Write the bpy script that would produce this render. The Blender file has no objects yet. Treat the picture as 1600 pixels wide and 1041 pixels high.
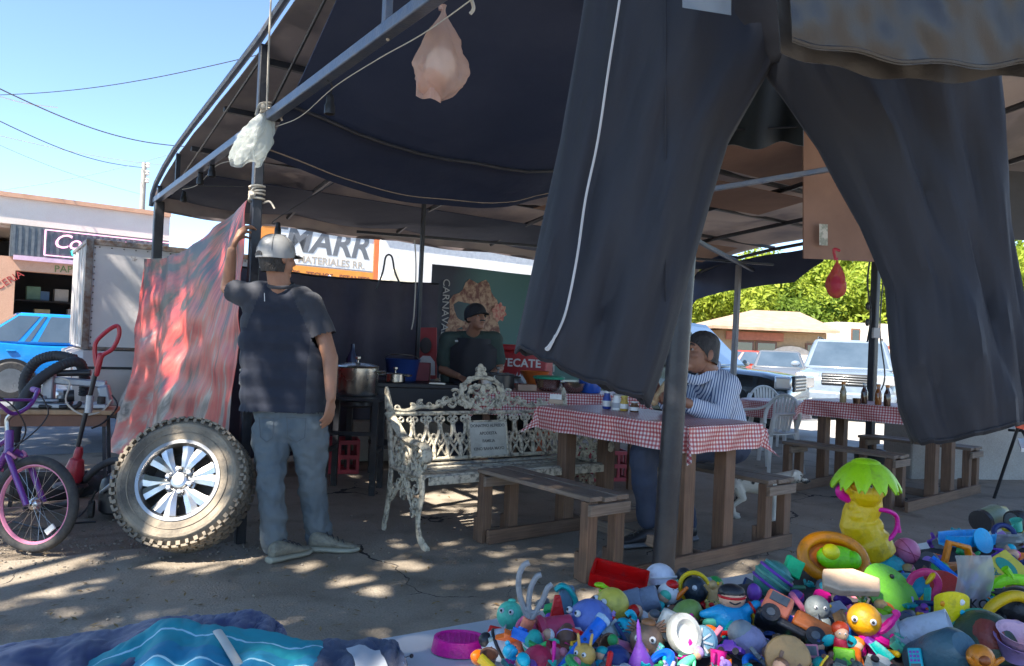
import bpy, bmesh, math, random
from mathutils import Vector as V, Matrix, noise
PI = math.pi
rad = math.radians
sc = bpy.context.scene
rnd = random.Random(7)

# ---------------------------------------------------------------- camera, sky, sun, exposure
EYE = V((0, 0, 1.25))
FPX = 1200.0
ROLL = rad(2.5)
PITCH = math.atan((540 - 520.5) / 1200)
FWD = V((0, math.cos(PITCH), math.sin(PITCH)))
_u0 = V((0, -math.sin(PITCH), math.cos(PITCH)))
_r0 = V((1, 0, 0))
RGT = _r0 * math.cos(ROLL) + _u0 * math.sin(ROLL)
UPV = -_r0 * math.sin(ROLL) + _u0 * math.cos(ROLL)
cam_data = bpy.data.cameras.new('camera')
cam_data.sensor_width = 36
cam_data.lens = 27
cam_data.clip_start = 0.05
cam_data.clip_end = 3000
cam = bpy.data.objects.new('camera', cam_data)
sc.collection.objects.link(cam)
mw = Matrix.Identity(4)
for i in range(3):
 mw[i][0], mw[i][1], mw[i][2], mw[i][3] = RGT[i], UPV[i], -FWD[i], EYE[i]
cam.matrix_world = mw
sc.camera = cam

SUN_EL, SUN_AZ = rad(50), math.atan2(-0.64, -0.77)      # from the left, a little behind the camera
SUNV = V((math.cos(SUN_EL) * math.sin(SUN_AZ), math.cos(SUN_EL) * math.cos(SUN_AZ), math.sin(SUN_EL)))
world = bpy.data.worlds.new('World')
sc.world = world
world.use_nodes = True
wn = world.node_tree.nodes
sky = wn.new('ShaderNodeTexSky')
sky.sky_type = 'NISHITA'
sky.sun_disc = False
sky.sun_elevation = SUN_EL
sky.sun_rotation = SUN_AZ
sky.air_density = 1.0
sky.altitude = 2200
sky.dust_density = 0.0
sky.ozone_density = 3.0
wn['Background'].inputs[1].default_value = 0.12
world.node_tree.links.new(sky.outputs[0], wn['Background'].inputs[0])
sun_data = bpy.data.lights.new('sun', 'SUN')
sun_data.energy = 5.0
sun_data.angle = rad(0.53)
sun_data.color = (1.0, 0.93, 0.82)
sun = bpy.data.objects.new('sun', sun_data)
sc.collection.objects.link(sun)
sun.rotation_euler = SUNV.to_track_quat('Z', 'Y').to_euler()
sc.view_settings.view_transform = 'Standard'
sc.view_settings.look = 'None'
sc.view_settings.gamma = 1
sc.view_settings.exposure = 1.65
sc.view_settings.use_curve_mapping = False
sc.cycles.max_bounces = 6
sc.cycles.use_denoising = True
sc.cycles.use_adaptive_sampling = True
sc.cycles.adaptive_threshold = 0.02
sc.cycles.transparent_max_bounces = 12

# ---------------------------------------------------------------- helpers
def ray(u, v):
 return FWD * FPX + RGT * (u - 800) + UPV * (520.5 - v)

def gp(u, v, z=0.0):
 """world point seen at pixel (u, v) on the level plane z"""
 d = ray(u, v)
 return EYE + d * ((z - EYE.z) / d.z)

def at(u, v, Y):
 """world point seen at pixel (u, v) at distance Y into the scene"""
 d = ray(u, v)
 return EYE + d * (Y / d.y)

def lerp(a, b, t):
 return a + (b - a) * t

def frame(x, up=(0, 0, 1)):
 """matrix with local X along x and Z near up"""
 x = V(x).normalized()
 up = V(up)
 y = up.cross(x)
 if y.length < 1e-4:
  y = V((0, 1, 0)).cross(x)
 y.normalize()
 z = x.cross(y)
 return Matrix((x, y, z)).transposed()

def xform(loc, rz=0.0, rx=0.0, ry=0.0, s=1.0):
 return Matrix.Translation(V(loc)) @ Matrix.Rotation(rz, 4, 'Z') @ Matrix.Rotation(ry, 4, 'Y') @ Matrix.Rotation(rx, 4, 'X') @ Matrix.Scale(s, 4)

def spline(pts, n=8, closed=False):
 """Catmull-Rom through the points"""
 P = [V(p) for p in pts]
 out = []
 m = len(P)
 rng = range(m if closed else m - 1)
 for i in rng:
  if closed:
   a, b, c, d = P[i - 1], P[i], P[(i + 1) % m], P[(i + 2) % m]
  else:
   a, b, c, d = P[max(i - 1, 0)], P[i], P[i + 1], P[min(i + 2, m - 1)]
  for k in range(n):
   t = k / n
   out.append(0.5 * ((2 * b) + (c - a) * t + (2 * a - 5 * b + 4 * c - d) * t * t + (3 * b - a - 3 * c + d) * t ** 3))
 if not closed:
  out.append(P[-1])
 return out

def nz(p, s=1.0, o=0.0):
 return noise.noise(V((p[0] * s + o, p[1] * s - o * 0.7, p[2] * s + o * 1.3)))

def props(o, label=None, cat=None, group=None, kind=None):
 if label: o['label'] = label
 if cat: o['category'] = cat
 if group: o['group'] = group
 if kind: o['kind'] = kind
 return o

def thing(name, loc, label, cat, group=None):
 o = bpy.data.objects.new(name, None)
 o.empty_display_size = 0.1
 sc.collection.objects.link(o)
 o.location = V(loc)
 return props(o, label, cat, group)

def woff(o):
 t = V((0, 0, 0))
 while o is not None:
  t += o.location
  o = o.parent
 return t

def dup(root, mat4, label=None, group=None):
 r = root.copy()
 sc.collection.objects.link(r)
 r.matrix_basis = mat4
 if label: r['label'] = label
 if group: r['group'] = group
 for ch in list(root.children):
  c = ch.copy(); sc.collection.objects.link(c); c.parent = r
  for g in list(ch.children):
   d = g.copy(); sc.collection.objects.link(d); d.parent = c
 return r

class MB:
 """collects shapes; build() links them as ONE mesh object"""
 def __init__(s, xf=None):
  s.v, s.f, s.mi, s.uv, s.xf, s.m = [], [], [], [], xf, 0

 def add(s, vs, fs, uvs=None):
  o = len(s.v)
  if s.xf is not None:
   vs = [s.xf @ V(p) for p in vs]
  s.v.extend(vs)
  s.uv.extend(uvs if uvs else [(p[0], p[1]) for p in vs])
  for f in fs:
   s.f.append(tuple(i + o for i in f))
   s.mi.append(s.m)
  return s

 def box(s, c, size, rot=None):
  c = V(c); hx, hy, hz = size[0] / 2, size[1] / 2, size[2] / 2
  vs = []; uv = []
  for x in (-hx, hx):
   for y in (-hy, hy):
    for z in (-hz, hz):
     p = V((x, y, z))
     vs.append(c + (rot @ p if rot is not None else p))
     uv.append((x, y + z * 1.7))
  return s.add(vs, [(0, 1, 3, 2), (4, 6, 7, 5), (0, 4, 5, 1), (2, 3, 7, 6), (0, 2, 6, 4), (1, 5, 7, 3)], uv)

 def bar(s, a, b, w, h, up=(0, 0, 1)):
  a, b = V(a), V(b)
  m = frame(b - a, up)
  return s.box((a + b) / 2, ((b - a).length, w, h), m)

 def tube(s, path, r, n=8, caps=True, closed=False, sq=None):
  P = [V(p) for p in path]
  m = len(P)
  rr = r if isinstance(r, (list, tuple)) else [r] * m
  rings = []
  prev = None
  for i in range(m):
   if closed:
    t = P[(i + 1) % m] - P[i - 1]
   else:
    t = P[min(i + 1, m - 1)] - P[max(i - 1, 0)]
   if t.length < 1e-9: t = V((0, 0, 1))
   t.normalize()
   if prev is None:
    a = V((0, 0, 1)) if abs(t.z) < 0.9 else V((1, 0, 0))
    x = t.cross(a).normalized()
   else:
    x = prev - t * prev.dot(t)
    if x.length < 1e-6: x = t.orthogonal()
    x.normalize()
   prev = x
   y = t.cross(x)
   k = sq if sq else (1, 1)
   rings.append([P[i] + x * (math.cos(2 * PI * j / n) * rr[i] * k[0]) + y * (math.sin(2 * PI * j / n) * rr[i] * k[1]) for j in range(n)])
  return s.loft(rings, caps=caps and not closed, loop=closed)

 def loft(s, rings, caps=True, loop=False, flip=False, open_ring=False):
  n = len(rings[0]); m = len(rings)
  vs = [p for r in rings for p in r]
  uv = [(i / max(n - 1, 1), k / max(m - 1, 1)) for k in range(m) for i in range(n)]
  fs = []
  for k in range(m if loop else m - 1):
   k2 = (k + 1) % m
   for i in range(n - 1 if open_ring else n):
    j = (i + 1) % n
    q = (k * n + i, k * n + j, k2 * n + j, k2 * n + i)
    fs.append(q[::-1] if flip else q)
  if caps and not open_ring:
   a = tuple(range(n)); b = tuple(range((m - 1) * n, m * n))
   fs.append(a if flip else a[::-1]); fs.append(b[::-1] if flip else b)
  return s.add(vs, fs, uv)

 def lathe(s, prof, n=20, xf=None, caps=True):
  xf = xf or Matrix.Identity(4)
  rings = []
  for r, z in prof:
   r = max(r, 1e-4)
   rings.append([xf @ V((r * math.cos(2 * PI * i / n), r * math.sin(2 * PI * i / n), z)) for i in range(n)])
  return s.loft(rings, caps=caps)

 def ell(s, c, r, rot=None, nu=16, nv=10):
  if not isinstance(r, (list, tuple)): r = (r, r, r)
  c = V(c); rings = []
  for k in range(nv + 1):
   a = -PI / 2 + PI * k / nv
   ring = []
   for i in range(nu):
    b = 2 * PI * i / nu
    ca = max(math.cos(a), 0.003)
    p = V((r[0] * ca * math.cos(b), r[1] * ca * math.sin(b), r[2] * math.sin(a)))
    ring.append(c + (rot @ p if rot is not None else p))
   rings.append(ring)
  return s.loft(rings)

 def cap(s, a, b, r0, r1, n=12, sq=None, k=4):
  """capsule that tapers from r0 to r1"""
  a, b = V(a), V(b)
  t = (b - a).normalized()
  pts, rr = [], []
  for i in range(k, -1, -1):
   an = PI / 2 * i / k
   pts.append(a - t * (r0 * math.sin(an))); rr.append(max(r0 * math.cos(an), 1e-4))
  for i in range(k + 1):
   an = PI / 2 * i / k
   pts.append(b + t * (r1 * math.sin(an))); rr.append(max(r1 * math.cos(an), 1e-4))
  return s.tube(pts, rr, n, sq=sq)

 def grid(s, fn, nu, nv, thick=0.0, uvs=(1, 1)):
  """fn(u,v)->point, u,v in 0..1; thick > 0 gives a closed sheet"""
  P = [[V(fn(i / nu, j / nv)) for j in range(nv + 1)] for i in range(nu + 1)]
  uv = [(i / nu * uvs[0], j / nv * uvs[1]) for i in range(nu + 1) for j in range(nv + 1)]
  W = nv + 1
  fs = [(i * W + j, (i + 1) * W + j, (i + 1) * W + j + 1, i * W + j + 1) for i in range(nu) for j in range(nv)]
  top = [p for r in P for p in r]
  if thick <= 0:
   return s.add(top, fs, uv)
  bot = []
  for i in range(nu + 1):
   for j in range(nv + 1):
    du = P[min(i + 1, nu)][j] - P[max(i - 1, 0)][j]
    dv = P[i][min(j + 1, nv)] - P[i][max(j - 1, 0)]
    nn = du.cross(dv)
    nn = nn.normalized() if nn.length > 1e-12 else V((0, 0, 1))
    bot.append(P[i][j] - nn * thick)
  o = len(top)
  fs2 = fs + [tuple(k + o for k in reversed(f)) for f in fs]
  for i in range(nu):
   a, b = i * W, (i + 1) * W
   fs2.append((b, a, a + o, b + o))
   a, b = i * W + nv, (i + 1) * W + nv
   fs2.append((a, b, b + o, a + o))
  for j in range(nv):
   a, b = j, j + 1
   fs2.append((a, b, b + o, a + o))
   a, b = nu * W + j, nu * W + j + 1
   fs2.append((b, a, a + o, b + o))
  return s.add(top + bot, fs2, uv + uv)

 def plate(s, outline, h, xf=None):
  """polygon in local XY (counter-clockwise) extruded from z=0 to z=h"""
  xf = xf or Matrix.Identity(4)
  n = len(outline)
  vs = [xf @ V((p[0], p[1], 0)) for p in outline] + [xf @ V((p[0], p[1], h)) for p in outline]
  fs = [tuple(range(n))[::-1], tuple(range(n, 2 * n))]
  fs += [(i, (i + 1) % n, n + (i + 1) % n, n + i) for i in range(n)]
  return s.add(vs, fs, [(p[0], p[1]) for p in outline] * 2)

 def ring(s, c, R_, r, rot=None, n=24, k=8, sq=None):
  pts = [V(c) + ((rot or Matrix.Identity(3)) @ V((R_ * math.cos(2 * PI * i / n), R_ * math.sin(2 * PI * i / n), 0))) for i in range(n)]
  return s.tube(pts, r, k, closed=True, sq=sq)

 def build(s, name, mat, parent=None, label=None, cat=None, group=None, kind=None, smooth=38, bev=0.0, loc=None, sub=0):
  if parent is not None:
   off = woff(parent)
  elif loc is not None:
   off = V(loc)
  else:
   xs = [p[0] for p in s.v]; ys = [p[1] for p in s.v]; zs = [p[2] for p in s.v]
   off = V(((min(xs) + max(xs)) / 2, (min(ys) + max(ys)) / 2, min(zs)))
  me = bpy.data.meshes.new(name)
  me.from_pydata([V(p) - off for p in s.v], [], s.f)
  mats = mat if isinstance(mat, (list, tuple)) else [mat]
  for m in mats: me.materials.append(m)
  if len(mats) > 1:
   me.polygons.foreach_set('material_index', s.mi)
  ul = me.uv_layers.new(name='UVMap')
  idx = [0] * len(me.loops)
  me.loops.foreach_get('vertex_index', idx)
  flat = []
  for i in idx: flat.extend(s.uv[i])
  ul.data.foreach_set('uv', flat)
  if smooth:
   me.polygons.foreach_set('use_smooth', [True] * len(me.polygons))
   me.set_sharp_from_angle(angle=rad(smooth))
  me.update()
  o = bpy.data.objects.new(name, me)
  sc.collection.objects.link(o)
  if parent is not None:
   o.parent = parent
  else:
   o.location = off
  if bev:
   b = o.modifiers.new('bevel', 'BEVEL'); b.width = bev; b.segments = 2; b.limit_method = 'ANGLE'; b.angle_limit = rad(50)
  if sub:
   b = o.modifiers.new('sub', 'SUBSURF'); b.levels = sub; b.render_levels = sub
  return props(o, label, cat, group, kind)

def baked(mb, voxel, iters=4, wrinkle=0.0, wscale=9.0, seed=0.0, fac=0.5):
 """fuse overlapping closed shapes into one continuous surface; returns an MB with that surface"""
 me = bpy.data.meshes.new('tmp')
 me.from_pydata([V(p) for p in mb.v], [], mb.f)
 o = bpy.data.objects.new('tmp', me)
 sc.collection.objects.link(o)
 m = o.modifiers.new('r', 'REMESH'); m.mode = 'VOXEL'; m.voxel_size = voxel; m.adaptivity = 0
 if iters:
  k = o.modifiers.new('s', 'SMOOTH'); k.iterations = iters; k.factor = fac
 dg = bpy.context.evaluated_depsgraph_get()
 ev = o.evaluated_get(dg)
 e = ev.to_mesh()
 out = MB()
 vs = [v.co.copy() for v in e.vertices]
 if wrinkle:
  ns = [v.normal.copy() for v in e.vertices]
  vs = [p + n * wrinkle * (nz(p, wscale, seed) + 0.5 * nz(p, wscale * 2.1, seed + 5)) for p, n in zip(vs, ns)]
 out.add(vs, [tuple(f.vertices) for f in e.polygons])
 ev.to_mesh_clear()
 bpy.data.objects.remove(o)
 bpy.data.meshes.remove(me)
 return out

def text_mb(body, size, xf, depth=0.002, shear=0.0, bold=0.0, align='CENTER', spacing=1.0):
 """flat lettering as mesh; local X is the writing direction, local Z the face normal"""
 cu = bpy.data.curves.new('t', 'FONT')
 cu.body = body; cu.size = size; cu.extrude = depth; cu.shear = shear; cu.offset = bold
 cu.align_x = align; cu.align_y = 'CENTER'; cu.resolution_u = 3; cu.space_character = spacing
 o = bpy.data.objects.new('t', cu)
 sc.collection.objects.link(o)
 dg = bpy.context.evaluated_depsgraph_get()
 ev = o.evaluated_get(dg)
 e = ev.to_mesh()
 out = MB(xf)
 out.add([v.co.copy() for v in e.vertices], [tuple(f.vertices) for f in e.polygons])
 ev.to_mesh_clear()
 bpy.data.objects.remove(o)
 bpy.data.curves.remove(cu)
 return out

# ---------------------------------------------------------------- materials
def nodes(name):
 m = bpy.data.materials.new(name)
 m.use_nodes = True
 nt = m.node_tree
 return m, nt, nt.nodes['Principled BSDF'], nt.nodes, nt.links

def rgba(c):
 return (c[0], c[1], c[2], 1)

_mc = {}
def mat(name, col, rough=0.6, metal=0.0, col2=None, scale=7.0, lo=0.4, hi=0.65, bump=0.0, bscale=40.0, stretch=None, coord='Object',
  spec=0.5, transl=0.0, emit=0.0, coat=0.0, detail=5, trans=0.0, rvar=0.0, sheen=0.0):
 if name in _mc: return _mc[name]
 m, nt, b, N, L = nodes(name)
 b.inputs['Roughness'].default_value = rough
 b.inputs['Metallic'].default_value = metal
 b.inputs['Specular IOR Level'].default_value = spec
 b.inputs['Coat Weight'].default_value = coat
 b.inputs['Transmission Weight'].default_value = trans
 b.inputs['Sheen Weight'].default_value = sheen
 b.inputs['Base Color'].default_value = rgba(col)
 src = None
 if col2 is None and not metal:
  col2 = tuple(min(1, c * 0.72) for c in col)
  lo, hi = 0.3, 0.8
 if col2 is not None or bump or rvar:
  tc = N.new('ShaderNodeTexCoord')
  mp = N.new('ShaderNodeMapping')
  oi = N.new('ShaderNodeObjectInfo')
  L.new(tc.outputs[coord], mp.inputs[0])
  if stretch: mp.inputs['Scale'].default_value = stretch
  cx = N.new('ShaderNodeCombineXYZ')
  ml = N.new('ShaderNodeMath'); ml.operation = 'MULTIPLY'; ml.inputs[1].default_value = 37.0
  L.new(oi.outputs['Random'], ml.inputs[0])
  for k in range(3): L.new(ml.outputs[0], cx.inputs[k])
  L.new(cx.outputs[0], mp.inputs['Location'])
  src = mp
 if col2 is not None:
  n = N.new('ShaderNodeTexNoise'); n.inputs['Scale'].default_value = scale; n.inputs['Detail'].default_value = detail
  n.inputs['Roughness'].default_value = 0.62
  L.new(src.outputs[0], n.inputs['Vector'])
  r = N.new('ShaderNodeValToRGB')
  r.color_ramp.elements[0].position = lo; r.color_ramp.elements[0].color = rgba(col)
  r.color_ramp.elements[1].position = hi; r.color_ramp.elements[1].color = rgba(col2)
  L.new(n.outputs['Fac'], r.inputs[0])
  L.new(r.outputs[0], b.inputs['Base Color'])
  if rvar:
   mr = N.new('ShaderNodeMapRange')
   mr.inputs['To Min'].default_value = max(rough - rvar, 0.02); mr.inputs['To Max'].default_value = min(rough + rvar, 1)
   L.new(n.outputs['Fac'], mr.inputs['Value']); L.new(mr.outputs[0], b.inputs['Roughness'])
 if bump:
  n2 = N.new('ShaderNodeTexNoise'); n2.inputs['Scale'].default_value = bscale; n2.inputs['Detail'].default_value = 4
  L.new(src.outputs[0], n2.inputs['Vector'])
  bp = N.new('ShaderNodeBump'); bp.inputs['Strength'].default_value = bump; bp.inputs['Distance'].default_value = 0.02
  L.new(n2.outputs['Fac'], bp.inputs['Height']); L.new(bp.outputs[0], b.inputs['Normal'])
 if emit:
  b.inputs['Emission Color'].default_value = rgba(col); b.inputs['Emission Strength'].default_value = emit
 if transl:
  tr = N.new('ShaderNodeBsdfTranslucent'); tr.inputs[0].default_value = rgba(col)
  mx = N.new('ShaderNodeMixShader'); mx.inputs[0].default_value = transl
  out = N['Material Output']
  L.new(b.outputs[0], mx.inputs[1]); L.new(tr.outputs[0], mx.inputs[2]); L.new(mx.outputs[0], out.inputs[0])
  if col2 is not None: L.new(r.outputs[0], tr.inputs[0])
 _mc[name] = m
 return m

def glass_mat(name, col=(0.02, 0.03, 0.035), rough=0.06):
 return mat(name, col, rough, spec=0.9, coat=0.4)

def film(name, col, mixf=0.55, rough=0.35):
 """thin plastic bag: part see-through, part diffuse and translucent"""
 m, nt, b, N, L = nodes(name)
 b.inputs['Base Color'].default_value = rgba(col); b.inputs['Roughness'].default_value = rough
 tr = N.new('ShaderNodeBsdfTranslucent'); tr.inputs[0].default_value = rgba(col)
 tp = N.new('ShaderNodeBsdfTransparent')
 tc = N.new('ShaderNodeTexCoord'); n = N.new('ShaderNodeTexNoise'); n.inputs['Scale'].default_value = 22; n.inputs['Detail'].default_value = 5
 L.new(tc.outputs['Object'], n.inputs['Vector'])
 bp = N.new('ShaderNodeBump'); bp.inputs['Strength'].default_value = 0.5; bp.inputs['Distance'].default_value = 0.03
 L.new(n.outputs['Fac'], bp.inputs['Height']); L.new(bp.outputs[0], b.inputs['Normal'])
 a = N.new('ShaderNodeMixShader'); a.inputs[0].default_value = 0.5
 L.new(b.outputs[0], a.inputs[1]); L.new(tr.outputs[0], a.inputs[2])
 c = N.new('ShaderNodeMixShader'); c.inputs[0].default_value = mixf
 L.new(tp.outputs[0], c.inputs[1]); L.new(a.outputs[0], c.inputs[2])
 L.new(c.outputs[0], N['Material Output'].inputs[0])
 return m

def wood_mat(name, c1, c2, rough=0.75):
 """grain runs along the length each bar stores as its u coordinate"""
 m, nt, b, N, L = nodes(name)
 tc = N.new('ShaderNodeTexCoord'); mp = N.new('ShaderNodeMapping'); oi = N.new('ShaderNodeObjectInfo')
 mp.inputs['Scale'].default_value = (2.0, 34, 1)
 cx = N.new('ShaderNodeCombineXYZ'); ml = N.new('ShaderNodeMath'); ml.operation = 'MULTIPLY'; ml.inputs[1].default_value = 51
 L.new(oi.outputs['Random'], ml.inputs[0]); L.new(ml.outputs[0], cx.inputs[0]); L.new(ml.outputs[0], cx.inputs[1])
 L.new(cx.outputs[0], mp.inputs['Location']); L.new(tc.outputs['UV'], mp.inputs[0])
 n = N.new('ShaderNodeTexNoise'); n.inputs['Scale'].default_value = 1.6; n.inputs['Detail'].default_value = 8; n.inputs['Roughness'].default_value = 0.65
 L.new(mp.outputs[0], n.inputs['Vector'])
 n3 = N.new('ShaderNodeTexNoise'); n3.inputs['Scale'].default_value = 5; n3.inputs['Detail'].default_value = 3
 L.new(tc.outputs['Object'], n3.inputs['Vector'])
 ad = N.new('ShaderNodeMath'); ad.operation = 'MULTIPLY_ADD'; ad.inputs[1].default_value = 0.45
 L.new(n3.outputs['Fac'], ad.inputs[0]); L.new(n.outputs['Fac'], ad.inputs[2])
 r = N.new('ShaderNodeValToRGB')
 r.color_ramp.elements[0].position = 0.5; r.color_ramp.elements[0].color = rgba(c2)
 r.color_ramp.elements[1].position = 0.9; r.color_ramp.elements[1].color = rgba(c1)
 L.new(ad.outputs[0], r.inputs[0]); L.new(r.outputs[0], b.inputs['Base Color'])
 bp = N.new('ShaderNodeBump'); bp.inputs['Strength'].default_value = 0.35; bp.inputs['Distance'].default_value = 0.01
 L.new(n.outputs['Fac'], bp.inputs['Height']); L.new(bp.outputs[0], b.inputs['Normal'])
 b.inputs['Roughness'].default_value = rough
 return m

def check_mat(name, c1, c2, c3, size):
 """woven gingham: UV in metres"""
 m, nt, b, N, L = nodes(name)
 tc = N.new('ShaderNodeTexCoord'); sp = N.new('ShaderNodeSeparateXYZ'); L.new(tc.outputs['UV'], sp.inputs[0])
 outs = []
 for k in (0, 1):
  d = N.new('ShaderNodeMath'); d.operation = 'DIVIDE'; d.inputs[1].default_value = size * 2
  f = N.new('ShaderNodeMath'); f.operation = 'FRACT'
  g = N.new('ShaderNodeMath'); g.operation = 'GREATER_THAN'; g.inputs[1].default_value = 0.5
  L.new(sp.outputs[k], d.inputs[0]); L.new(d.outputs[0], f.inputs[0]); L.new(f.outputs[0], g.inputs[0])
  outs.append(g)
 ad = N.new('ShaderNodeMath'); ad.operation = 'ADD'
 L.new(outs[0].outputs[0], ad.inputs[0]); L.new(outs[1].outputs[0], ad.inputs[1])
 hv = N.new('ShaderNodeMath'); hv.operation = 'MULTIPLY'; hv.inputs[1].default_value = 0.5
 L.new(ad.outputs[0], hv.inputs[0])
 r = N.new('ShaderNodeValToRGB'); r.color_ramp.interpolation = 'CONSTANT'
 e = r.color_ramp.elements
 e[0].position = 0; e[0].color = rgba(c1)
 e[1].position = 0.4; e[1].color = rgba(c2)
 x = e.new(0.8); x.color = rgba(c3)
 L.new(hv.outputs[0], r.inputs[0]); L.new(r.outputs[0], b.inputs['Base Color'])
 n = N.new('ShaderNodeTexNoise'); n.inputs['Scale'].default_value = 14
 L.new(tc.outputs['Object'], n.inputs['Vector'])
 bp = N.new('ShaderNodeBump'); bp.inputs['Strength'].default_value = 0.35; bp.inputs['Distance'].default_value = 0.02
 L.new(n.outputs['Fac'], bp.inputs['Height']); L.new(bp.outputs[0], b.inputs['Normal'])
 b.inputs['Roughness'].default_value = 0.38
 return m

STEEL = mat('dark_steel_paint', (0.016, 0.018, 0.025), 0.4, col2=(0.03, 0.031, 0.036), scale=9, bump=0.12, bscale=60)
BLUE_STEEL = mat('worn_blue_steel', (0.10, 0.13, 0.19), 0.4, col2=(0.15, 0.16, 0.19), scale=12, metal=0.35, bump=0.15, bscale=70)
BLACK = mat('black_plastic', (0.02, 0.02, 0.023), 0.42)
RUBBER = mat('rubber', (0.028, 0.028, 0.03), 0.8, col2=(0.06, 0.055, 0.05), scale=14, bump=0.2, bscale=60)
CHROME = mat('bright_alloy', (0.52, 0.51, 0.50), 0.3, metal=1.0, rvar=0.1, col2=(0.38, 0.37, 0.36), scale=6)
INOX = mat('stainless', (0.62, 0.60, 0.56), 0.25, metal=1.0, col2=(0.4, 0.37, 0.33), scale=5, rvar=0.12, bump=0.05, bscale=30)
ROPE = mat('pale_cord', (0.55, 0.5, 0.42), 0.9)
WHITE = mat('white_paint', (0.75, 0.75, 0.73), 0.45, col2=(0.6, 0.6, 0.58))

# ---------------------------------------------------------------- ground, pavement, road
AX = V((0.60, -0.80, 0))          # along the tent side, towards the camera
BX = V((0.80, 0.60, 0))           # along the street
NX = V((-0.60, 0.80, 0))          # from the stalls across the street

def ab(s, n, z=0.0):
 """street coordinates: s along the street, n across it"""
 return BX * s + NX * n + V((0, 0, z))

def concrete(name, c1, c2, crack=0.0, stain=None, bump=0.25, spec=0.3, rough=0.85):
 m, nt, b, N, L = nodes(name)
 tc = N.new('ShaderNodeTexCoord')
 n = N.new('ShaderNodeTexNoise'); n.inputs['Scale'].default_value = 1.1; n.inputs['Detail'].default_value = 9; n.inputs['Roughness'].default_value = 0.65
 L.new(tc.outputs['Object'], n.inputs['Vector'])
 r = N.new('ShaderNodeValToRGB')
 r.color_ramp.elements[0].position = 0.35; r.color_ramp.elements[0].color = rgba(c1)
 r.color_ramp.elements[1].position = 0.68; r.color_ramp.elements[1].color = rgba(c2)
 L.new(n.outputs['Fac'], r.inputs[0])
 fine = N.new('ShaderNodeTexNoise'); fine.inputs['Scale'].default_value = 90; fine.inputs['Detail'].default_value = 5
 L.new(tc.outputs['Object'], fine.inputs['Vector'])
 mx = N.new('ShaderNodeMix'); mx.data_type = 'RGBA'; mx.blend_type = 'OVERLAY'; mx.inputs[0].default_value = 0.45
 L.new(r.outputs[0], mx.inputs[6]); L.new(fine.outputs['Color'], mx.inputs[7])
 bw = N.new('ShaderNodeRGBToBW'); L.new(fine.outputs['Color'], bw.inputs[0])
 L.new(bw.outputs[0], mx.inputs[7])
 col = mx.outputs[2]
 hgt = fine.outputs['Fac']
 if crack:
  wob = N.new('ShaderNodeTexNoise'); wob.inputs['Scale'].default_value = 2.2; wob.inputs['Detail'].default_value = 6
  L.new(tc.outputs['Object'], wob.inputs['Vector'])
  add = N.new('ShaderNodeMix'); add.data_type = 'RGBA'; add.blend_type = 'ADD'; add.inputs[0].default_value = 0.55
  L.new(tc.outputs['Object'], add.inputs[6]); L.new(wob.outputs['Color'], add.inputs[7])
  vo = N.new('ShaderNodeTexVoronoi'); vo.feature = 'DISTANCE_TO_EDGE'; vo.inputs['Scale'].default_value = 0.75
  L.new(add.outputs[2], vo.inputs['Vector'])
  msk = N.new('ShaderNodeTexNoise'); msk.inputs['Scale'].default_value = 0.9; msk.inputs['Detail'].default_value = 2
  L.new(tc.outputs['Object'], msk.inputs['Vector'])
  th = N.new('ShaderNodeMapRange'); th.inputs['From Min'].default_value = 0.48; th.inputs['From Max'].default_value = 0.66
  th.inputs['To Min'].default_value = 0.0; th.inputs['To Max'].default_value = 0.011
  L.new(msk.outputs['Fac'], th.inputs['Value'])
  lt = N.new('ShaderNodeMath'); lt.operation = 'LESS_THAN'
  L.new(vo.outputs['Distance'], lt.inputs[0]); L.new(th.outputs[0], lt.inputs[1])
  cm = N.new('ShaderNodeMix'); cm.data_type = 'RGBA'
  cm.inputs[7].default_value = (0.035, 0.03, 0.028, 1)
  L.new(lt.outputs[0], cm.inputs[0]); L.new(col, cm.inputs[6])
  col = cm.outputs[2]
  sb = N.new('ShaderNodeMath'); sb.operation = 'SUBTRACT'; L.new(fine.outputs['Fac'], sb.inputs[0]); L.new(lt.outputs[0], sb.inputs[1])
  hgt = sb.outputs[0]
 if stain:
  sn = N.new('ShaderNodeTexNoise'); sn.inputs['Scale'].default_value = 3.1; sn.inputs['Detail'].default_value = 7
  L.new(tc.outputs['Object'], sn.inputs['Vector'])
  sr = N.new('ShaderNodeValToRGB'); sr.color_ramp.elements[0].position = 0.55; sr.color_ramp.elements[1].position = 0.72
  L.new(sn.outputs['Fac'], sr.inputs[0])
  sm = N.new('ShaderNodeMix'); sm.data_type = 'RGBA'; sm.inputs[7].default_value = rgba(stain)
  L.new(sr.outputs[0], sm.inputs[0]); L.new(col, sm.inputs[6]); col = sm.outputs[2]
 L.new(col, b.inputs['Base Color'])
 bp = N.new('ShaderNodeBump'); bp.inputs['Strength'].default_value = bump; bp.inputs['Distance'].default_value = 0.01
 L.new(hgt, bp.inputs['Height']); L.new(bp.outputs[0], b.inputs['Normal'])
 b.inputs['Roughness'].default_value = rough
 b.inputs['Specular IOR Level'].default_value = spec
 return m

SOIL = concrete('trodden_soil', (0.17, 0.135, 0.10), (0.27, 0.22, 0.165), bump=0.9, stain=(0.10, 0.08, 0.065), rough=0.95)
SLAB = concrete('old_concrete', (0.235, 0.195, 0.15), (0.35, 0.30, 0.24), crack=1, bump=0.6, stain=(0.18, 0.148, 0.112))
ASPH = concrete('asphalt', (0.12, 0.125, 0.13), (0.21, 0.215, 0.225), bump=0.5)
KERBM = concrete('kerb_concrete', (0.30, 0.28, 0.25), (0.42, 0.40, 0.36), bump=0.3)

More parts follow.
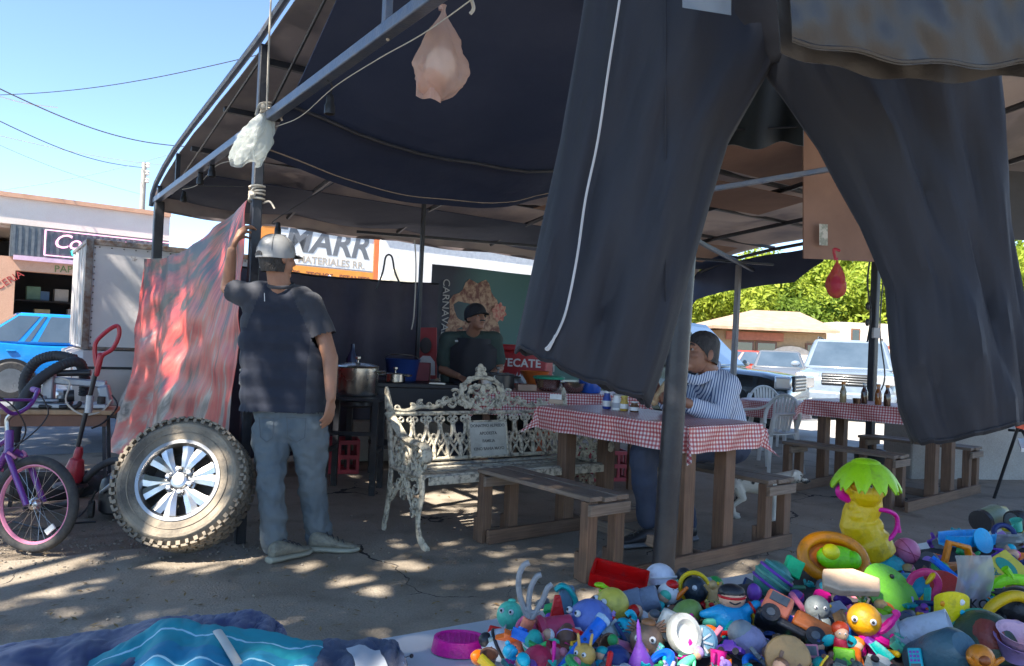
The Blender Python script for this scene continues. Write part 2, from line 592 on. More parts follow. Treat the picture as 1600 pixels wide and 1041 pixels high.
g = MB(); g.add([(-900, -300, 0), (900, -300, 0), (900, 1800, 0), (-900, 1800, 0)], [(0, 1, 2, 3)])
g.build('ground', SOIL, kind='structure', loc=(0, 0, 0))
# the slab under the stalls: wavy worn edge on the street side, 2 cm above the soil
edge = [(-9, 3.2), (-4.4, 3.45), (-2.9, 3.86), (-2.35, 4.12), (-2.02, 4.33), (-1.6, 4.62), (-1.9, 5.3), (-2.3, 6.2), (-1.2, 7.3), (0.6, 8.4), (3, 9.9), (6, 11.6), (11, 15)]
edge = [V((p[0], p[1], 0)) for p in edge]
ed = []
for p in spline(edge, 7):
 ed.append((p.x + 0.05 * nz(p, 3.0), p.y + 0.05 * nz(p, 3.0, 4)))
outline = [(-9, -5), (12, -5), (12, 15)] + ed[::-1]
g = MB(); g.plate(outline, 0.02)
g.build('pavement', SLAB, kind='structure', loc=(0, 0, 0), smooth=20)

def strip(name, m, s0, s1, n0, n1, z0, z1):
 q = MB()
 a, b, c, d = ab(s0, n0), ab(s1, n0), ab(s1, n1), ab(s0, n1)
 q.add([p + V((0, 0, z0)) for p in (a, b, c, d)] + [p + V((0, 0, z1)) for p in (a, b, c, d)],
  [(4, 5, 6, 7), (0, 1, 5, 4), (1, 2, 6, 5), (2, 3, 7, 6), (3, 0, 4, 7)])
 return q.build(name, m, kind='structure', loc=(0, 0, 0), smooth=0)
strip('road', ASPH, -90, 130, 8.6, 15.9, -0.05, 0.006)
strip('sidewalk', KERBM, -90, 60, 15.9, 18.9, -0.05, 0.13)
strip('parking_lot', concrete('pale_yard', (0.33, 0.30, 0.26), (0.46, 0.43, 0.38), bump=0.3), 10.6, 60, -3, 8.6, -0.05, 0.012)
for k in range(26):
 q = MB(); q.bar(ab(-40 + 1.52 * k, 15.83, 0.07), ab(-38.5 + 1.52 * k, 15.83, 0.07), 0.14, 0.15)
 q.build('kerb_stone', KERBM, parent=bpy.data.objects['sidewalk'], bev=0.012)

# ---------------------------------------------------------------- buildings across the street
PINK = concrete('peach_stucco', (0.56, 0.31, 0.2), (0.62, 0.36, 0.24), bump=0.15, stain=(0.5, 0.27, 0.17))
CREAM = concrete('cream_stucco', (0.72, 0.60, 0.52), (0.78, 0.67, 0.58), bump=0.15)
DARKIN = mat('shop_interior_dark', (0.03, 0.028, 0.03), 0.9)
GREYCORR = mat('grey_sheet', (0.10, 0.11, 0.12), 0.45, metal=0.2, col2=(0.16, 0.17, 0.175))

def fbox(mb, s0, s1, n0, n1, z0, z1):
 c = ab((s0 + s1) / 2, (n0 + n1) / 2, (z0 + z1) / 2)
 mb.box(c, (abs(s1 - s0), abs(n1 - n0), z1 - z0), frame(BX))
 return mb
def face_xf(s, n, z):
 """writing frame on a street front: X along the street, normal towards the camera"""
 m = Matrix((BX, V((0, 0, 1)), -NX)).transposed().to_4x4()
 return Matrix.Translation(ab(s, n, z)) @ m

def s_at(u, n):
 """street coordinate s seen at image column u on the front at n"""
 d = ray(u, 520); d.z = 0
 t = n / d.dot(NX)
 return (d * t).dot(BX)

NF = 18.4
sL, sR = s_at(-90, NF), s_at(256, NF)
shop = thing('shop_building', ab((sL + sR) / 2, NF + 2), 'low peach shop with pink neon name sign on a grey fascia', 'building')
sO0, sO1 = s_at(19, NF), s_at(97, NF) + 2.4
for e0, e1 in ((sL, sO0), (sO1, sR)):
 b = MB(); fbox(b, e0, e1, NF, NF + 0.3, 0, 2.33); b.build('pier', PINK, shop)
b = MB(); fbox(b, sL, sR, NF, NF + 0.3, 2.33, 2.6); b.build('lintel', PINK, shop)
b = MB(); fbox(b, sL, sR, NF - 0.04, NF + 0.3, 3.25, 3.78); b.build('parapet', CREAM, shop)
b = MB(); fbox(b, sL, sR, NF - 0.12, NF + 0.36, 3.78, 3.87); b.build('coping', PINK, shop)
b = MB(); fbox(b, sL, sR, NF + 0.31, NF + 6, 3.2, 3.6); fbox(b, sL, sR, NF + 5.8, NF + 6, 0, 3.2); fbox(b, sR - .2, sR, NF + .31, NF + 5.79, 0, 3.19); fbox(b, sL, sL + .2, NF + .31, NF + 5.79, 0, 3.19); b.build('rear_wall', CREAM, shop)
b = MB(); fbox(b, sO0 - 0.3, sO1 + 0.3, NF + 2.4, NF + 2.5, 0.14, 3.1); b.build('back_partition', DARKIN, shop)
fas = MB(); fbox(fas, s_at(8, NF), sR, NF - 0.06, NF + 0.25, 2.6, 3.24); fas = fas.build('fascia', GREYCORR, shop)
b = MB()
for k in range(60):
 s = s_at(8, NF) + 0.03 + k * 0.11
 if s > sR - 0.05: break
 fbox(b, s, s + 0.05, NF - 0.075, NF - 0.05, 2.61, 3.23)
b.build('corrugation', GREYCORR, fas)
b = MB(); fbox(b, s_at(14, NF), sR, NF - 0.1, NF + 0.02, 2.54, 2.63); b.build('awning_strip', mat('pink_strip', (0.75, 0.5, 0.6), 0.5), shop)
NEON = mat('pink_neon', (1.0, 0.45, 0.68), 0.4, emit=0.55)
s0 = s_at(62, NF)
neon = text_mb('Cosmeticos', 0.42, face_xf(s0 + 0.12, NF - 0.1, 2.98), 0.01, shear=0.35, align='LEFT', spacing=0.9).build('neon_lettering', NEON, shop)
b = MB()
c = [ab(s0, NF - .1, 2.68), ab(s0 + 3.3, NF - .1, 2.68), ab(s0 + 3.3, NF - .1, 3.2), ab(s0, NF - .1, 3.2)]
for k in range(4): b.bar(c[k], c[(k + 1) % 4], 0.02, 0.02)
b.build('neon_border', NEON, shop)
b = MB()
for k in range(3):
 b.lathe([(0.05, 0), (0.07, 0.02), (0.09, 0.1), (0.05, 0.14)], 8, Matrix.Translation(ab(s0 + 0.55 + 0.12 * k, NF - .12, 2.7)))
b.build('teal_emblem', mat('teal_neon', (0.05, 0.55, 0.5), 0.5, emit=0.3), shop)
text_mb('PAPELERIA', 0.2, face_xf(s_at(72, NF) + .55, NF - 0.004, 2.44) @ Matrix.Rotation(rad(3), 4, 'Z'), 0.003).build('painted_lettering', mat('green_letter', (0.16, 0.22, 0.06), 0.8), shop)
text_mb('MERCERIA', 0.2, face_xf(s_at(6, NF) - .1, NF - 0.004, 2.0) @ Matrix.Rotation(rad(38), 4, 'Z'), 0.003).build('painted_lettering', mat('red_letter', (0.45, 0.06, 0.05), 0.8), shop)
text_mb('ESCUELA', 0.2, face_xf(s_at(2, NF) - .7, NF - 0.004, 1.35) @ Matrix.Rotation(rad(38), 4, 'Z'), 0.003).build('painted_lettering', mat('grey_letter', (0.12, 0.1, 0.1), 0.8), shop)
# goods inside the dark opening
gcol = [(0.5, 0.12, 0.1), (0.5, 0.4, 0.2), (0.15, 0.25, 0.4), (0.5, 0.45, 0.4), (0.3, 0.12, 0.2), (0.18, 0.3, 0.2)]
for k in range(16):
 s = sO0 + 0.15 + (sO1 - sO0 - 0.3) * rnd.random(); z = rnd.choice([0.9, 1.35, 1.8])
 w = rnd.uniform(.18, .4); h = rnd.uniform(.15, .3)
 q = MB(); fbox(q, s, s + w, NF + 1.5 + .02 * k, NF + 1.78 + .02 * k, z, z + h)
 q.build('goods_box', mat('goods%d' % (k % 6), gcol[k % 6], 0.6), shop, bev=0.01)
for z in (0.86, 1.31, 1.76):
 q = MB(); fbox(q, sO0, sO1, NF + 1.45, NF + 2.3, z, z + 0.03); q.build('shelf', DARKIN, shop)

# hardware shop with a big printed sign, seen under the tent's far eave
NB = 19.8
s0, s1 = s_at(270, NB), s_at(575, NB)
hw = thing('hardware_store', ab((s0 + s1) / 2, NB + 2), 'white and orange shop front with large grey MARR lettering', 'building')
b = MB(); fbox(b, s0, s1, NB, NB + 5, 0.1, 2.5); b.build('wall', mat('dusty_red_wall', (0.35, 0.16, 0.14), 0.8), hw)
b = MB(); fbox(b, s0, s1, NB, NB + 5, 2.5, 3.0); b.build('upper_wall', CREAM, hw)
ts = s_at(383, NB)
b = MB(); fbox(b, ts, s1, NB - 0.12, NB - .01, 2.66, 4.35); sg = b.build('signboard', mat('sign_white', (0.8, 0.79, 0.76), 0.5), hw)
b = MB(); fbox(b, s_at(440, NB), s1, NB - 0.135, NB - .121, 2.66, 3.12); b.build('orange_band', mat('sign_orange', (0.85, 0.33, 0.05), 0.5), sg)
b = MB(); fbox(b, s1 + .005, s1 + 0.16, NB - 0.15, NB + .15, 0.2, 4.35); b.build('orange_column', mat('orange_col', (0.8, 0.2, 0.06), 0.55), hw)
b = MB(); fbox(b, ts, s1, NB - .128, NB - .121, 3.13, 3.16); fbox(b, ts, s1, NB - .2, NB + .5, 4.351, 4.4); b.build('sign_trim', mat('sign_grey', (0.25, 0.25, 0.26), 0.5), sg)
GREYL = mat('grey_print', (0.16, 0.165, 0.175), 0.5)
text_mb('TEMARR', 0.92, face_xf(s_at(567, NB), NB - 0.122, 3.78), 0.004, shear=0.22, bold=0.022, align='RIGHT').build('sign_lettering', GREYL, sg)
q = MB(); q.plate([(-.45, -.36), (-.06, -.36), (.3, .36), (-.09, .36)], .006, face_xf(s_at(409, NB), NB - .128, 3.82)); q.build('orange_bar', mat('sign_orange2', (0.85, 0.3, 0.05), 0.5), sg)
text_mb('Y MATERIALES RR.', 0.27, face_xf(s_at(562, NB), NB - 0.122, 3.29), 0.004, bold=0.004, align='RIGHT').build('sign_lettering', mat('tan_print', (0.5, 0.42, 0.33), 0.5), sg)
text_mb('MATERIALES - TECHOS - ESTANTES', 0.2, face_xf(s_at(570, NB), NB - 0.137, 2.9), 0.004, bold=0.006, align='RIGHT').build('sign_lettering', mat('brown_print', (0.3, 0.09, 0.04), 0.5), sg)

s2, s3 = s_at(590, 22), s_at(990, 22)
pb = thing('pale_building', ab((s2 + s3) / 2, 25), 'bright white flat roofed block beyond the canopies', 'building')
b = MB(); fbox(b, s2, s3, 22, 28, 0, 4.7); b.build('wall', mat('bright_white_wall', (0.8, 0.78, 0.74), 0.8), pb)
b = MB(); fbox(b, s2 - .1, s3 + .1, 21.9, 28.1, 4.7, 4.85); b.build('coping', CREAM, pb)
for k in range(5):
 s = s2 + 1.5 + k * 2.6
 f = MB(); fbox(f, s, s + 1.2, 21.93, 21.99, 1.2, 2.4); f = f.build('window', mat('window_frame_grey', (0.3, 0.3, 0.3), 0.5), pb)
 q = MB(); fbox(q, s + .08, s + 1.12, 21.9, 21.92, 1.28, 2.32); q.build('pane', glass_mat('far_pane'), f)

def canopy_tent(center, half, zleg, zeave, ztop, m, label, stripes=None):
 t = thing('canopy_tent', (center[0], center[1], 0), label, 'canopy', None)
 cs = [V((center[0], center[1], 0)) + BX * (sx * half) + NX * (sy * half) for sx, sy in ((-1, -1), (1, -1), (1, 1), (-1, 1))]
 for c in cs:
  q = MB(); q.bar(c, c + V((0, 0, zeave)), 0.04, 0.04, up=(1, 0, 0)); q.build('leg', CHROME, t)
 top = V((center[0], center[1], ztop))
 for k in range(4):
  a, b_ = cs[k] + V((0, 0, zeave)), cs[(k + 1) % 4] + V((0, 0, zeave))
  def fn(u, v, a=a, b_=b_):
   p = lerp(lerp(a, b_, u), top, v)
   p.z -= 0.12 * math.sin(PI * v) * (0.6 + math.sin(PI * u) * .5)
   return p
  q = MB(); q.grid(fn, 8, 8, 0.006); q.build('roof_panel', m, t)
  dn = V((0, 0, 0.28))
  q = MB(); q.grid(lambda u, v, a=a, b_=b_: lerp(a, b_, u) - dn * v + V((0, 0, 0.02 * math.sin(u * 40) * v)), 24, 2, 0.006); q.build('valance', m, t)
  q = MB(); q.tube([a - dn * .6, lerp(a, b_, .5) + V((0, 0, .12)), b_ - dn * .6], 0.015, 6); q.build('truss_bar', CHROME, t)
 return t
p = at(513, 470, 15.5); canopy_tent((p.x, p.y), 1.0, 2, 1.62, 2.52, mat('white_blue_canopy', (0.72, 0.76, 0.82), 0.6, col2=(0.16, 0.25, 0.55), scale=2.1, lo=0.55, hi=0.6, transl=0.3), 'small white canopy with blue printed swirls in front of the shop sign')
p = at(618, 470, 16.5); canopy_tent((p.x, p.y), 1.05, 2, 1.95, 2.85, mat('beige_canopy', (0.62, 0.58, 0.47), 0.7, transl=0.35), 'beige pyramid canopy with folding frame beside the orange column')

# ---------------------------------------------------------------- houses and trees beyond the yard
ROOFT = mat('pale_roof', (0.36, 0.235, 0.155), 0.85, col2=(0.44, 0.30, 0.205), scale=3)
TANW = mat('tan_wall', (0.42, 0.285, 0.155), 0.85)
def gable_house(pl, pr, Y, zeave, zridge, label, wall, roof):
 a, c = at(pl, 560, Y), at(pr, 560, Y + 2)
 t = thing('house', ((a.x + c.x) / 2, Y + 4, 0), label, 'building')
 x0, x1 = a.x, c.x
 q = MB(); q.box(((x0 + x1) / 2, Y + 4, zeave / 2), (x1 - x0, 8, zeave))
 q.build('wall', wall, t)
 q = MB()
 q.add([(x0 - .6, Y - .7, zeave), (x1 + .3, Y - .7, zeave), (x1 + .3, Y + 4, zridge), (x0 + 2.5, Y + 4, zridge), (x0 - .6, Y + 8.6, zeave), (x1 + .3, Y + 8.6, zeave)] +
  [(x0 - .6, Y - .7, zeave + .12), (x1 + .3, Y - .7, zeave + .12), (x1 + .3, Y + 4, zridge + .12), (x0 + 2.5, Y + 4, zridge + .12), (x0 - .6, Y + 8.6, zeave + .12), (x1 + .3, Y + 8.6, zeave + .12)],
  [(0, 1, 2, 3)[::-1], (3, 2, 5, 4)[::-1], (0, 3, 4)[::-1], (6, 7, 8, 9), (9, 8, 11, 10), (6, 9, 10), (0, 1, 7, 6), (1, 2, 8, 7), (2, 5, 11, 8), (5, 4, 10, 11), (4, 0, 6, 10)])
 q.build('roof', roof, t, smooth=0)
 q = MB(); q.add([(x1, Y, zeave), (x1, Y + 8, zeave), (x1, Y + 4, zridge - .02), (x1 - .2, Y, zeave), (x1 - .2, Y + 8, zeave), (x1 - .2, Y + 4, zridge - .02)], [(0, 1, 2), (5, 4, 3), (0, 2, 5, 3), (1, 4, 5, 2), (0, 3, 4, 1)]); q.build('gable', wall, t, smooth=0)
 return t, x0, x1
t, x0, x1 = gable_house(1128, 1262, 33, 2.35, 3.35, 'long tan house with a pale low gable roof and arched doorway', TANW, ROOFT)
q = MB()
arch = [(-1.1, 0), (1.1, 0), (1.1, .9)] + [(1.1 * math.cos(a), .9 + .75 * math.sin(a)) for a in [PI * k / 10 for k in range(1, 10)]] + [(-1.1, .9)]
q.plate(arch, .06, Matrix.Translation((lerp(x0, x1, .66), 32.98, .1)) @ Matrix.Rotation(rad(90), 4, 'X')); q.build('arched_doorway', mat('arch_pale', (0.72, 0.62, 0.5), .8), t)
for fx in (.2, .42, .9):
 f = MB(); f.box((lerp(x0, x1, fx), 32.97, 1.45), (.9, .05, .9)); f = f.build('window', mat('brown_frame', (.2, .1, .06), .6), t)
 q = MB(); q.box((lerp(x0, x1, fx), 32.94, 1.45), (.74, .02, .74)); q.build('pane', glass_mat('far_pane'), f)
q = MB(); q.box((lerp(x0, x1, .3), 32.9, 2.1), ((x1 - x0) * .55, .12, .35)); q.build('fascia_board', mat('terracotta', (.45, .16, .09), .8), t)

a, c = at(1306, 530, 36), at(1420, 530, 36)
t = thing('white_house', ((a.x + c.x) / 2, 38, 0), 'small white two storey house with paired narrow windows', 'building')
q = MB(); q.box((a.x + 1.35, 38, 1.5), (2.7, 4, 3.05)); q.build('tower_wall', mat('house_white', (.72, .66, .56), .8), t)
q = MB(); q.box((c.x - .2, 38.5, 1.3), (2.6, 4, 2.6)); q.build('wing_wall', mat('house_white', (.72, .66, .56), .8), t)
q = MB(); q.box((a.x - 1.6, 38.5, 1.0), (3.3, 4, 1.9)); q.build('low_wall', TANW, t)
for fx in (.9, 1.75):
 f = MB(); f.box((a.x + fx, 35.98, 2.3), (.42, .06, .9)); f = f.build('window', mat('brown_frame', (.2, .1, .06), .6), t)
 q = MB(); q.box((a.x + fx, 35.94, 2.3), (.3, .02, .76)); q.build('pane', glass_mat('far_pane'), f)
q = MB(); q.box((c.x + .5, 34.5, 1.9), (4.5, 2.5, .14)); q.build('roof', mat('red_roof', (.42, .12, .08), .8), t)

def leaf_mat(name, c1, c2, tl=0.45):
 return mat(name, c1, 0.55, col2=c2, scale=1.3, lo=0.35, hi=0.7, transl=tl, spec=0.25)
LEAF_Y = leaf_mat('leaf_yellow_green', (0.20, 0.28, 0.025), (0.42, 0.47, 0.06))
LEAF_G = leaf_mat('leaf_green', (0.09, 0.16, 0.02), (0.22, 0.30, 0.04))
BARK = mat('bark', (0.11, 0.085, 0.06), 0.9, col2=(0.18, 0.15, 0.11), bump=0.6, bscale=20)

def leaf_cloud(mb, clumps, n, size, r_, gaps=()):
 vs, fs = [], []
 tot = sum(c[3] ** 2 for c in clumps)
 for cx, cy, cz, cr in clumps:
  k = int(n * cr * cr / tot)
  for i in range(k):
   d = V((r_.gauss(0, 1), r_.gauss(0, 1), r_.gauss(0, 1))).normalized() * cr * (r_.random() ** 0.42)
   p = V((cx, cy, cz)) + V((d.x, d.y, d.z * .8))
   if any(((p - g0) - SUNV * (p - g0).dot(SUNV)).length < gr for g0, gr in gaps): continue
   s = size * r_.uniform(.6, 1.35)
   nrm = (d.normalized() + V((r_.uniform(-1, 1), r_.uniform(-1, 1), r_.uniform(-.4, 1.2)))).normalized()
   x = nrm.orthogonal().normalized(); x = Matrix.Rotation(r_.uniform(0, 6.28), 3, nrm) @ x
   y = nrm.cross(x)
   o = len(vs)
   vs += [p - x * s, p - y * s * .42 + nrm * s * .1, p + x * s, p + y * s * .42 + nrm * s * .1]
   fs.append((o, o + 1, o + 2, o + 3))
 mb.add(vs, fs)

def tree_kind(name, h, rx, seed, leaf, nleaf, size, trunk_h, label, cat='tree', nc=16, flat=.55):
 r_ = random.Random(seed)
 t = thing(name, (0, 0, 0), label, cat)
 q = MB()
 q.tube(spline([(0, 0, -.1), (.05 * h, .02 * h, trunk_h * .5), (0, .03 * h, trunk_h)], 5), [h * .035 * (1 - .4 * i / 10) for i in range(11)], 9)
 clumps = []
 for k in range(nc):
  a = k * 2.4 + r_.uniform(-.4, .4); rr = rx * math.sqrt((k + .5) / nc) * r_.uniform(.75, 1.05)
  z = trunk_h + (h - trunk_h) * (1 - flat * (rr / rx) ** 2) * r_.uniform(.45, 1.0)
  cr = rx * r_.uniform(.26, .42)
  clumps.append((rr * math.cos(a), rr * math.sin(a), z - cr * .5, cr))
  if k % 2 == 0:
   e = V((rr * math.cos(a), rr * math.sin(a), z - cr * .5))
   s0 = V((0, .03 * h, trunk_h * r_.uniform(.75, 1)))
   q.tube(spline([s0, lerp(s0, e, .5) + V((0, 0, .1 * h * r_.uniform(0, 1))), e], 4), [h * .016 * (1 - .8 * i / 8) for i in range(9)], 6)
 q.build('trunk', BARK, t)
 c = MB(); leaf_cloud(c, clumps, nleaf, size, r_)
 c.build('crown', leaf, t, smooth=0)
 return t
KA = tree_kind('tree', 7.2, 4.2, 3, LEAF_Y, 13000, .17, 2.0, 'x')
KB = tree_kind('tree', 6.4, 3.6, 8, LEAF_G, 12000, .17, 1.6, 'x')
KC = tree_kind('tree', 8.0, 4.6, 21, LEAF_Y, 13000, .18, 2.4, 'x')
tl = [(KA, 1092, 47, 1.05, 'yellow green tree beside the near pole, behind the long tan house'),
 (KB, 1140, 56, 1.25, 'darker green tree behind the left end of the tan roof'),
 (KC, 1196, 55, 1.12, 'yellow green tree over the middle of the tan roof'),
 (KB, 1238, 50, 1.08, 'deep green tree just left of the hanging red bag'),
 (KA, 1290, 60, 1.42, 'bright round tree behind the hanging red bag'),
 (KC, 1345, 56, 1.3, 'tall bright tree behind the white house and cable post'),
 (KA, 1400, 48, 1.12, 'yellow green tree at the edge of the dark trouser leg'),
 (KB, 1052, 60, 1.1, 'green tree far off, left of the near pole'),
 (KC, 1600, 40, 1.1, 'sunlit yellow green tree at the right border of the picture'),
 (KB, 1470, 52, 1.0, 'green tree behind the right trouser leg'),
 (KA, 172, 46, 0.62, 'small tree top just above the shop parapet')]
for i, (k, u, Y, s, lab) in enumerate(tl):
 p = at(u, 560, Y)
 M4 = xform((p.x, p.y, 0), i * 1.7, s=s)
 used = k.get('used')
 if not used:
  k.matrix_basis = M4; k['label'] = lab; k['used'] = 1; k['group'] = 'trees beyond the yard'
 else:
  dup(k, M4, lab, 'trees beyond the yard')
for o in sc.objects:
 if 'used' in o: del o['used']

# leaves left out along sun rays, shaped so that chosen spots are lit
SUN_GAPS = [(gp(u, v, z), r) for u, v, z, r in ((310, 790, .3, .24), (230, 740, .45, .12), (450, 385, 1.72, .07), (395, 470, 1.5, .09), (640, 655, .75, .14), (735, 700, .55, .07), (1330, 915, .8, .07), (1300, 865, .83, .05), (330, 880, 0, .22), (480, 890, 0, .10), (560, 915, 0, .12), (640, 890, 0, .1), (230, 880, 0, .15), (600, 780, 0, .08), (420, 690, .8, .08), (210, 440, 1.6, .3))]
# the two street trees whose shade falls on the stalls (both stand outside the frame)
def shade_tree(base, top, rx, seed, label, nleaf, nc):
 r_ = random.Random(seed)
 t = thing('shade_tree', base, label, 'tree')
 bx = V(base)
 q = MB(); q.tube(spline([bx - V((0, 0, .1)), bx + V((.1, .1, 1.8)), bx + V((.0, .3, 3.4))], 6), [.2 - .008 * i for i in range(13)], 10)
 clumps = []
 for k in range(nc):
  a = k * 2.4; rr = rx * math.sqrt((k + .5) / nc)
  c = V((top[0] + rr * math.cos(a) + r_.uniform(-.4, .4), top[1] + rr * math.sin(a) + r_.uniform(-.4, .4), top[2] + r_.uniform(-.7, .7)))
  clumps.append((c.x, c.y, c.z, r_.uniform(.6, 1.05)))
  if k % 3 == 0:
   s0 = bx + V((0, .3, 3.2))
   q.tube(spline([s0, lerp(s0, c, .5) + V((0, 0, .5)), c], 4), [.09 - .009 * i for i in range(9)], 6)
 q.build('trunk', BARK, t)
 c = MB(); leaf_cloud(c, clumps, nleaf, .115, r_, SUN_GAPS); c.build('crown', LEAF_G, t, smooth=0)
shade_tree((-5.6, -1.4, 0), (-4.9, 0.6, 6.2), 4.3, 4, 'broad street tree whose shade dapples the pavement', 34000, 52)
shade_tree((-11.5, 5.2, 0), (-9.6, 4.7, 6.0), 2.9, 9, 'street tree whose shade dapples the camper box', 9000, 22)

# ---------------------------------------------------------------- overhead lines
def cable(pts, r, label, m=BLACK):
 q = MB(); q.tube(spline(pts, 8), r, 5); q.build('power_cable', m, None, label, 'cable', 'overhead cables in the sky')
def sag(u0, v0, Y0, u1, v1, Y1, d, r, label, m=BLACK):
 a, b_ = at(u0, v0, Y0), at(u1, v1, Y1)
 cable([lerp(a, b_, k / 6) - V((0, 0, d * math.sin(PI * k / 6))) for k in range(7)], r, label, m)
sag(-60, 110, 14, 300, 230, 24, .35, .014, 'thick dark cable running down to the tent corner from the left border')
sag(-60, 128, 14, 90, 168, 18, .1, .009, 'short pale cable beside the thick dark one', ROPE)
sag(-60, 150, 20, 420, 82, 16, .25, .010, 'cable climbing towards the tent ridge')
sag(-60, 160, 16, 222, 262, 30, .3, .013, 'lower dark cable ending at the far utility pole')
sag(-60, 198, 22, 300, 262, 34, .2, .010, 'thin straight pale cable above the shop', ROPE)
sag(-60, 305, 26, 330, 222, 26, .25, .008, 'faint cable crossing low over the shop roof', mat('faded_cable', (.2, .24, .3), .7))
sag(-60, 200, 26, 225, 305, 30, .2, .008, 'faint cable slanting down behind the shop', mat('faded_cable', (.2, .24, .3), .7))
p = at(222, 330, 30)
t = thing('utility_pole', (p.x, p.y, 0), 'grey concrete utility pole behind the shop roof', 'pole')
q = MB(); q.tube([(p.x, p.y, 0), (p.x, p.y, at(222, 254, 30).z)], [.14, .09], 10); q.build('shaft', KERBM, t)
for k in range(3):
 z = at(222, 258 + k * 12, 30).z
 q = MB(); q.lathe([(.05, 0), (.09, .05), (.05, .1), (.09, .15), (.04, .2)], 8, Matrix.Translation((p.x + .14, p.y, z - .1))); q.build('insulator', WHITE, t)

# ---------------------------------------------------------------- litter on the ground
r_ = random.Random(77)
lv = MB(); gv = MB()
for k in range(600):
 u, v = r_.uniform(-40, 1500), r_.uniform(770, 1000)
 p = gp(u, v);
 if p.y < 2.2: continue
 p.z = .024; a = r_.uniform(0, 6.28); s = r_.uniform(.008, .022); d = V((math.cos(a), math.sin(a), r_.uniform(-.2, .2))); e = V((-math.sin(a), math.cos(a), 0))
 lv.add([p - d * s, p - e * s * .35 + V((0, 0, .003)), p + d * s + V((0, 0, .004)), p + e * s * .35 + V((0, 0, .004))], [(0, 1, 2, 3)])
for k in range(900):
 u, v = r_.uniform(-60, 420), r_.gauss(845, 26)
 if r_.random() < .3: u, v = r_.uniform(0, 1300), r_.uniform(780, 980)
 if v < 700: continue
 p = gp(u, v); s = r_.uniform(.003, .010); p.z = .02
 if p.y > 4.4 and u < 250: p.z = .0
 gv.ell(p + V((0, 0, s * .4)), (s, s * r_.uniform(.6, 1), s * .6), Matrix.Rotation(r_.uniform(0, 3), 3, 'Z'), nu=6, nv=4)
lv.build('leaf_litter', mat('dry_leaf', (.16, .10, .045), .9, col2=(.24, .17, .07), scale=3, lo=.4, hi=.6), None, 'small dry leaves scattered over the concrete', 'leaves', kind='stuff', smooth=0)
gv.build('gravel', mat('dull_grit', (.17, .14, .11), .9, col2=(.28, .24, .19), scale=20), None, 'loose grit along the broken edge of the concrete', 'gravel', kind='stuff')

# ---------------------------------------------------------------- the food stall's tent
C0 = V((-3.46, 7.35, 0))
TA = V((0.563, -0.827, 0)).normalized()
TB = V((0.827, 0.563, 0)).normalized()
def tp(d, s, z=0.0):
 return C0 + TA * d + TB * s + V((0, 0, z))
ROOF_PROF = [(-.12, 2.42), (-.07, 2.53), (.1, 2.61), (.5, 2.70), (.95, 2.77), (1.6, 2.83), (2.6, 2.905), (3.4, 2.97), (4.0, 3.06), (4.8, 3.2), (5.8, 3.38), (6.6, 3.4), (7.6, 3.3)]
def roof_z(d):
 for (a, za), (b_, zb) in zip(ROOF_PROF, ROOF_PROF[1:]):
  if d <= b_: return za + (zb - za) * (d - a) / (b_ - a)
 return ROOF_PROF[-1][1]
ROOFCLOTH = mat('grey_tarp_underside', (0.40, 0.355, 0.335), 0.75, col2=(0.27, 0.25, 0.26), scale=1.1, lo=0.45, hi=0.62, transl=0.30, bump=0.3, bscale=6)
NAVY = mat('navy_tarp', (0.022, 0.032, 0.068), 0.62, col2=(0.034, 0.044, 0.082), scale=1.2, bump=0.5, bscale=4, spec=0.3)
tent = thing('market_tent', tp(3, 3), 'large dark tarpaulin tent on blue steel frame over the food stall', 'tent')
SM = 7.6
def roof_fn(u, v):
 d = -.12 + 7.7 * u; s = SM * v
 z = roof_z(d) - .05 * abs(math.sin(PI * s / 1.25)) * min(1, max(0, d)) * 0 - .06 * (math.sin(PI * ((s / 1.27) % 1)) ** 2) * (math.sin(PI * ((d / 0.9) % 1)) ** 2)
 z += .012 * nz((d, s, 0), 2.3)
 return tp(d, s, z)
# three widths of cloth; the camera-side width ends short on the right
q = MB(); q.grid(roof_fn, 60, 60, 0.008); q.build('roof_cloth', ROOFCLOTH, tent)

# second, darker sheet slung under the camera side, sagging between its ropes
def navy_fn(u, v):
 d = 3.35 + 4.4 * u; s = .05 + 2.58 * v
 zr = roof_z(d) - .06
 edge = 2.33 - .10 * math.sin(PI * min(v / .8, 1)) + (.32 * max(0, (v - .72) / .28) ** 1.6)
 t = min(1, u / .34)
 z = lerp(edge, zr, t ** .85)
 z -= .05 * math.sin(PI * v) * math.sin(PI * min(u * 1.4, 1))
 z += .018 * nz((d * .7, s * 1.6, 0), 1.6, 2)
 d -= .22 * math.sin(PI * v) * (1 - t)
 return tp(d, s, z)
q = MB(); q.grid(navy_fn, 44, 44, 0.008); q.build('inner_sheet', NAVY, tent)
q = MB(); q.tube([navy_fn(0.012, k / 30) for k in range(31)], .014, 6); q.build('hem', mat('tan_hem', (0.26, 0.2, 0.15), .7), tent)
q = MB(); q.tube([navy_fn(0.10, k / 12) - V((0, 0, .03)) for k in range(13)], .012, 6); q.build('sleeve_pipe', STEEL, tent)
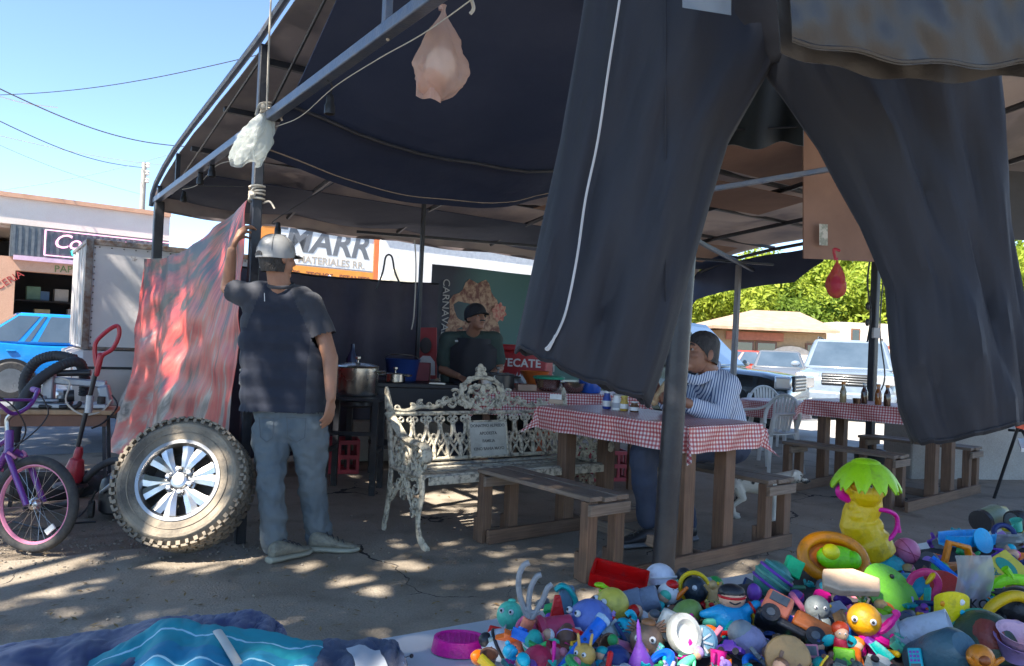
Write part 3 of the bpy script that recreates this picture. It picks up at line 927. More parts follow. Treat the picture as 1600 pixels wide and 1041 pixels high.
# navy back slope inside the far eave and hanging valance
def inner_eave(u, v):
 d = .05 + .75 * u; s = .1 + (SM - .2) * v
 return tp(d, s, lerp(2.53, roof_z(d) - .09, u ** .7) - .05 * abs(math.sin(v * 19)) * (1 - u))
q = MB(); q.grid(inner_eave, 8, 60, 0.006); q.build('eave_lining', NAVY, tent)
def valance(u, v):
 s = SM * u
 return tp(-.13 + .02 * math.sin(s * 9), s, 2.62 - .21 * v - .03 * abs(math.sin(s * 2.4)) * v)
q = MB(); q.grid(valance, 90, 4, 0.006); q.build('valance', mat('valance_cloth', (0.23, 0.19, 0.19), .8, transl=.12), tent)
def valance_r(u, v):
 d = -.13 + 2.2 * u
 return tp(d, SM + .02 * math.sin(d * 9), roof_z(d) - .02 - (.42 * v) * (1 - .55 * max(0, u - .8) / .2) + (roof_z(-.1) - roof_z(d)) * .35)
q = MB(); q.grid(valance_r, 30, 6, 0.006); q.build('valance', NAVY, tent)

# steel: side truss
def square(name, a, b_, w, m=BLUE_STEEL, up=(0, 0, 1)):
 q = MB(); q.bar(a, b_, w, w, up); return q.build(name, m, tent, bev=w * .12)
square('side_beam', tp(-.15, 0, 2.5), tp(7.7, 0, 2.5), .055)
q = MB(); q.tube([tp(d, -.03, z + .03) for d, z in ROOF_PROF], .024, 8); q.build('top_chord', BLUE_STEEL, tent)
for d in (.12, .95, 3.4, 5.15, 6.4):
 square('strut', tp(d, 0, 2.52), tp(d, 0, roof_z(d)), .035 if d != 3.4 else .05, BLUE_STEEL if d > 4 else STEEL, up=TA)
for d0, d1 in ((1.0, 3.3), (3.5, 5.1)):
 q = MB(); q.tube([tp(d0, .01, 2.53), tp(d1, .01, roof_z(d1) - .05)], .009, 6); q.build('brace_wire', STEEL, tent)
for d in (.05, 1.3, 2.35, 3.3, 4.35, 5.6):
 square('purlin', tp(d, .03, roof_z(d) - .05), tp(d, SM, roof_z(d) - .05), .04, STEEL)
for s in (1.27, 2.54, 3.81, 5.08, 6.35, 7.58):
 q = MB(); q.tube([tp(d, s, roof_z(d) - .075) for d in (0, .5, 1.3, 2.4, 3.2)] if s < 2.6 else [tp(d, s, roof_z(d) - .075) for d in (0, .5, 1.3, 2.4, 3.4, 4.4, 5.6, 6.6)], .02, 6, sq=(1, 1.3)); q.build('rafter', STEEL, tent)
square('tie_beam', tp(3.3, 2.8, 2.52), tp(1.2, 7.3, 2.42), .045, STEEL)
square('tie_beam', tp(.1, 2.0, 2.42), tp(1.6, 7.2, 2.46), .03, STEEL)
square('post', tp(.02, .02, 0), tp(.02, .02, 2.48), .085, STEEL, up=TA)
square('post', tp(3.4, .0, 0), tp(3.4, .0, 2.47), .058, STEEL, up=TA)
for u, v, Y in ((662, 330, 7.4), ):
 p = at(u, v, Y); square('post', (p.x, p.y, 0), (p.x, p.y, 2.62), .035, STEEL, up=TA)
p = at(1146, 545, 10.6); square('post', (p.x, p.y, 0), (p.x + .03, p.y, 2.5), .065, mat('grey_post', (.2, .2, .21), .5), up=TA)
p = gp(1357, 748); square('post', (p.x, p.y, 0), (p.x, p.y, 2.75), .075, STEEL, up=TA)
POST_C = p.copy()

# near round pole: its own lean
pole = thing('steel_pole', (.842, 4.05, 0), 'thick dark round steel pole leaning slightly in front of the checked table', 'pole')
q = MB(); q.tube([(.842, 4.05, 0), (.842 + .035, 4.05, 1.2), (.842 + .075, 4.05, 2.62)], .059, 20); q.build('shaft', STEEL, pole)
q = MB(); q.lathe([(.11, 0.02), (.11, .032), (.062, .034), (.062, .06)], 20, Matrix.Translation((.842, 4.05, 0))); q.build('base_plate', STEEL, pole)
q = MB(); q.ring((.842 + .071, 4.05, 2.45), .062, .008, n=20, k=6); q.build('weld_collar', STEEL, pole)

# cardboard laid on the frame and the big board hung at the right
CARD = mat('cardboard', (0.36, 0.22, 0.15), 0.85, col2=(0.29, 0.175, 0.12), scale=2.5, bump=.2, bscale=12)
CARD2 = mat('dusty_hardboard', (0.25, 0.145, 0.105), 0.85, col2=(0.20, 0.115, 0.085), scale=1.7, bump=.15, bscale=9)
def sheet(name, pts, th, m, label, cat, group=None, parent=None):
 P = [V(p) for p in pts]
 n = (P[1] - P[0]).cross(P[2] - P[0]).normalized() * th
 k = len(P)
 q = MB(); q.add(P + [p + n for p in P], [tuple(range(k))[::-1], tuple(range(k, 2 * k))] + [(i, (i + 1) % k, k + (i + 1) % k, k + i) for i in range(k)])
 return q.build(name, m, parent, label, cat, group, smooth=0)
def on_roof(d, s, lift=0.11): return tp(d, s, roof_z(d) - lift)
sheet('cardboard_sheet', [on_roof(2.5, 2.2), on_roof(2.6, 3.3), on_roof(3.2, 3.3), on_roof(3.15, 2.3)], .006, CARD, 'torn cardboard sheet under the roof beside the dark sagging tarp', 'cardboard', 'cardboard under the roof')
sheet('cardboard_sheet', [on_roof(.5, 5.4, .14), on_roof(.55, 7.0, .16), on_roof(1.25, 6.9, .12), on_roof(1.2, 5.5, .12)], .006, CARD, 'wide cardboard sheet over the far post, under the roof', 'cardboard', 'cardboard under the roof')
sheet('cardboard_sheet', [on_roof(2.5, 4.2), on_roof(2.6, 5.6), on_roof(3.3, 5.5), on_roof(3.25, 4.2)], .006, CARD2, 'pale cardboard sheet between the trouser legs, under the roof', 'cardboard', 'cardboard under the roof')
sheet('cardboard_sheet', [on_roof(1.45, 3.4), on_roof(1.5, 5.1), on_roof(2.2, 5.0), on_roof(2.15, 3.5)], .006, CARD, 'brown cardboard sheet on the middle rafters', 'cardboard', 'cardboard under the roof')
sheet('cardboard_sheet', [on_roof(3.5, 3.4), on_roof(3.5, 4.9), on_roof(4.2, 4.9), on_roof(4.2, 3.5)], .006, CARD2, 'dusty cardboard sheet nearest the hanging board', 'cardboard', 'cardboard under the roof')
hb = thing('hanging_board', at(1320, 400, 6.1), 'large brown hardboard sheet hung from the tent frame', 'board')
Yb = 6.1
sheet('panel', [at(1254, 404, Yb), at(1420, 412, Yb + .5), at(1420, 180, Yb + .5), at(1254, 205, Yb)], .012, CARD2, None, None, parent=hb)
sheet('notice', [at(1280, 383, Yb - .02), at(1293, 384, Yb + .012), at(1293, 351, Yb + .012), at(1280, 350, Yb - .02)], .002, mat('faded_print', (.5, .48, .42), .7, col2=(.25, .27, .22), scale=16, lo=.45, hi=.55), None, None, parent=hb)
for u in (1258, 1340):
 q = MB(); q.tube([at(u, 210, Yb + .05), at(u, 150, Yb + .05)], .006, 5); q.build('hanging_wire', STEEL, hb)
q = MB(); q.bar(at(1092, 299, 5.9), at(1312, 262, 5.75), .04, .04); q.build('steel_crossbar', BLUE_STEEL, None, 'thin steel bar crossing in front of the hanging board', 'bar', bev=.005)

# ---------------------------------------------------------------- red plastic side curtain
def red_tarp_mat():
 m, nt, b, N, L = nodes('worn_red_plastic')
 tc = N.new('ShaderNodeTexCoord'); mp = N.new('ShaderNodeMapping'); L.new(tc.outputs['UV'], mp.inputs[0])
 s0_ = N.new('ShaderNodeSeparateXYZ'); L.new(tc.outputs['UV'], s0_.inputs[0])
 at_ = N.new('ShaderNodeMath'); at_.operation = 'ARCTAN2'; L.new(s0_.outputs[1], at_.inputs[0]); L.new(s0_.outputs[0], at_.inputs[1])
 ln_ = N.new('ShaderNodeVectorMath'); ln_.operation = 'LENGTH'; L.new(tc.outputs['UV'], ln_.inputs[0])
 cb_ = N.new('ShaderNodeCombineXYZ'); L.new(at_.outputs[0], cb_.inputs[0]); L.new(ln_.outputs['Value'], cb_.inputs[1]); L.new(cb_.outputs[0], mp.inputs[0])
 mp.inputs['Scale'].default_value = (11, 1.5, 1)
 n = N.new('ShaderNodeTexNoise'); n.inputs['Scale'].default_value = 1.1; n.inputs['Detail'].default_value = 7; n.inputs['Roughness'].default_value = .55
 L.new(mp.outputs[0], n.inputs['Vector'])
 n2 = N.new('ShaderNodeTexNoise'); n2.inputs['Scale'].default_value = 2.2; n2.inputs['Detail'].default_value = 4
 L.new(tc.outputs['UV'], n2.inputs['Vector'])
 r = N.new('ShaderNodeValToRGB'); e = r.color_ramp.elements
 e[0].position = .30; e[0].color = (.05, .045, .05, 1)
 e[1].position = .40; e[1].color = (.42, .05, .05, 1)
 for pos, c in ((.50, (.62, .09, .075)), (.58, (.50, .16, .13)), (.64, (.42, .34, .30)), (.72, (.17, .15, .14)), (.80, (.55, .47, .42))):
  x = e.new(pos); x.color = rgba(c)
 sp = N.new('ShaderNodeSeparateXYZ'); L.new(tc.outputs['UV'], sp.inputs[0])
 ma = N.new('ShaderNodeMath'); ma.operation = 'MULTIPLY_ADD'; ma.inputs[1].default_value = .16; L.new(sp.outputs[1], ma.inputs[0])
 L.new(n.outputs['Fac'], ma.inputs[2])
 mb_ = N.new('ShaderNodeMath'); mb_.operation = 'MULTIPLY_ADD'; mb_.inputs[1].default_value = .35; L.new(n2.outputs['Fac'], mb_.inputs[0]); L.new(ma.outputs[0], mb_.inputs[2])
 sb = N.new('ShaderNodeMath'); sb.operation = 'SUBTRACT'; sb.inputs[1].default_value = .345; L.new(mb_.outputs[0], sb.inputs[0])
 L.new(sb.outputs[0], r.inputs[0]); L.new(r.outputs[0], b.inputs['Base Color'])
 bp = N.new('ShaderNodeBump'); bp.inputs['Strength'].default_value = .3; bp.inputs['Distance'].default_value = .015
 L.new(n.outputs['Fac'], bp.inputs['Height']); L.new(bp.outputs[0], b.inputs['Normal'])
 b.inputs['Roughness'].default_value = .42
 tr = N.new('ShaderNodeBsdfTranslucent'); L.new(r.outputs[0], tr.inputs[0])
 mx = N.new('ShaderNodeMixShader'); mx.inputs[0].default_value = .25
 L.new(b.outputs[0], mx.inputs[1]); L.new(tr.outputs[0], mx.inputs[2]); L.new(mx.outputs[0], N['Material Output'].inputs[0])
 return m
RT = red_tarp_mat()
top_a, top_b = tp(3.38, -.05, 2.04), tp(-.1, -.08, 1.93)
def red_fn(u, v):
 """u from the near post to the corner post, v downwards"""
 p = lerp(top_a, top_b, u)
 sagt = .10 * math.sin(PI * u) + .06 * u * (1 - u)
 z = p.z - sagt - v * (p.z - sagt - lerp(.52, .12, min(u * 1.6, 1)))
 pull = (1 - u) ** 2
 ph = (u * 15 + v * 5.5 * (1 - u)) * 1.5 + 2.2 * nz((u * 3, v * 2, 0), 1.0)
 fan = (math.sin(ph) + .5 * abs(math.sin(ph * 1.9 + 1))) * (.012 + .042 * u) * (.25 + v)
 out = .13 * v * v * (.25 + u) + fan + .03 * nz((u * 6, v * 6, 3), 1.3)
 q = p - TB * out + TA * (-.16 * v * v * u)
 return V((q.x, q.y, z))
rt = thing('side_curtain', lerp(top_a, top_b, .5) * 1.0 - V((0, 0, 1.9)), 'crumpled worn red plastic sheet tied between two tent posts', 'tarpaulin')
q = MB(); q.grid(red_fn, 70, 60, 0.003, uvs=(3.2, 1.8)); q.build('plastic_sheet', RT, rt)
def lashing(p, m, turns=4, r=.045, name='tie'):
 q = MB(); pts = []
 for k in range(turns * 10 + 1):
  a = 2 * PI * k / 10
  pts.append(V(p) + V((r * math.cos(a), r * math.sin(a), .012 * k / 10 * 2 - .03 + .01 * nz((k, 1, 1), .3))))
 q.tube(pts, .007, 5)
 q.tube(spline([pts[-1], pts[-1] + V((-.05, -.05, -.02)), pts[-1] + V((-.07, -.06, -.09))], 4), .006, 5)
 q.tube(spline([pts[0], pts[0] + V((.05, -.05, .0)), pts[0] + V((.08, -.05, -.04))], 4), .006, 5)
 q.ell(V(p) + V((-.01, -r - .008, .01)), (.022, .015, .018), nu=8, nv=6)
 return q
lashing(tp(3.4, 0, 2.06), ROPE).build('tie', ROPE, rt)
lashing(tp(3.4, 0, 1.33), ROPE).build('tie', ROPE, rt)
lashing(tp(3.4, 0, .98), ROPE).build('tie', ROPE, rt)

# ---------------------------------------------------------------- things hanging from the side beam
def bag(name, c, w, h, m, label, seed, hang, holes=False, tail=True, lean=0.0):
 """knotted plastic bag: gathered neck, bulging body, loose corners"""
 t = thing(name, (c[0], c[1], c[2] - h), label, 'bag')
 c = V(c)
 rings = []
 prof = [(p.x, p.y) for p in spline([(0, .10, 0), (.06, .07, 0), (.14, .16, 0), (.3, .46, 0), (.5, .78, 0), (.68, .98, 0), (.82, .92, 0), (.93, .66, 0), (1, .18, 0)], 5)]
 nn = 56
 for zf, rf in prof:
  ring = []
  for i in range(nn):
   a = 2 * PI * i / nn
   fold = 1 + .13 * math.sin(a * 5 + seed + zf * 3) * (1.2 - zf) + .2 * nz((math.cos(a) * 1.3, math.sin(a) * 1.3, zf * 3), 1.4, seed) + .10 * abs(nz((math.cos(a) * 2.2, math.sin(a) * 2.2, zf * 6), 2.2, seed + 3)) + .06 * nz((math.cos(a) * 5, math.sin(a) * 5, zf * 9), 2.5, seed)
   ring.append(c + V((w / 2 * rf * fold * math.cos(a) + lean * zf, w / 2 * .8 * rf * fold * math.sin(a), -h * zf + .02 * h * math.sin(3 * a + seed) * zf)))
  rings.append(ring)
 q = MB(); q.loft(rings); q.build('pouch', m, t, smooth=32)
 q = MB()
 q.tube(spline([c + V((-.01, 0, -.02)), c + V((-.03, -.01, .06)), V(hang)], 5), .01, 6)
 q.build('handle', m, t)
 if tail:
  q = MB(); q.grid(lambda u, v: c + V((-w * .42 + .10 * u * w + lean, -w * .12 + .02 * math.sin(7 * u), -h * (.72 + .3 * v) + .01 * math.sin(9 * v))) + V((w * .35 * u, 0, -.02 * u)), 8, 6, .002); q.build('loose_corner', m, t)
 return t, c
PINKF = film('pink_bag_film', (0.80, 0.55, 0.44), .5, .22)
WHITEF = film('white_bag_film', (0.62, 0.66, 0.64), .38, .22)
REDF = film('red_bag_film', (0.62, 0.06, 0.10), .78, .22)
t, c = bag('plastic_bag', at(693, 8, 3.05), .215, .375, PINKF, 'knotted pinkish plastic bag full of things hanging from the tent beam', 1.0, tp(5.4, .02, 2.56))
q = MB()
q.ell(c + V((.0, 0, -.24)), (.062, .05, .07), nu=10, nv=8); q.build('contents', mat('paper_white', (.7, .62, .55), .8), t)
q = MB(); q.ell(c + V((-.02, .0, -.29)), (.05, .045, .04), nu=10, nv=8); q.build('contents', mat('crumpled_peach', (.6, .38, .28), .8), t)
# the white bag is open: two loops with a hole between
wb = thing('plastic_bag', at(398, 260, 4.4), 'torn white plastic bag tied where the beam meets the near post', 'bag')
P0 = at(416, 178, 4.38)
def wbf(u, v):
 a = 2 * PI * u
 r = (.012 + .078 * math.sin(PI * min(v * .62 + .05, 1)) ** .8) * (1 + .18 * nz((math.cos(a) * 2, math.sin(a) * 2, v * 5), 1.7))
 return P0 + V((-.055 * v * 2.0 + r * math.cos(a) * (1 + .25 * math.sin(4 * a + 3 * v)), r * .5 * math.sin(a), -.29 * v - .02 * math.sin(3 * a + 1) * v))
q = MB(); q.grid(wbf, 44, 26, .0012); q.build('pouch', WHITEF, wb)
for k in (-1, 1):
 q = MB(); q.tube(spline([P0 + V((0, 0, .0)), P0 + V((.01 + .02 * k, -.03, -.08)), P0 + V((-.01 + .04 * k, -.035, -.2)), P0 + V((-.04, -.03, -.27))], 6), [.012] * 19, 8, sq=(1.6, .5)); q.build('handle', WHITEF, wb)
lashing(P0 + V((.0, 0, .02)), ROPE, 3, .03).build('tie', ROPE, wb)
t, c = bag('plastic_bag', at(1308, 403, 5.6), .145, .29, REDF, 'red plastic bag hanging below the brown board', 4.0, at(1312, 392, 5.6), tail=False)
q = MB(); q.ell(c + V((0, 0, -.19)), (.04, .035, .06), nu=10, nv=8); q.build('contents', mat('bag_red_inside', (.4, .04, .06), .8), t)

def socket(u, v, Y, top, label):
 p = at(u, v, Y)
 t = thing('lamp_socket', p, label, 'lamp socket', 'empty lamp sockets under the tent')
 q = MB(); q.lathe([(.012, .075), (.017, .07), (.02, .05), (.021, .03), (.026, .02), (.027, -.02), (.022, -.022), (.020, .0)], 14, Matrix.Translation(p)); q.build('holder', BLACK, t)
 q = MB(); q.tube(spline([p + V((0, 0, .07)), p + V((.006, 0, .12)), V(top)], 5), .004, 5); q.build('cord', BLACK, t)
socket(515, 172, 3.75, tp(4.5, 0, 2.47), 'black lamp socket hanging under the middle of the side beam')
socket(331, 272, 5.6, tp(2.1, 0.0, 2.47), 'black lamp socket left of the white bag, the higher of two')
socket(313, 284, 5.9, tp(1.8, 0.0, 2.47), 'black lamp socket left of the white bag, the lower of two')
socket(287, 312, 7.0, tp(.8, .6, 2.6), 'small lamp socket by the corner post of the tent')
socket(434, 362, 6.2, tp(2.4, 1.2, 2.7), 'lamp socket just above the grey cap of the standing man')

def rope(name, pts, r, m, label, cat='rope', n=6):
 q = MB(); q.tube(spline(pts, n), r, 5); return q.build(name, m, None, label, cat)
rope('hanging_rope', [at(424, -10, 4.25), at(420, 80, 4.28), at(417, 172, 4.34)], .006, ROPE, 'pale cord stretched down to the white bag')
rope('hanging_rope', [at(602, -10, 3.15), at(600, 30, 3.15), at(598, 42, 3.14), at(606, 62, 3.1)], .008, ROPE, 'knotted pale cord on the beam left of the pink bag')
rope('hanging_rope', [at(733, -10, 2.75), at(740, 12, 2.75), at(735, 22, 2.75)], .007, ROPE, 'short pale cord end at the top right of the pink bag')
rope('beam_wire', [tp(d, .035, 2.46 - .025 * (1 + math.sin(d * 5))) for d in (1.0, 1.6, 2.2, 2.8, 3.4, 4.0, 4.5, 5.0, 5.5, 6.2)], .0025, ROPE, 'thin pale wire slung along the underside of the side beam', 'wire')
rope('loop_rope', [at(588, 452, 7.8), at(598, 425, 7.8), at(603, 401, 7.8), at(612, 401, 7.8), at(617, 425, 7.8), at(627, 448, 7.8)], .010, BLACK, 'dark rope looped over the top of the dark back wall')
rope('hanging_rope', [at(648, 375, 7.0), at(650, 420, 7.0), at(647, 490, 7.0), at(643, 515, 7.0)], .006, ROPE, 'pale cord dangling beside the thin tent post')
# cables with plugs on the far post
rope('hanging_cable', [POST_C + V((-.07, -.05, 2.5)), POST_C + V((-.11, -.05, 2.1)), POST_C + V((-.06, -.05, 1.75)), POST_C + V((-.09, -.05, 1.45))], .010, BLACK, 'black cable with plugs hanging along the far post', 'cable')
rope('hanging_cable', [POST_C + V((.06, -.05, 2.2)), POST_C + V((.04, -.05, 1.6)), POST_C + V((.11, -.05, 1.1)), POST_C + V((.05, -.05, .9))], .008, BLACK, 'thin cable looping down the other side of the far post', 'cable')
t = thing('power_outlet', POST_C + V((-.06, -.06, 1.5)), 'small grey outlet box and plugs strapped to the far post', 'outlet')
q = MB(); q.box(POST_C + V((-.01, -.07, 1.55)), (.07, .05, .11)); q.build('outlet_box', mat('pale_grey_plastic', (.5, .5, .5), .5), t, bev=.006)
for k in range(2):
 q = MB(); q.lathe([(.012, 0), (.022, .02), (.022, .06), (.01, .08)], 8, Matrix.Translation(POST_C + V((-.1, -.06, 1.62 + .17 * k)))); q.build('plug', BLACK, t)
q = MB();
bk = thing('bucket', (POST_C.x, POST_C.y, 0), 'black bucket footing around the far post', 'bucket')
q.lathe([(.13, .02), (.155, .28), (.165, .3), (.16, .31), (.145, .3), (.13, .25)], 20, Matrix.Translation((POST_C.x, POST_C.y, 0))); q.build('shell', BLACK, bk)
q = MB(); q.lathe([(.145, .27), (.02, .275)], 18, Matrix.Translation((POST_C.x, POST_C.y, 0))); q.build('fill', KERBM, bk)

# neighbouring stall at the right border
nb = thing('neighbour_stall', (6.0, 7.5, 0), 'corrugated sheet roof of the next stall at the upper right border', 'stall')
def corr(u, v):
 x = 3.9 + 4.2 * u; y = 5.0 + 4.0 * v
 return V((x, y, 3.42 - .12 * v + .02 * math.sin(x * 42)))
q = MB(); q.grid(corr, 160, 6, .004); q.build('roof_sheet', mat('rusty_sheet', (.26, .24, .21), .6, metal=.3, col2=(.2, .14, .1)), nb)
for k in range(5):
 y = 5.2 + .9 * k
 q = MB(); q.bar((3.95, y, 3.34 - .027 * k), (8, y, 3.34 - .027 * k), .05, .06); q.build('purlin', mat('pale_steel', (.35, .34, .3), .5, metal=.3), nb)
q = MB(); q.grid(lambda u, v: V((4.35 + 3.6 * u, 6.9 + .02 * math.sin(20 * u), 3.02 - .62 * v)), 30, 4, .01); q.build('fascia_sheet', mat('dark_sheet', (.05, .05, .055), .7), nb)
for x, y in ((4.9, 6.95), (7.8, 6.95), (4.9, 8.9)):
 q = MB(); q.bar((x, y, 0), (x, y, 3.2), .06, .06, up=(1, 0, 0)); q.build('post', STEEL, nb)

# ---------------------------------------------------------------- picnic tables with attached benches
WOODD = wood_mat('weathered_brown_timber', (0.20, 0.115, 0.07), (0.085, 0.05, 0.032))
WOODG = wood_mat('weathered_grey_planks', (0.25, 0.19, 0.145), (0.11, 0.08, 0.06))
CHECK = check_mat('red_gingham_oilcloth', (0.68, 0.60, 0.58), (0.50, 0.17, 0.17), (0.33, 0.035, 0.045), 0.012)
PA, PB = V((.62, -.78, 0)).normalized(), V((.78, .62, 0)).normalized()
PIC_RZ = math.atan2(PA.y, PA.x)
def picnic(label):
 t = thing('picnic_table', (0, 0, 0), label, 'picnic table', 'wooden picnic tables of the food stall')
 r_ = random.Random(2)
 for k in range(4):
  y = -.24 + .16 * k
  q = MB(); q.bar((-.6, y, .828), (.6, y, .828), .152, .034); q.build('top_plank', WOODG, t, bev=.004)
 for x in (-.5, .5):
  for y in (-.19, .19):
   q = MB(); q.bar((x, y, .022), (x, y, .81), .088, .095, up=(0, 1, 0)); q.build('leg', WOODD, t, bev=.005)
  q = MB(); q.bar((x - .062, -.29, .775), (x - .062, .29, .775), .03, .07); q.build('crosspiece', WOODD, t, bev=.004)
  q = MB(); q.bar((x + .062, -.88, .065), (x + .062, .84, .065), .03, .085); q.build('floor_rail', WOODD, t, bev=.004)
 q = MB(); q.bar((-.56, -.05, .075), (.56, -.05, .075), .04, .07); q.build('floor_rail', WOODG, t, bev=.004)
 for yc, x0, x1 in ((-.76, -.55, .47), (.69, -.5, .58)):
  for k in range(3):
   y = yc - .096 + .096 * k
   dz = r_.uniform(-.003, .003)
   q = MB(); q.bar((x0 + r_.uniform(-.01, .01), y, .458 + dz), (x1 + r_.uniform(-.01, .01), y, .458 + dz), .09, .026); q.build('bench_plank', WOODG, t, bev=.003)
  for x in (x0 + .05, x1 - .05):
   for y in (yc - .105, yc + .105):
    q = MB(); q.bar((x, y, .022), (x, y, .444), .062, .072, up=(0, 1, 0)); q.build('bench_leg', WOODD, t, bev=.004)
    q = MB(); q.bar((x - .052, y, .025), (x - .052, y, .17), .035, .06, up=(0, 1, 0)); q.build('leg_block', WOODD, t, bev=.003)
   q = MB(); q.bar((x + .048, yc - .15, .405), (x + .048, yc + .15, .405), .026, .06); q.build('bench_crosspiece', WOODG, t, bev=.003)
 return t
pic1 = picnic('wooden picnic table with attached benches beside the near steel pole')
PC1 = V((.865, 4.945, 0))
pic1.matrix_basis = xform(PC1, PIC_RZ)
PC2 = V((3.58, 7.32, 0))
dup(pic1, xform(PC2, PIC_RZ + .05), 'wooden picnic table with attached benches by the far post')

def cloth(name, hx, hy, over, ztop, xf, label, m, seed=0, n=64, tip=1.25):
 Lx, Ly = hx + over, hy + over
 def fn(u, v):
  x = (u * 2 - 1) * Lx; y = (v * 2 - 1) * Ly
  ex = max(abs(x) - hx, 0); ey = max(abs(y) - hy, 0)
  sx, sy = (1 if x > 0 else -1), (1 if y > 0 else -1)
  px, py, z = x, y, ztop
  if ex > 0 or ey > 0:
   fl = .012 + .012 * math.sin(x * 17 + y * 23 + seed) * min(1, (ex + ey) / .08)
   if ex > 0 and ey > 0:
    k = min(ex, ey)
    d = math.hypot(ex, ey)
    z = ztop - d * .93
    px = sx * (hx + fl + .42 * k); py = sy * (hy + fl + .42 * k)
    if ex > ey: py = sy * (hy + fl + .55 * ey)
    else: px = sx * (hx + fl + .55 * ex)
   elif ex > 0:
    px = sx * (hx + min(fl, ex)); z = ztop - ex
   else:
    py = sy * (hy + min(fl, ey)); z = ztop - ey
  z += .003 * nz((x, y, seed), 6)
  return xf @ V((px, py, z))
 q = MB(); q.grid(fn, n, int(n * Ly / Lx), .002, uvs=(2 * Lx, 2 * Ly))
 return q.build(name, m, None, label, 'tablecloth', 'red checked tablecloths')
cloth('tablecloth', .63, .335, .155, .851, xform(PC1, PIC_RZ), 'red gingham cloth over the picnic table the striped shirt man eats at', CHECK, 1)
cloth('tablecloth', .63, .335, .155, .851, xform(PC2, PIC_RZ + .05), 'red gingham cloth over the far picnic table with brown bottles', CHECK, 4)

def bottle(p, h, r, m, mcap, label, group='bottles on the tables', neck=.5, lm=None, fill=None, cat='bottle'):
 t = thing('sauce_bottle', p, label, cat, group)
 q = MB(); q.lathe([(r * .9, 0), (r, .01), (r, h * .55), (r * .8, h * .66), (r * neck, h * .78), (r * neck, h * .9)], 16, Matrix.Translation(V(p))); q.build('body', m, t)
 q = MB(); q.lathe([(r * neck * 1.15, h * .89), (r * neck * 1.15, h * .985), (r * neck * .9, h)], 12, Matrix.Translation(V(p))); q.build('cap', mcap, t)
 if lm:
  q = MB(); q.lathe([(r + .001, h * .15), (r + .001, h * .46)], 16, Matrix.Translation(V(p)), caps=False); q.build('label_band', lm, t)
 return t
AMBER = mat('amber_sauce', (0.30, 0.10, 0.02), 0.12, coat=.5)
DARKS = mat('dark_sauce', (0.06, 0.025, 0.015), 0.12, coat=.5)
CLEARB = mat('pale_bottle', (0.28, 0.22, 0.12), 0.12, coat=.5)
REDC = mat('red_cap', (0.45, 0.03, 0.03), .4); WHITEC = mat('white_cap', (.7, .7, .68), .4); ORC = mat('orange_cap', (.6, .2, .03), .4)
zt = .853
for u, v, m, c, lab in ((1317, 629, CLEARB, ORC, 'slim pale sauce bottle standing apart at the left on the far table'),
      (1350, 631, DARKS, WHITEC, 'dark sauce bottle with white cap beside the far post'),
      (1372, 633, AMBER, ORC, 'amber sauce bottle between two dark ones on the far table'),
      (1386, 635, DARKS, ORC, 'dark sauce bottle with orange cap nearest the trouser leg')):
 p = gp(u, v, zt); p.z = zt
 bottle(p, .19, .03, m, c, lab)
p = gp(1339, 631, zt); q = MB(); q.lathe([(.035, 0), (.04, .05), (.038, .05), (.033, .01)], 14, Matrix.Translation(p)); q.build('salsa_bowl', DARKS, None, 'small dark salsa bowl between bottles on the far table', 'bowl')
for u, v, h, r, m, c, lm, lab in ((948, 639, .12, .03, mat('blue_bottle', (.03, .06, .3), .35), WHITEC, WHITE, 'blue squeeze bottle with white label on the near checked table'),
       (963, 641, .11, .032, WHITE, mat('grey_cap', (.3, .3, .3), .4), mat('label_grey', (.4, .42, .45), .6), 'white cream tub with printed label on the near checked table'),
       (975, 642, .10, .028, mat('mustard', (.5, .33, .05), .4), mat('yellow_cap', (.6, .5, .1), .4), WHITE, 'yellow mustard bottle on the near checked table'),
       (991, 644, .07, .03, mat('brown_jar', (.12, .06, .03), .2), WHITEC, WHITE, 'low brown jar near the pole on the near checked table')):
 p = gp(u, v, zt); p.z = zt
 bottle(p, h, r, m, c, lab, neck=.7, lm=lm)
p = gp(868, 632, zt); t = thing('napkin_holder', p, 'folded napkins in a small holder at the sunny end of the near table', 'napkins')
q = MB(); q.box(p + V((0, 0, .02)), (.1, .05, .03)); q.build('holder', mat('tan_plastic', (.5, .36, .25), .5), t, bev=.004)
q = MB(); q.grid(lambda u, v: p + V((-.04 + .08 * u, .01 * math.sin(5 * u), .02 + .05 * v)), 6, 3, .006); q.build('napkin', WHITE, t)

# ---------------------------------------------------------------- cast iron bench
IRON = mat('chipped_white_iron', (0.56, 0.50, 0.38), 0.55, col2=(0.14, 0.125, 0.10), scale=24, lo=.47, hi=.64, bump=.5, bscale=60)
IRON2 = mat('white_iron_seat', (0.48, 0.44, 0.35), 0.5, col2=(0.16, 0.15, 0.14), scale=22, lo=.46, hi=.64, bump=.4, bscale=50)
bench = thing('iron_bench', (0, 0, 0), 'ornate white cast iron park bench with a lettered plaque', 'bench')
HL = .735
def bk_pt(x, t, off=0.0):
 """a point of the raked back panel: x along, t up from the seat"""
 return V((x, .40 + .20 * t - off, .445 + t))
def spiral(c, r0, turns, axu, axv, th, dirn=1, start=0.0, n=18, taper=.45):
 pts = []; rr = []
 for k in range(n + 1):
  f = k / n
  a = start + dirn * 2 * PI * turns * f
  r = r0 * (1 - .86 * f)
  pts.append(V(c) + axu * (r * math.cos(a)) + axv * (r * math.sin(a))); rr.append(th * (1 - taper * f))
 return pts, rr
BU = V((1, 0, 0)); BV = V((0, .20, 1)).normalized(); YV = V((0, 1, 0)); ZV = V((0, 0, 1))
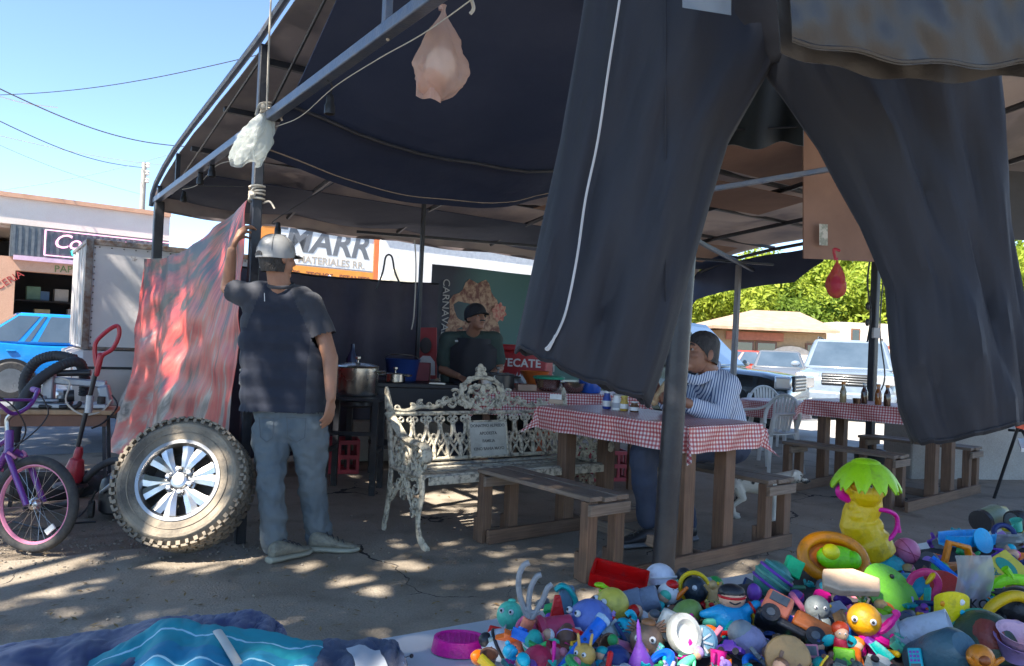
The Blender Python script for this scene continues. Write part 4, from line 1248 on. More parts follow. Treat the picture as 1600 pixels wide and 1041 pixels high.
for sx in (-1, 1):
 x = sx * HL
 q = MB(); q.tube(spline([(x, .0, .43), (x, -.015, .33), (x, .02, .2), (x, .0, .09), (x, -.07, .035), (x, -.11, .022)], 5), [.024, .023, .022, .021, .02, .02, .019, .019, .019, .018, .018, .018, .018, .018, .019, .02, .021, .022, .022, .023, .024, .024, .024, .024, .024, .022][:26], 8, sq=(1.25, .7)); q.build('leg', IRON, bench)
 q = MB(); q.tube(spline([(x, .40, .46), (x, .41, .3), (x, .44, .14), (x, .47, .022)], 5), .02, 8, sq=(1.25, .7)); q.build('leg', IRON, bench)
 # upright of the back with its finial
 q = MB(); q.tube(spline([(x, .39, .42), bk_pt(x, .12), bk_pt(x, .3), bk_pt(x, .40)], 5), .021, 8, sq=(1.2, .8));
 q.tube(spline([bk_pt(x, .36), bk_pt(x * 1.01, .45), bk_pt(x * 1.015, .5)], 4), [.028, .026, .024, .022, .02, .018, .016, .013, .008], 8); q.build('upright', IRON, bench)
 # arm: sweeps down from the upright and rolls over at the front
 arm = spline([bk_pt(x, .33), V((x, .34, .70)), V((x, .24, .645)), V((x, .1, .63)), V((x, .0, .625)), V((x, -.05, .60)), V((x, -.06, .55)), V((x, -.02, .53)), V((x, .0, .56))], 5)
 q = MB(); q.tube(arm, [.024] * (len(arm) - 8) + [.02, .019, .018, .017, .016, .015, .014, .012], 8, sq=(1.5, .8)); q.build('armrest', IRON, bench)
 # filigree between arm and seat, and the bracket below the seat
 q = MB()
 for cy, cz, r, st, dr in ((.0, .52, .065, .5, 1), (.10, .56, .055, 2.4, -1), (.20, .54, .07, 0, 1), (.30, .57, .06, 3, -1), (.10, .48, .05, 1, 1), (.22, .46, .045, 4, -1), (.33, .49, .05, 2, 1), (.02, .46, .04, 3, -1)):
  a, b_ = spiral((x, cy, cz), r, 1.35, YV, ZV, .012, dr, st); q.tube(a, b_, 6)
  q.ell((x, cy, cz), (.012, .018, .018), nu=8, nv=6)
 q.tube([(x, -.03, .44), (x, .40, .44)], .016, 6)
 for k in range(5): q.ring((x, .04 + .075 * k, .505 + .02 * (k % 2)), .03, .009, Matrix.Rotation(rad(90), 3, 'Y'), n=12, k=6)
 q.build('arm_filigree', IRON, bench)
 q = MB()
 for cy, cz, r, st, dr in ((.07, .36, .06, .8, 1), (.17, .37, .05, 2.4, -1), (.28, .36, .06, 1.5, 1), (.34, .30, .045, 3, -1), (.06, .26, .04, 3, -1), (.14, .30, .045, 0, 1), (.22, .29, .04, 2, -1), (.10, .2, .03, 1, 1)):
  a, b_ = spiral((x, cy, cz), r, 1.3, YV, ZV, .012, dr, st); q.tube(a, b_, 6)
 q.tube(spline([(x, .02, .2), (x, .10, .24), (x, .17, .36), (x, .22, .42)], 4), .012, 6)
 q.tube(spline([(x, .42, .22), (x, .36, .25), (x, .29, .34), (x, .22, .42)], 4), .012, 6)
 q.build('leg_bracket', IRON, bench)
# seat slats and rails
for k in range(6):
 y = -.02 + .075 * k
 z = .445 - .018 * math.sin(PI * k / 5)
 q = MB(); q.bar((-HL, y, z), (HL, y, z), .042, .016); q.build('seat_slat', IRON2, bench, bev=.004)
q = MB(); q.bar((-HL + .02, -.052, .418), (HL - .02, -.052, .418), .012, .05); q.build('front_rail', IRON, bench, bev=.003)
q = MB(); q.tube([(-HL, .2, .40), (HL, .2, .40)], .014, 6); q.build('under_rail', IRON, bench)
# back: rails, gothic balusters
q = MB(); q.tube([bk_pt(-HL, .325), bk_pt(HL, .325)], .014, 8); q.build('back_rail', IRON, bench)
q = MB(); q.tube([bk_pt(-HL, .025), bk_pt(HL, .025)], .014, 8); q.build('back_rail', IRON, bench)
def baluster(x):
 q = MB()
 for dx, dt in ((0, .305), (-.022, .285), (.022, .285), (0, .265)):
  q.ring(bk_pt(x + dx, dt), .015, .0085, Matrix.Rotation(rad(80), 3, 'X'), n=10, k=6)
 q.tube(spline([bk_pt(x, .265), bk_pt(x - .006, .22), bk_pt(x - .012, .19), bk_pt(x - .052, .11), bk_pt(x - .05, .03)], 4), [.013] * 17, 6)
 q.tube(spline([bk_pt(x, .265), bk_pt(x + .006, .22), bk_pt(x + .012, .19), bk_pt(x + .052, .11), bk_pt(x + .05, .03)], 4), [.013] * 17, 6)
 q.tube([bk_pt(x - .05, .16), bk_pt(x + .05, .03)], .008, 6)
 q.tube([bk_pt(x + .05, .16), bk_pt(x - .05, .03)], .008, 6)
 q.tube(spline([bk_pt(x - .05, .19), bk_pt(x - .025, .165), bk_pt(x, .13), bk_pt(x + .025, .165), bk_pt(x + .05, .19)], 3), .008, 6)
 q.ell(bk_pt(x, .095, .005), (.014, .012, .016), nu=8, nv=6)
 return q
for k in range(14):
 x = -.672 + .1034 * k
 if abs(x) < .145: continue
 baluster(x).build('baluster', IRON, bench)
# wavy crown rail left and right, rising to the crest
for sx in (-1, 1):
 q = MB()
 pts = spline([bk_pt(sx * HL, .36), bk_pt(sx * .62, .345), bk_pt(sx * .5, .37), bk_pt(sx * .4, .365), bk_pt(sx * .3, .40), bk_pt(sx * .2, .43)], 5)
 q.tube(pts, .014, 6)
 for k, (px, pt, r) in enumerate(((.68, .36, .035), (.56, .365, .026), (.50, .385, .03), (.43, .38, .026), (.36, .385, .03), (.30, .41, .032), (.25, .395, .035), (.22, .45, .04))):
  a, b_ = spiral(bk_pt(sx * px, pt), r, 1.3, BU * sx, BV, .011, 1 if k % 2 else -1, 1.0 * k); q.tube(a, b_, 6)
 q.build('crown_rail', IRON, bench)
q = MB()
arch = [bk_pt(.175 * math.sin(a), .335 + .235 * (1 - abs(a) / 2.6) ** .0 * (0.5 + .5 * math.cos(a * .98))) for a in [(-2.5 + 5.0 * k / 26) for k in range(27)]]
q.tube(arch, .018, 8)
arch = [bk_pt(.125 * math.sin(a), .345 + .17 * (0.5 + .5 * math.cos(a))) for a in [(-2.7 + 5.4 * k / 24) for k in range(25)]]
q.tube(arch, .011, 6)
r_ = random.Random(5)
for k, (px, pt, r) in enumerate(((0, .46, .034), (.05, .43, .034), (.085, .48, .03), (.05, .51, .028), (.03, .385, .03), (.09, .40, .03), (.14, .43, .03), (.145, .37, .03), (.15, .50, .03), (.19, .40, .03), (.10, .545, .026), (.17, .46, .025))):
 for sx in (-1, 1):
  a, b_ = spiral(bk_pt(sx * px, pt), r, 1.25, BU * sx, BV, .010, 1 if k % 2 else -1, .9 * k); q.tube(a, b_, 6)
  q.ell(bk_pt(sx * px, pt, .004), (.010, .010, .012), nu=6, nv=5)
q.ell(bk_pt(0, .475, .008), (.022, .014, .045), nu=10, nv=8)
for sx in (-1, 1):
 q.tube(spline([bk_pt(0, .335), bk_pt(sx * .05, .36), bk_pt(sx * .11, .42)], 4), [.01, .012, .014, .013, .012, .01, .008, .006, .004], 6)
q.build('crest', IRON, bench)
q = MB()
for dx, dt, r in ((0, .60, .03), (-.025, .625, .02), (.025, .625, .02), (0, .645, .022), (-.03, .59, .02), (.03, .59, .02)):
 q.ell(bk_pt(dx, dt), (r, r * .8, r), nu=10, nv=7)
q.tube([bk_pt(-.05, .572), bk_pt(.05, .572)], .012, 6)
q.build('finial', IRON, bench)
PLQ = mat('plaque_paint', (0.50, 0.49, 0.42), 0.5, col2=(0.36, 0.35, 0.30), scale=9, bump=.2)
pm = Matrix((BU, BV, BU.cross(BV))).transposed().to_4x4()
q = MB(); q.bar(bk_pt(-.155, .15, .035), bk_pt(.155, .15, .035), .014, .245, up=BV); pl = q.build('plaque', PLQ, bench, bev=.003)
q = MB()
for a, b_ in (((-.157, .03), (.157, .03)), ((-.157, .27), (.157, .27)), ((-.157, .03), (-.157, .27)), ((.157, .03), (.157, .27))):
 q.tube([bk_pt(a[0], a[1], .043), bk_pt(b_[0], b_[1], .043)], .007, 6)
q.build('border', IRON, pl)
for k, line in enumerate(('DONATIVO ALFREDO', 'APODESTA', 'FAMILIA', 'KINO BAHIA MAYO')):
 text_mb(line, .029, Matrix.Translation(bk_pt(0, .238 - .052 * k, .0425)) @ pm, .0012, bold=.0006).build('lettering', mat('plaque_letters', (.13, .125, .11), .7), pl)
bench.matrix_basis = xform((.094, 5.05, 0), rad(35.5))

# ---------------------------------------------------------------- plastic furniture
PLW = mat('white_plastic', (0.68, 0.67, 0.64), 0.4, col2=(.58, .57, .54), scale=4)
def plastic_chair(xf, label):
 t = thing('plastic_chair', (0, 0, 0), label, 'chair', 'white plastic armchairs')
 q = MB(); q.grid(lambda u, v: V((-.21 + .42 * u, -.21 + .42 * v, .42 + .015 * ((2 * u - 1) ** 2 + (2 * v - 1) ** 2 * .6))), 10, 10, .012); q.build('seat', PLW, t)
 for sx in (-1, 1):
  q = MB(); q.tube(spline([(sx * .22, -.19, .43), (sx * .235, -.22, .2), (sx * .25, -.24, .0)], 3), [.03, .029, .028, .027, .026, .025, .024], 6, sq=(1, .6)); q.build('leg', PLW, t)
  q = MB(); q.tube(spline([(sx * .20, .2, .43), (sx * .23, .26, .2), (sx * .25, .3, .0)], 3), [.03, .029, .028, .027, .026, .025, .024], 6, sq=(1, .6)); q.build('leg', PLW, t)
  q = MB(); q.tube(spline([(sx * .2, .25, .72), (sx * .26, .16, .66), (sx * .275, -.08, .645), (sx * .27, -.2, .63), (sx * .245, -.215, .5), (sx * .225, -.2, .42)], 5), .024, 8, sq=(1.3, .6)); q.build('armrest', PLW, t)
 def arc(k, r0): return V((r0 * math.sin(k), .235 + .05 * math.cos(k) * .6, .60 + .22 * math.cos(k)))
 q = MB(); q.tube([V((.23 * math.sin(a), .22 + .05 * math.cos(a), .58 + .25 * math.cos(a))) for a in [-1.9 + 3.8 * k / 20 for k in range(21)]], .024, 8, sq=(1.1, .6)); q.build('back_frame', PLW, t)
 for k in range(7):
  x = -.135 + .045 * k
  zt_ = .58 + .25 * math.sqrt(max(0, 1 - (x / .23) ** 2))
  q = MB(); q.bar((x * .8, .205, .45), (x, .22 + .05 * (zt_ - .58) / .25, zt_), .028, .01, up=(0, 1, 0)); q.build('back_slat', PLW, t)
 t.matrix_basis = xf
 return t
c1 = gp(1204, 718); c1.z = 0
ch = plastic_chair(xform((2.78, 8.25, .012), rad(-60)), 'white plastic armchair with its back to the camera, nearest the striped shirt man')
dup(ch, xform((3.55, 10.35, .012), rad(10)), 'white plastic armchair with rounded back on the far side of the small table', 'white plastic armchairs')
tb = thing('plastic_table', (3.22, 9.35, .012), 'small white plastic table under a checked cloth behind the striped shirt man', 'table')
q = MB(); q.lathe([(.38, .69), (.40, .695), (.40, .715), (.36, .72)], 28, Matrix.Translation((3.22, 9.35, 0))); q.build('table_top', PLW, tb)
for k in range(4):
 a = PI / 4 + k * PI / 2
 q = MB(); q.tube([(3.22 + .26 * math.cos(a), 9.35 + .26 * math.sin(a), .69), (3.22 + .34 * math.cos(a), 9.35 + .34 * math.sin(a), .012)], [.03, .022], 8); q.build('leg', PLW, tb)
def rcl(u, v):
 a = 2 * PI * u; r = .405 * min(1, v * 1.45) + .0
 drop = max(0, v - .69) * .62
 r += drop * (.12 + .06 * math.sin(a * 9))
 return V((3.22 + r * math.cos(a), 9.35 + r * math.sin(a), .724 - drop))
q = MB(); q.grid(rcl, 60, 14, .002, uvs=(2.5, .7)); q.build('tablecloth', CHECK, None, 'red gingham cloth hanging over the small round plastic table', 'tablecloth', 'red checked tablecloths')
# folding chair at the right border
fc = thing('folding_chair', (4.95, 7.2, 0), 'folding chair with black tube legs and red seat at the right border', 'chair')
q = MB(); q.tube([gp(1552, 782), at(1600, 640, 6.9), at(1625, 560, 6.7)], .014, 8); q.build('leg', BLACK, fc)
q = MB(); q.tube([at(1578, 640, 7.2), at(1625, 720, 6.9), gp(1660, 800)], .014, 8); q.build('leg', BLACK, fc)
q = MB(); q.tube([at(1575, 672, 7.15), at(1640, 676, 7.0)], .012, 8); q.build('stretcher', BLACK, fc)
q = MB(); q.grid(lambda u, v: lerp(lerp(at(1588, 612, 6.85), at(1680, 600, 6.8), u), lerp(at(1586, 668, 6.9), at(1680, 690, 6.9), u), v) + V((0, .05 * math.sin(PI * u), 0)), 10, 8, .02); q.build('backrest', mat('orange_red_vinyl', (.62, .07, .03), .4), fc)
q = MB(); q.grid(lambda u, v: lerp(lerp(at(1590, 690, 7.1), at(1680, 690, 7.1), u), lerp(at(1595, 706, 6.7), at(1690, 712, 6.7), u), v), 6, 6, .03); q.build('seat', PLW, fc)
# low concrete planter beyond
a_, b_ = gp(1418, 752), gp(1640, 768)
q = MB(); q.bar((a_.x, a_.y + .25, .3), (b_.x + .5, b_.y + .9, .3), .45, .6); q.build('planter_wall', KERBM, None, 'low grey concrete wall behind the far picnic table', 'wall', bev=.02)
# lime shirt at the right border
t = thing('green_shirt', at(1600, 590, 5.2), 'lime green garment hanging at the right border', 'garment')
q = MB(); q.grid(lambda u, v: at(1592 + 40 * u + 4 * math.sin(v * 6), 500 + 95 * v, 5.2 + .03 * math.sin(u * 9)), 10, 12, .006); q.build('body', mat('lime_cloth', (.25, .55, .03), .8, transl=.3), t)
q = MB(); q.tube([at(1606, 502, 5.2), at(1610, 440, 5.2), at(1612, 360, 5.25)], .005, 5); q.build('hanging_cord', ROPE, t)

# ---------------------------------------------------------------- kitchen of the stall
DARKW = mat('dark_tarp_wall', (0.028, 0.024, 0.042), .65, col2=(0.045, 0.036, 0.058), scale=2, bump=.6, bscale=5)
def wall_fn(u, v):
 s = .5 + 2.35 * u
 top = 1.90 - .03 * math.sin(PI * u)
 return tp(.45 + .03 * math.sin(s * 7 + 2 * v) + .02 * math.sin(s * 17), s, lerp(top, .05, v))
wl = thing('back_curtain', tp(.45, 1.7), 'dark purple tarpaulin wall hung behind the cooking pots', 'tarpaulin')
q = MB(); q.grid(wall_fn, 50, 24, .005); q.build('sheet', DARKW, wl)
q = MB(); q.tube([wall_fn(k / 20, 0.0) for k in range(21)], .012, 6); q.build('top_rope', BLACK, wl)
# printed banner
bn = thing('printed_banner', tp(.40, 3.7), 'dark teal printed banner with flowers and sideways white lettering', 'banner')
def ban_fn(u, v): return tp(.42 + .025 * math.sin(u * 9) + .02 * nz((u * 3, v * 3, 0)), 2.78 + 2.3 * u, lerp(2.12, .85, v))
def banner_mat():
 m, nt, b, N, L = nodes('teal_banner_print')
 tc = N.new('ShaderNodeTexCoord'); sp = N.new('ShaderNodeSeparateXYZ'); L.new(tc.outputs['UV'], sp.inputs[0])
 r = N.new('ShaderNodeValToRGB'); e = r.color_ramp.elements
 e[0].position = .16; e[0].color = (.02, .026, .045, 1); e[1].position = .34; e[1].color = (.035, .12, .11, 1)
 n = N.new('ShaderNodeTexNoise'); n.inputs['Scale'].default_value = 4; L.new(tc.outputs['UV'], n.inputs['Vector'])
 ad = N.new('ShaderNodeMath'); ad.operation = 'MULTIPLY_ADD'; ad.inputs[1].default_value = .12; L.new(n.outputs['Fac'], ad.inputs[0]); L.new(sp.outputs[0], ad.inputs[2])
 L.new(ad.outputs[0], r.inputs[0]); L.new(r.outputs[0], b.inputs['Base Color']); b.inputs['Roughness'].default_value = .5
 return m
q = MB(); q.grid(ban_fn, 40, 20, .004); q.build('cloth', banner_mat(), bn)
FLOW = mat('flower_print', (.42, .27, .17), .6, col2=(.14, .05, .035), scale=14, lo=.42, hi=.6)
FLOW2 = mat('flower_print_red', (.40, .08, .07), .6, col2=(.5, .3, .2), scale=24, lo=.4, hi=.6)
def print_blob(uc, vc, ru, rv, m, seed, name='print'):
 q = MB()
 pts = []
 for k in range(40):
  a = 2 * PI * k / 40
  f = 1 + .22 * nz((math.cos(a) * 1.5, math.sin(a) * 1.5, seed), 1.0) + .07 * math.sin(9 * a)
  pts.append((uc + ru * f * math.cos(a), vc + rv * f * math.sin(a)))
 vs = [ban_fn(uc, vc) + TA * .012] + [ban_fn(a, b_) + TA * .012 for a, b_ in pts]
 q.add(vs, [(0, 1 + k, 1 + (k + 1) % 40) for k in range(40)], [(0, 0)] * 41)
 q.build(name, m, bn, smooth=0)
print_blob(.255, .52, .16, .42, FLOW, 1, 'flower_print')
def sub(uc, vc, ru, rv, m, seed):
 print_blob(uc, vc, ru, rv, m, seed, 'flower_print')
q = MB()
for (uc, vc, ru, rv, sd) in ((.40, .38, .045, .085, 3),):
 pts = [ban_fn(uc + ru * math.cos(2 * PI * k / 30) * (1 + .15 * math.sin(8 * 2 * PI * k / 30)), vc + rv * math.sin(2 * PI * k / 30) * (1 + .15 * math.sin(8 * 2 * PI * k / 30))) + TA * .02 for k in range(30)]
 q.add([ban_fn(uc, vc) + TA * .02] + pts, [(0, 1 + k, 1 + (k + 1) % 30) for k in range(30)], [(0, 0)] * 31)
q.build('flower_print', FLOW2, bn, smooth=0)
TXT = mat('banner_letters', (.42, .42, .40), .6)
bm = Matrix((-ZV, TB, TA * 1.0)).transposed().to_4x4()
def bxf(u, v): return Matrix.Translation(ban_fn(u, v) + TA * .035) @ bm
text_mb('CARNAVAL TRADICIONAL', .125, bxf(.07, .12), .002, align='LEFT').build('lettering', TXT, bn)
text_mb('REINA INFANTIL', .115, bxf(.62, .14), .002, align='LEFT').build('lettering', TXT, bn)
text_mb('COMADRES', .24, bxf(.72, .02), .002, align='LEFT').build('lettering', TXT, bn)
# poster
ps = thing('small_poster', at(665, 590, 8.05), 'small red poster with a portrait beside the thin post', 'poster')
sheet('panel', [at(652, 592, 8.1), at(682, 592, 8.05), at(682, 512, 8.05), at(652, 512, 8.1)], -.012, mat('poster_red', (.4, .05, .05), .6), None, None, parent=ps)
q = MB(); q.ell(at(665, 540, 8.04), (.062, .006, .085), nu=14, nv=10); q.build('portrait', mat('poster_dark', (.05, .04, .04), .6), ps)
q = MB(); q.plate([(-.1, 0), (.1, 0), (.09, .14), (.04, .2), (-.04, .2), (-.09, .14)], .006, Matrix.Translation(at(665, 586, 8.05)) @ Matrix.Rotation(rad(90), 4, 'X')); q.build('portrait', mat('poster_white', (.6, .6, .6), .6), ps)

# counters
CTOP = mat('black_counter', (0.022, 0.022, 0.026), .45)
ct = thing('cooking_counter', (-.62, 6.85, 0), 'black griddle counter in front of the cook', 'counter')
ca, cb = V((-1.15, 6.62, 0)), V((-.12, 6.95, 0))
cd = (cb - ca).normalized(); cn = V((-cd.y, cd.x, 0))
def cbox(q, a, b_, n0, n1, z0, z1):
 p = ca + cd * ((a + b_) / 2) + cn * ((n0 + n1) / 2); q.box((p.x, p.y, (z0 + z1) / 2), (b_ - a, n1 - n0, z1 - z0), frame(cd)); return q
Lc = (cb - ca).length
cbox(MB(), 0, Lc, 0, .55, .84, .88).build('griddle_top', CTOP, ct, bev=.006)
cbox(MB(), .02, Lc - .02, .01, .04, .62, .839).build('front_panel', CTOP, ct, bev=.004)
for a in (.03, Lc - .07):
 for n in (.05, .48): cbox(MB(), a, a + .04, n, n + .04, .02, .839).build('leg', STEEL, ct)
cbox(MB(), .02, Lc - .02, .06, .5, .3, .33).build('shelf', CTOP, ct)
# burner stand with the big pot
bs = at(557, 617, 6.25)
st = thing('burner_stand', (bs.x, bs.y, 0), 'black iron burner stand under the big steel pot', 'stand')
zp = bs.z
for sx in (-1, 1):
 for sy in (-1, 1):
  q = MB(); q.bar((bs.x + sx * .19, bs.y + sy * .17, .02), (bs.x + sx * .19, bs.y + sy * .17, zp - .035), .045, .045, up=(0, 1, 0)); q.build('leg', STEEL, st)
 q = MB(); q.bar((bs.x + sx * .19, bs.y - .15, .35), (bs.x + sx * .19, bs.y + .15, .35), .03, .03); q.build('stretcher', STEEL, st)
q = MB(); q.box((bs.x, bs.y, zp - .022), (.46, .42, .025)); q.build('top_plate', STEEL, st)
q = MB(); q.lathe([(.1, .0), (.13, .02), (.13, .05), (.06, .06)], 16, Matrix.Translation((bs.x, bs.y, zp - .1))); q.build('burner', STEEL, st)
q = MB(); q.bar((bs.x - .19, bs.y - .17, .5), (bs.x + .19, bs.y - .17, .5), .03, .03); q.build('stretcher', STEEL, st)
def pot(p, r, h, label, m=INOX, lid=True, handles=True, name='cooking_pot', lidm=None):
 p = V(p)
 t = thing(name, p, label, 'pot')
 q = MB(); q.lathe([(r * .93, 0), (r, .02 * h / .2), (r, h * .97), (r * 1.035, h), (r * 1.02, h * 1.015), (r * .97, h), (r * .96, .03)], 32, Matrix.Translation(p)); q.build('vessel', m, t)
 if lid:
  q = MB(); q.lathe([(r * 1.03, h * 1.016), (r * 1.0, h * 1.05), (r * .6, h * 1.13), (r * .12, h * 1.16)], 32, Matrix.Translation(p)); q.build('lid', lidm or m, t)
  q = MB(); q.lathe([(.008, 0), (.008, .02), (.022, .03), (.022, .045), (.01, .05)], 12, Matrix.Translation(p + V((0, 0, h * 1.155)))); q.build('knob', lidm or m, t)
 if handles:
  for s in (-1, 1):
   q = MB(); q.tube(spline([p + V((s * r * .98, -.05, h * .86)), p + V((s * (r + .045), -.045, h * .87)), p + V((s * (r + .045), .045, h * .87)), p + V((s * r * .98, .05, h * .86))], 4), .009, 8); q.build('handle', m, t)
 return t
pot((bs.x, bs.y, zp - .008), .168, .235, 'large shiny steel stockpot with lid on the burner stand')
pp = at(617, 601, 6.75); pot((pp.x, pp.y, .882), .088, .075, 'small steel saucepan on the black griddle counter')
BLKE = mat('black_enamel', (.02, .02, .022), .3, col2=(.04, .036, .034), scale=12)
# serving table
sv = thing('serving_table', (.45, 7.05, 0), 'serving table with a checked cloth below the bowls', 'table')
sva = rad(9)
SX = xform((.42, 6.98, 0), sva)
for x in (-.66, .66):
 for y in (-.24, .24):
  q = MB(SX); q.bar((x, y, .02), (x, y, .82), .06, .06, up=(0, 1, 0)); q.build('leg', WOODD, sv)
q = MB(SX); q.box((0, 0, .835), (1.44, .6, .03)); q.build('top_board', WOODG, sv)
cloth('tablecloth', .735, .315, .20, .854, SX, 'red gingham cloth hanging from the serving table behind the iron bench', CHECK, 9)
def on_sv(u, v=612):
 p = gp(u, v, .857); p.z = .857; return p
p = at(777, 606, 6.85); pot((p.x, p.y, .858), .15, .13, 'wide black pot with glass lid in front of the cook', BLKE, lidm=mat('smoky_lid', (.12, .13, .14), .15, coat=.5))
p = at(857, 609, 6.9)
t = thing('steel_bowl', (p.x, p.y, .858), 'steel mixing bowl covered by a green lid', 'bowl', 'bowls on the serving table')
q = MB(); q.lathe([(.07, 0), (.11, .03), (.125, .1), (.13, .105), (.12, .1), (.1, .03)], 24, Matrix.Translation((p.x, p.y, .858))); q.build('basin', INOX, t)
q = MB(); q.lathe([(.142, .108), (.145, .125), (.12, .135), (.02, .14)], 24, Matrix.Translation((p.x, p.y, .858))); q.build('lid', mat('green_plastic', (.03, .38, .22), .4), t)
p = at(896, 612, 6.8)
t = thing('steel_bowl', (p.x, p.y, .858), 'open steel bowl beside the green lidded one', 'bowl', 'bowls on the serving table')
q = MB(); q.lathe([(.05, 0), (.09, .03), (.11, .085), (.12, .088), (.105, .083), (.08, .03)], 24, Matrix.Translation((p.x, p.y, .858))); q.build('basin', INOX, t)
p = at(822, 608, 6.8); q = MB(); q.box((p.x, p.y, .885), (.17, .12, .055), Matrix.Rotation(sva, 3, 'Z')); q.build('wooden_box', mat('tan_box', (.42, .28, .2), .7), None, 'small tan box between black pot and bowls', 'box', bev=.004)
p = at(812, 592, 6.9)
q = MB()
for k in range(7):
 a = k * .9
 q.add([(p.x + .02 * math.cos(a), p.y + .02 * math.sin(a), .915), (p.x + .07 * math.cos(a), p.y + .06 * math.sin(a), .914), (p.x + .02 * math.cos(a + .5), p.y, 1.0 + .02 * math.sin(3 * a))], [(0, 1, 2)])
q.grid(lambda u, v: V((p.x - .06 + .12 * u, p.y - .03 + .04 * math.sin(5 * u + 3 * v), .915 + .08 * v * (1 - abs(2 * u - 1) * .7))), 8, 5, .002)
q.build('paper_bag', mat('bluish_paper', (.5, .53, .56), .7, transl=.2), None, 'crumpled pale napkin bag on the tan box', 'bag')
p = at(760, 606, 6.5); t = thing('paper_cup', (p.x, p.y, .88), 'white torn paper cone on the griddle corner', 'paper')
q = MB(); q.grid(lambda u, v: V((p.x + (.03 + .04 * v) * math.cos(5 * u), p.y + (.03 + .04 * v) * math.sin(5 * u), .882 + .11 * v * (1 - .25 * math.sin(9 * u)))), 16, 6, .003); q.build('cone', WHITE, t)
p = at(935, 625, 6.2)
t = thing('blue_jug', (p.x, p.y, .858), 'blue plastic water jug at the end of the serving table', 'jug')
q = MB(); q.lathe([(.09, 0), (.1, .02), (.1, .16), (.07, .21), (.03, .23), (.03, .26)], 20, Matrix.Translation((p.x, 6.9, .858))); q.build('body', mat('blue_plastic', (.02, .09, .42), .3), t)
q = MB(); q.tube(spline([(p.x + .09, 6.9, 1.0), (p.x + .15, 6.9, 1.02), (p.x + .14, 6.9, 1.09), (p.x + .05, 6.9, 1.1)], 4), .012, 8); q.build('handle', mat('blue_plastic', (.02, .09, .42), .3), t)
# red cooler behind the cook
co = at(806, 560, 7.95)
t = thing('red_cooler', (co.x, co.y, .02), 'red beer cooler with white lettering behind the cook', 'cooler')
CR = mat('cooler_red', (.42, .025, .03), .4)
Rz = Matrix.Rotation(rad(-12), 3, 'Z')
q = MB(); q.box((co.x + .06, co.y + .2, .98), (.62, .4, .42), Rz); q.build('body', CR, t, bev=.02)
q = MB(); q.box((co.x + .06, co.y + .2, 1.225), (.65, .43, .07), Rz); q.build('lid', CR, t, bev=.02)
q = MB(); q.box((co.x + .06, co.y + .2, .4), (.6, .38, .74), Rz); q.build('stand', CTOP, t)
text_mb('TECATE', .115, Matrix.Translation(V((co.x + .05, co.y - .012, 1.07))) @ Rz.to_4x4() @ Matrix.Rotation(rad(90), 4, 'X'), .003, bold=.003, spacing=1.05).build('lettering', mat('cooler_white', (.7, .68, .66), .5), t)
p = at(836, 578, 7.6); t = thing('orange_tub', (p.x, p.y, .8), 'orange plastic tub partly hidden by the hem of the trousers', 'tub')
q = MB(); q.lathe([(.10, 0), (.14, .14), (.15, .15), (.135, .14), (.1, .02)], 22, Matrix.Translation((p.x, p.y, .858))); q.build('shell', mat('orange_plastic', (.6, .14, .03), .35), t)
q = MB(); q.bar((p.x - .2, p.y, .845), (p.x + .2, p.y, .845), .3, .024); q.build('shelf_board', WOODD, t)
q = MB()
for sx in (-.17, .17): q.bar((p.x + sx, p.y, .02), (p.x + sx, p.y, .832), .04, .04, up=(0, 1, 0))
q.build('stand', WOODD, t)
# blue and red tub, dark goods on the counter
p = at(628, 590, 7.1); t = thing('plastic_bucket', (p.x, p.y, .882), 'blue bucket behind the small saucepan', 'bucket')
q = MB(); q.lathe([(.13, 0), (.16, .19), (.17, .2), (.155, .19), (.13, .02)], 22, Matrix.Translation((p.x, p.y, .882))); q.build('shell', mat('deep_blue_plastic', (.02, .05, .2), .4), t)
q = MB(); q.tube(spline([(p.x - .16, p.y, 1.08), (p.x - .1, p.y - .12, 1.12), (p.x + .1, p.y - .12, 1.12), (p.x + .16, p.y, 1.08)], 4), .005, 6); q.build('handle', CHROME, t)
p = at(660, 585, 7.15); q = MB(); q.box((p.x, p.y, .97), (.14, .12, .17)); q.build('goods_box', mat('dark_red_box', (.2, .03, .04), .6), None, 'dark red box between blue bucket and the cook', 'box', bev=.006)
p = at(683, 606, 6.75); q = MB(); q.bar((p.x - .07, p.y, .889), (p.x + .07, p.y, .889), .03, .012); q.build('scraper_blade', CHROME, None, 'bright metal spatula blade on the griddle edge', 'spatula')
p = at(540, 552, 6.9); t = thing('dark_bottle', (p.x, p.y, .9), 'dark tall bottle behind the big steel pot', 'bottle')
q = MB(); q.lathe([(.05, 0), (.055, .02), (.055, .2), (.02, .28), (.018, .34)], 14, Matrix.Translation((p.x, p.y + .3, .86))); q.build('body', mat('dark_blue_glass', (.02, .03, .08), .2), t)
q = MB(); q.box((p.x, p.y + .3, .845), (.3, .3, .03)); q.build('shelf_board', STEEL, t)
q = MB(); q.bar((p.x, p.y + .3, .02), (p.x, p.y + .3, .83), .05, .05, up=(0, 1, 0)); q.build('stand', STEEL, t)
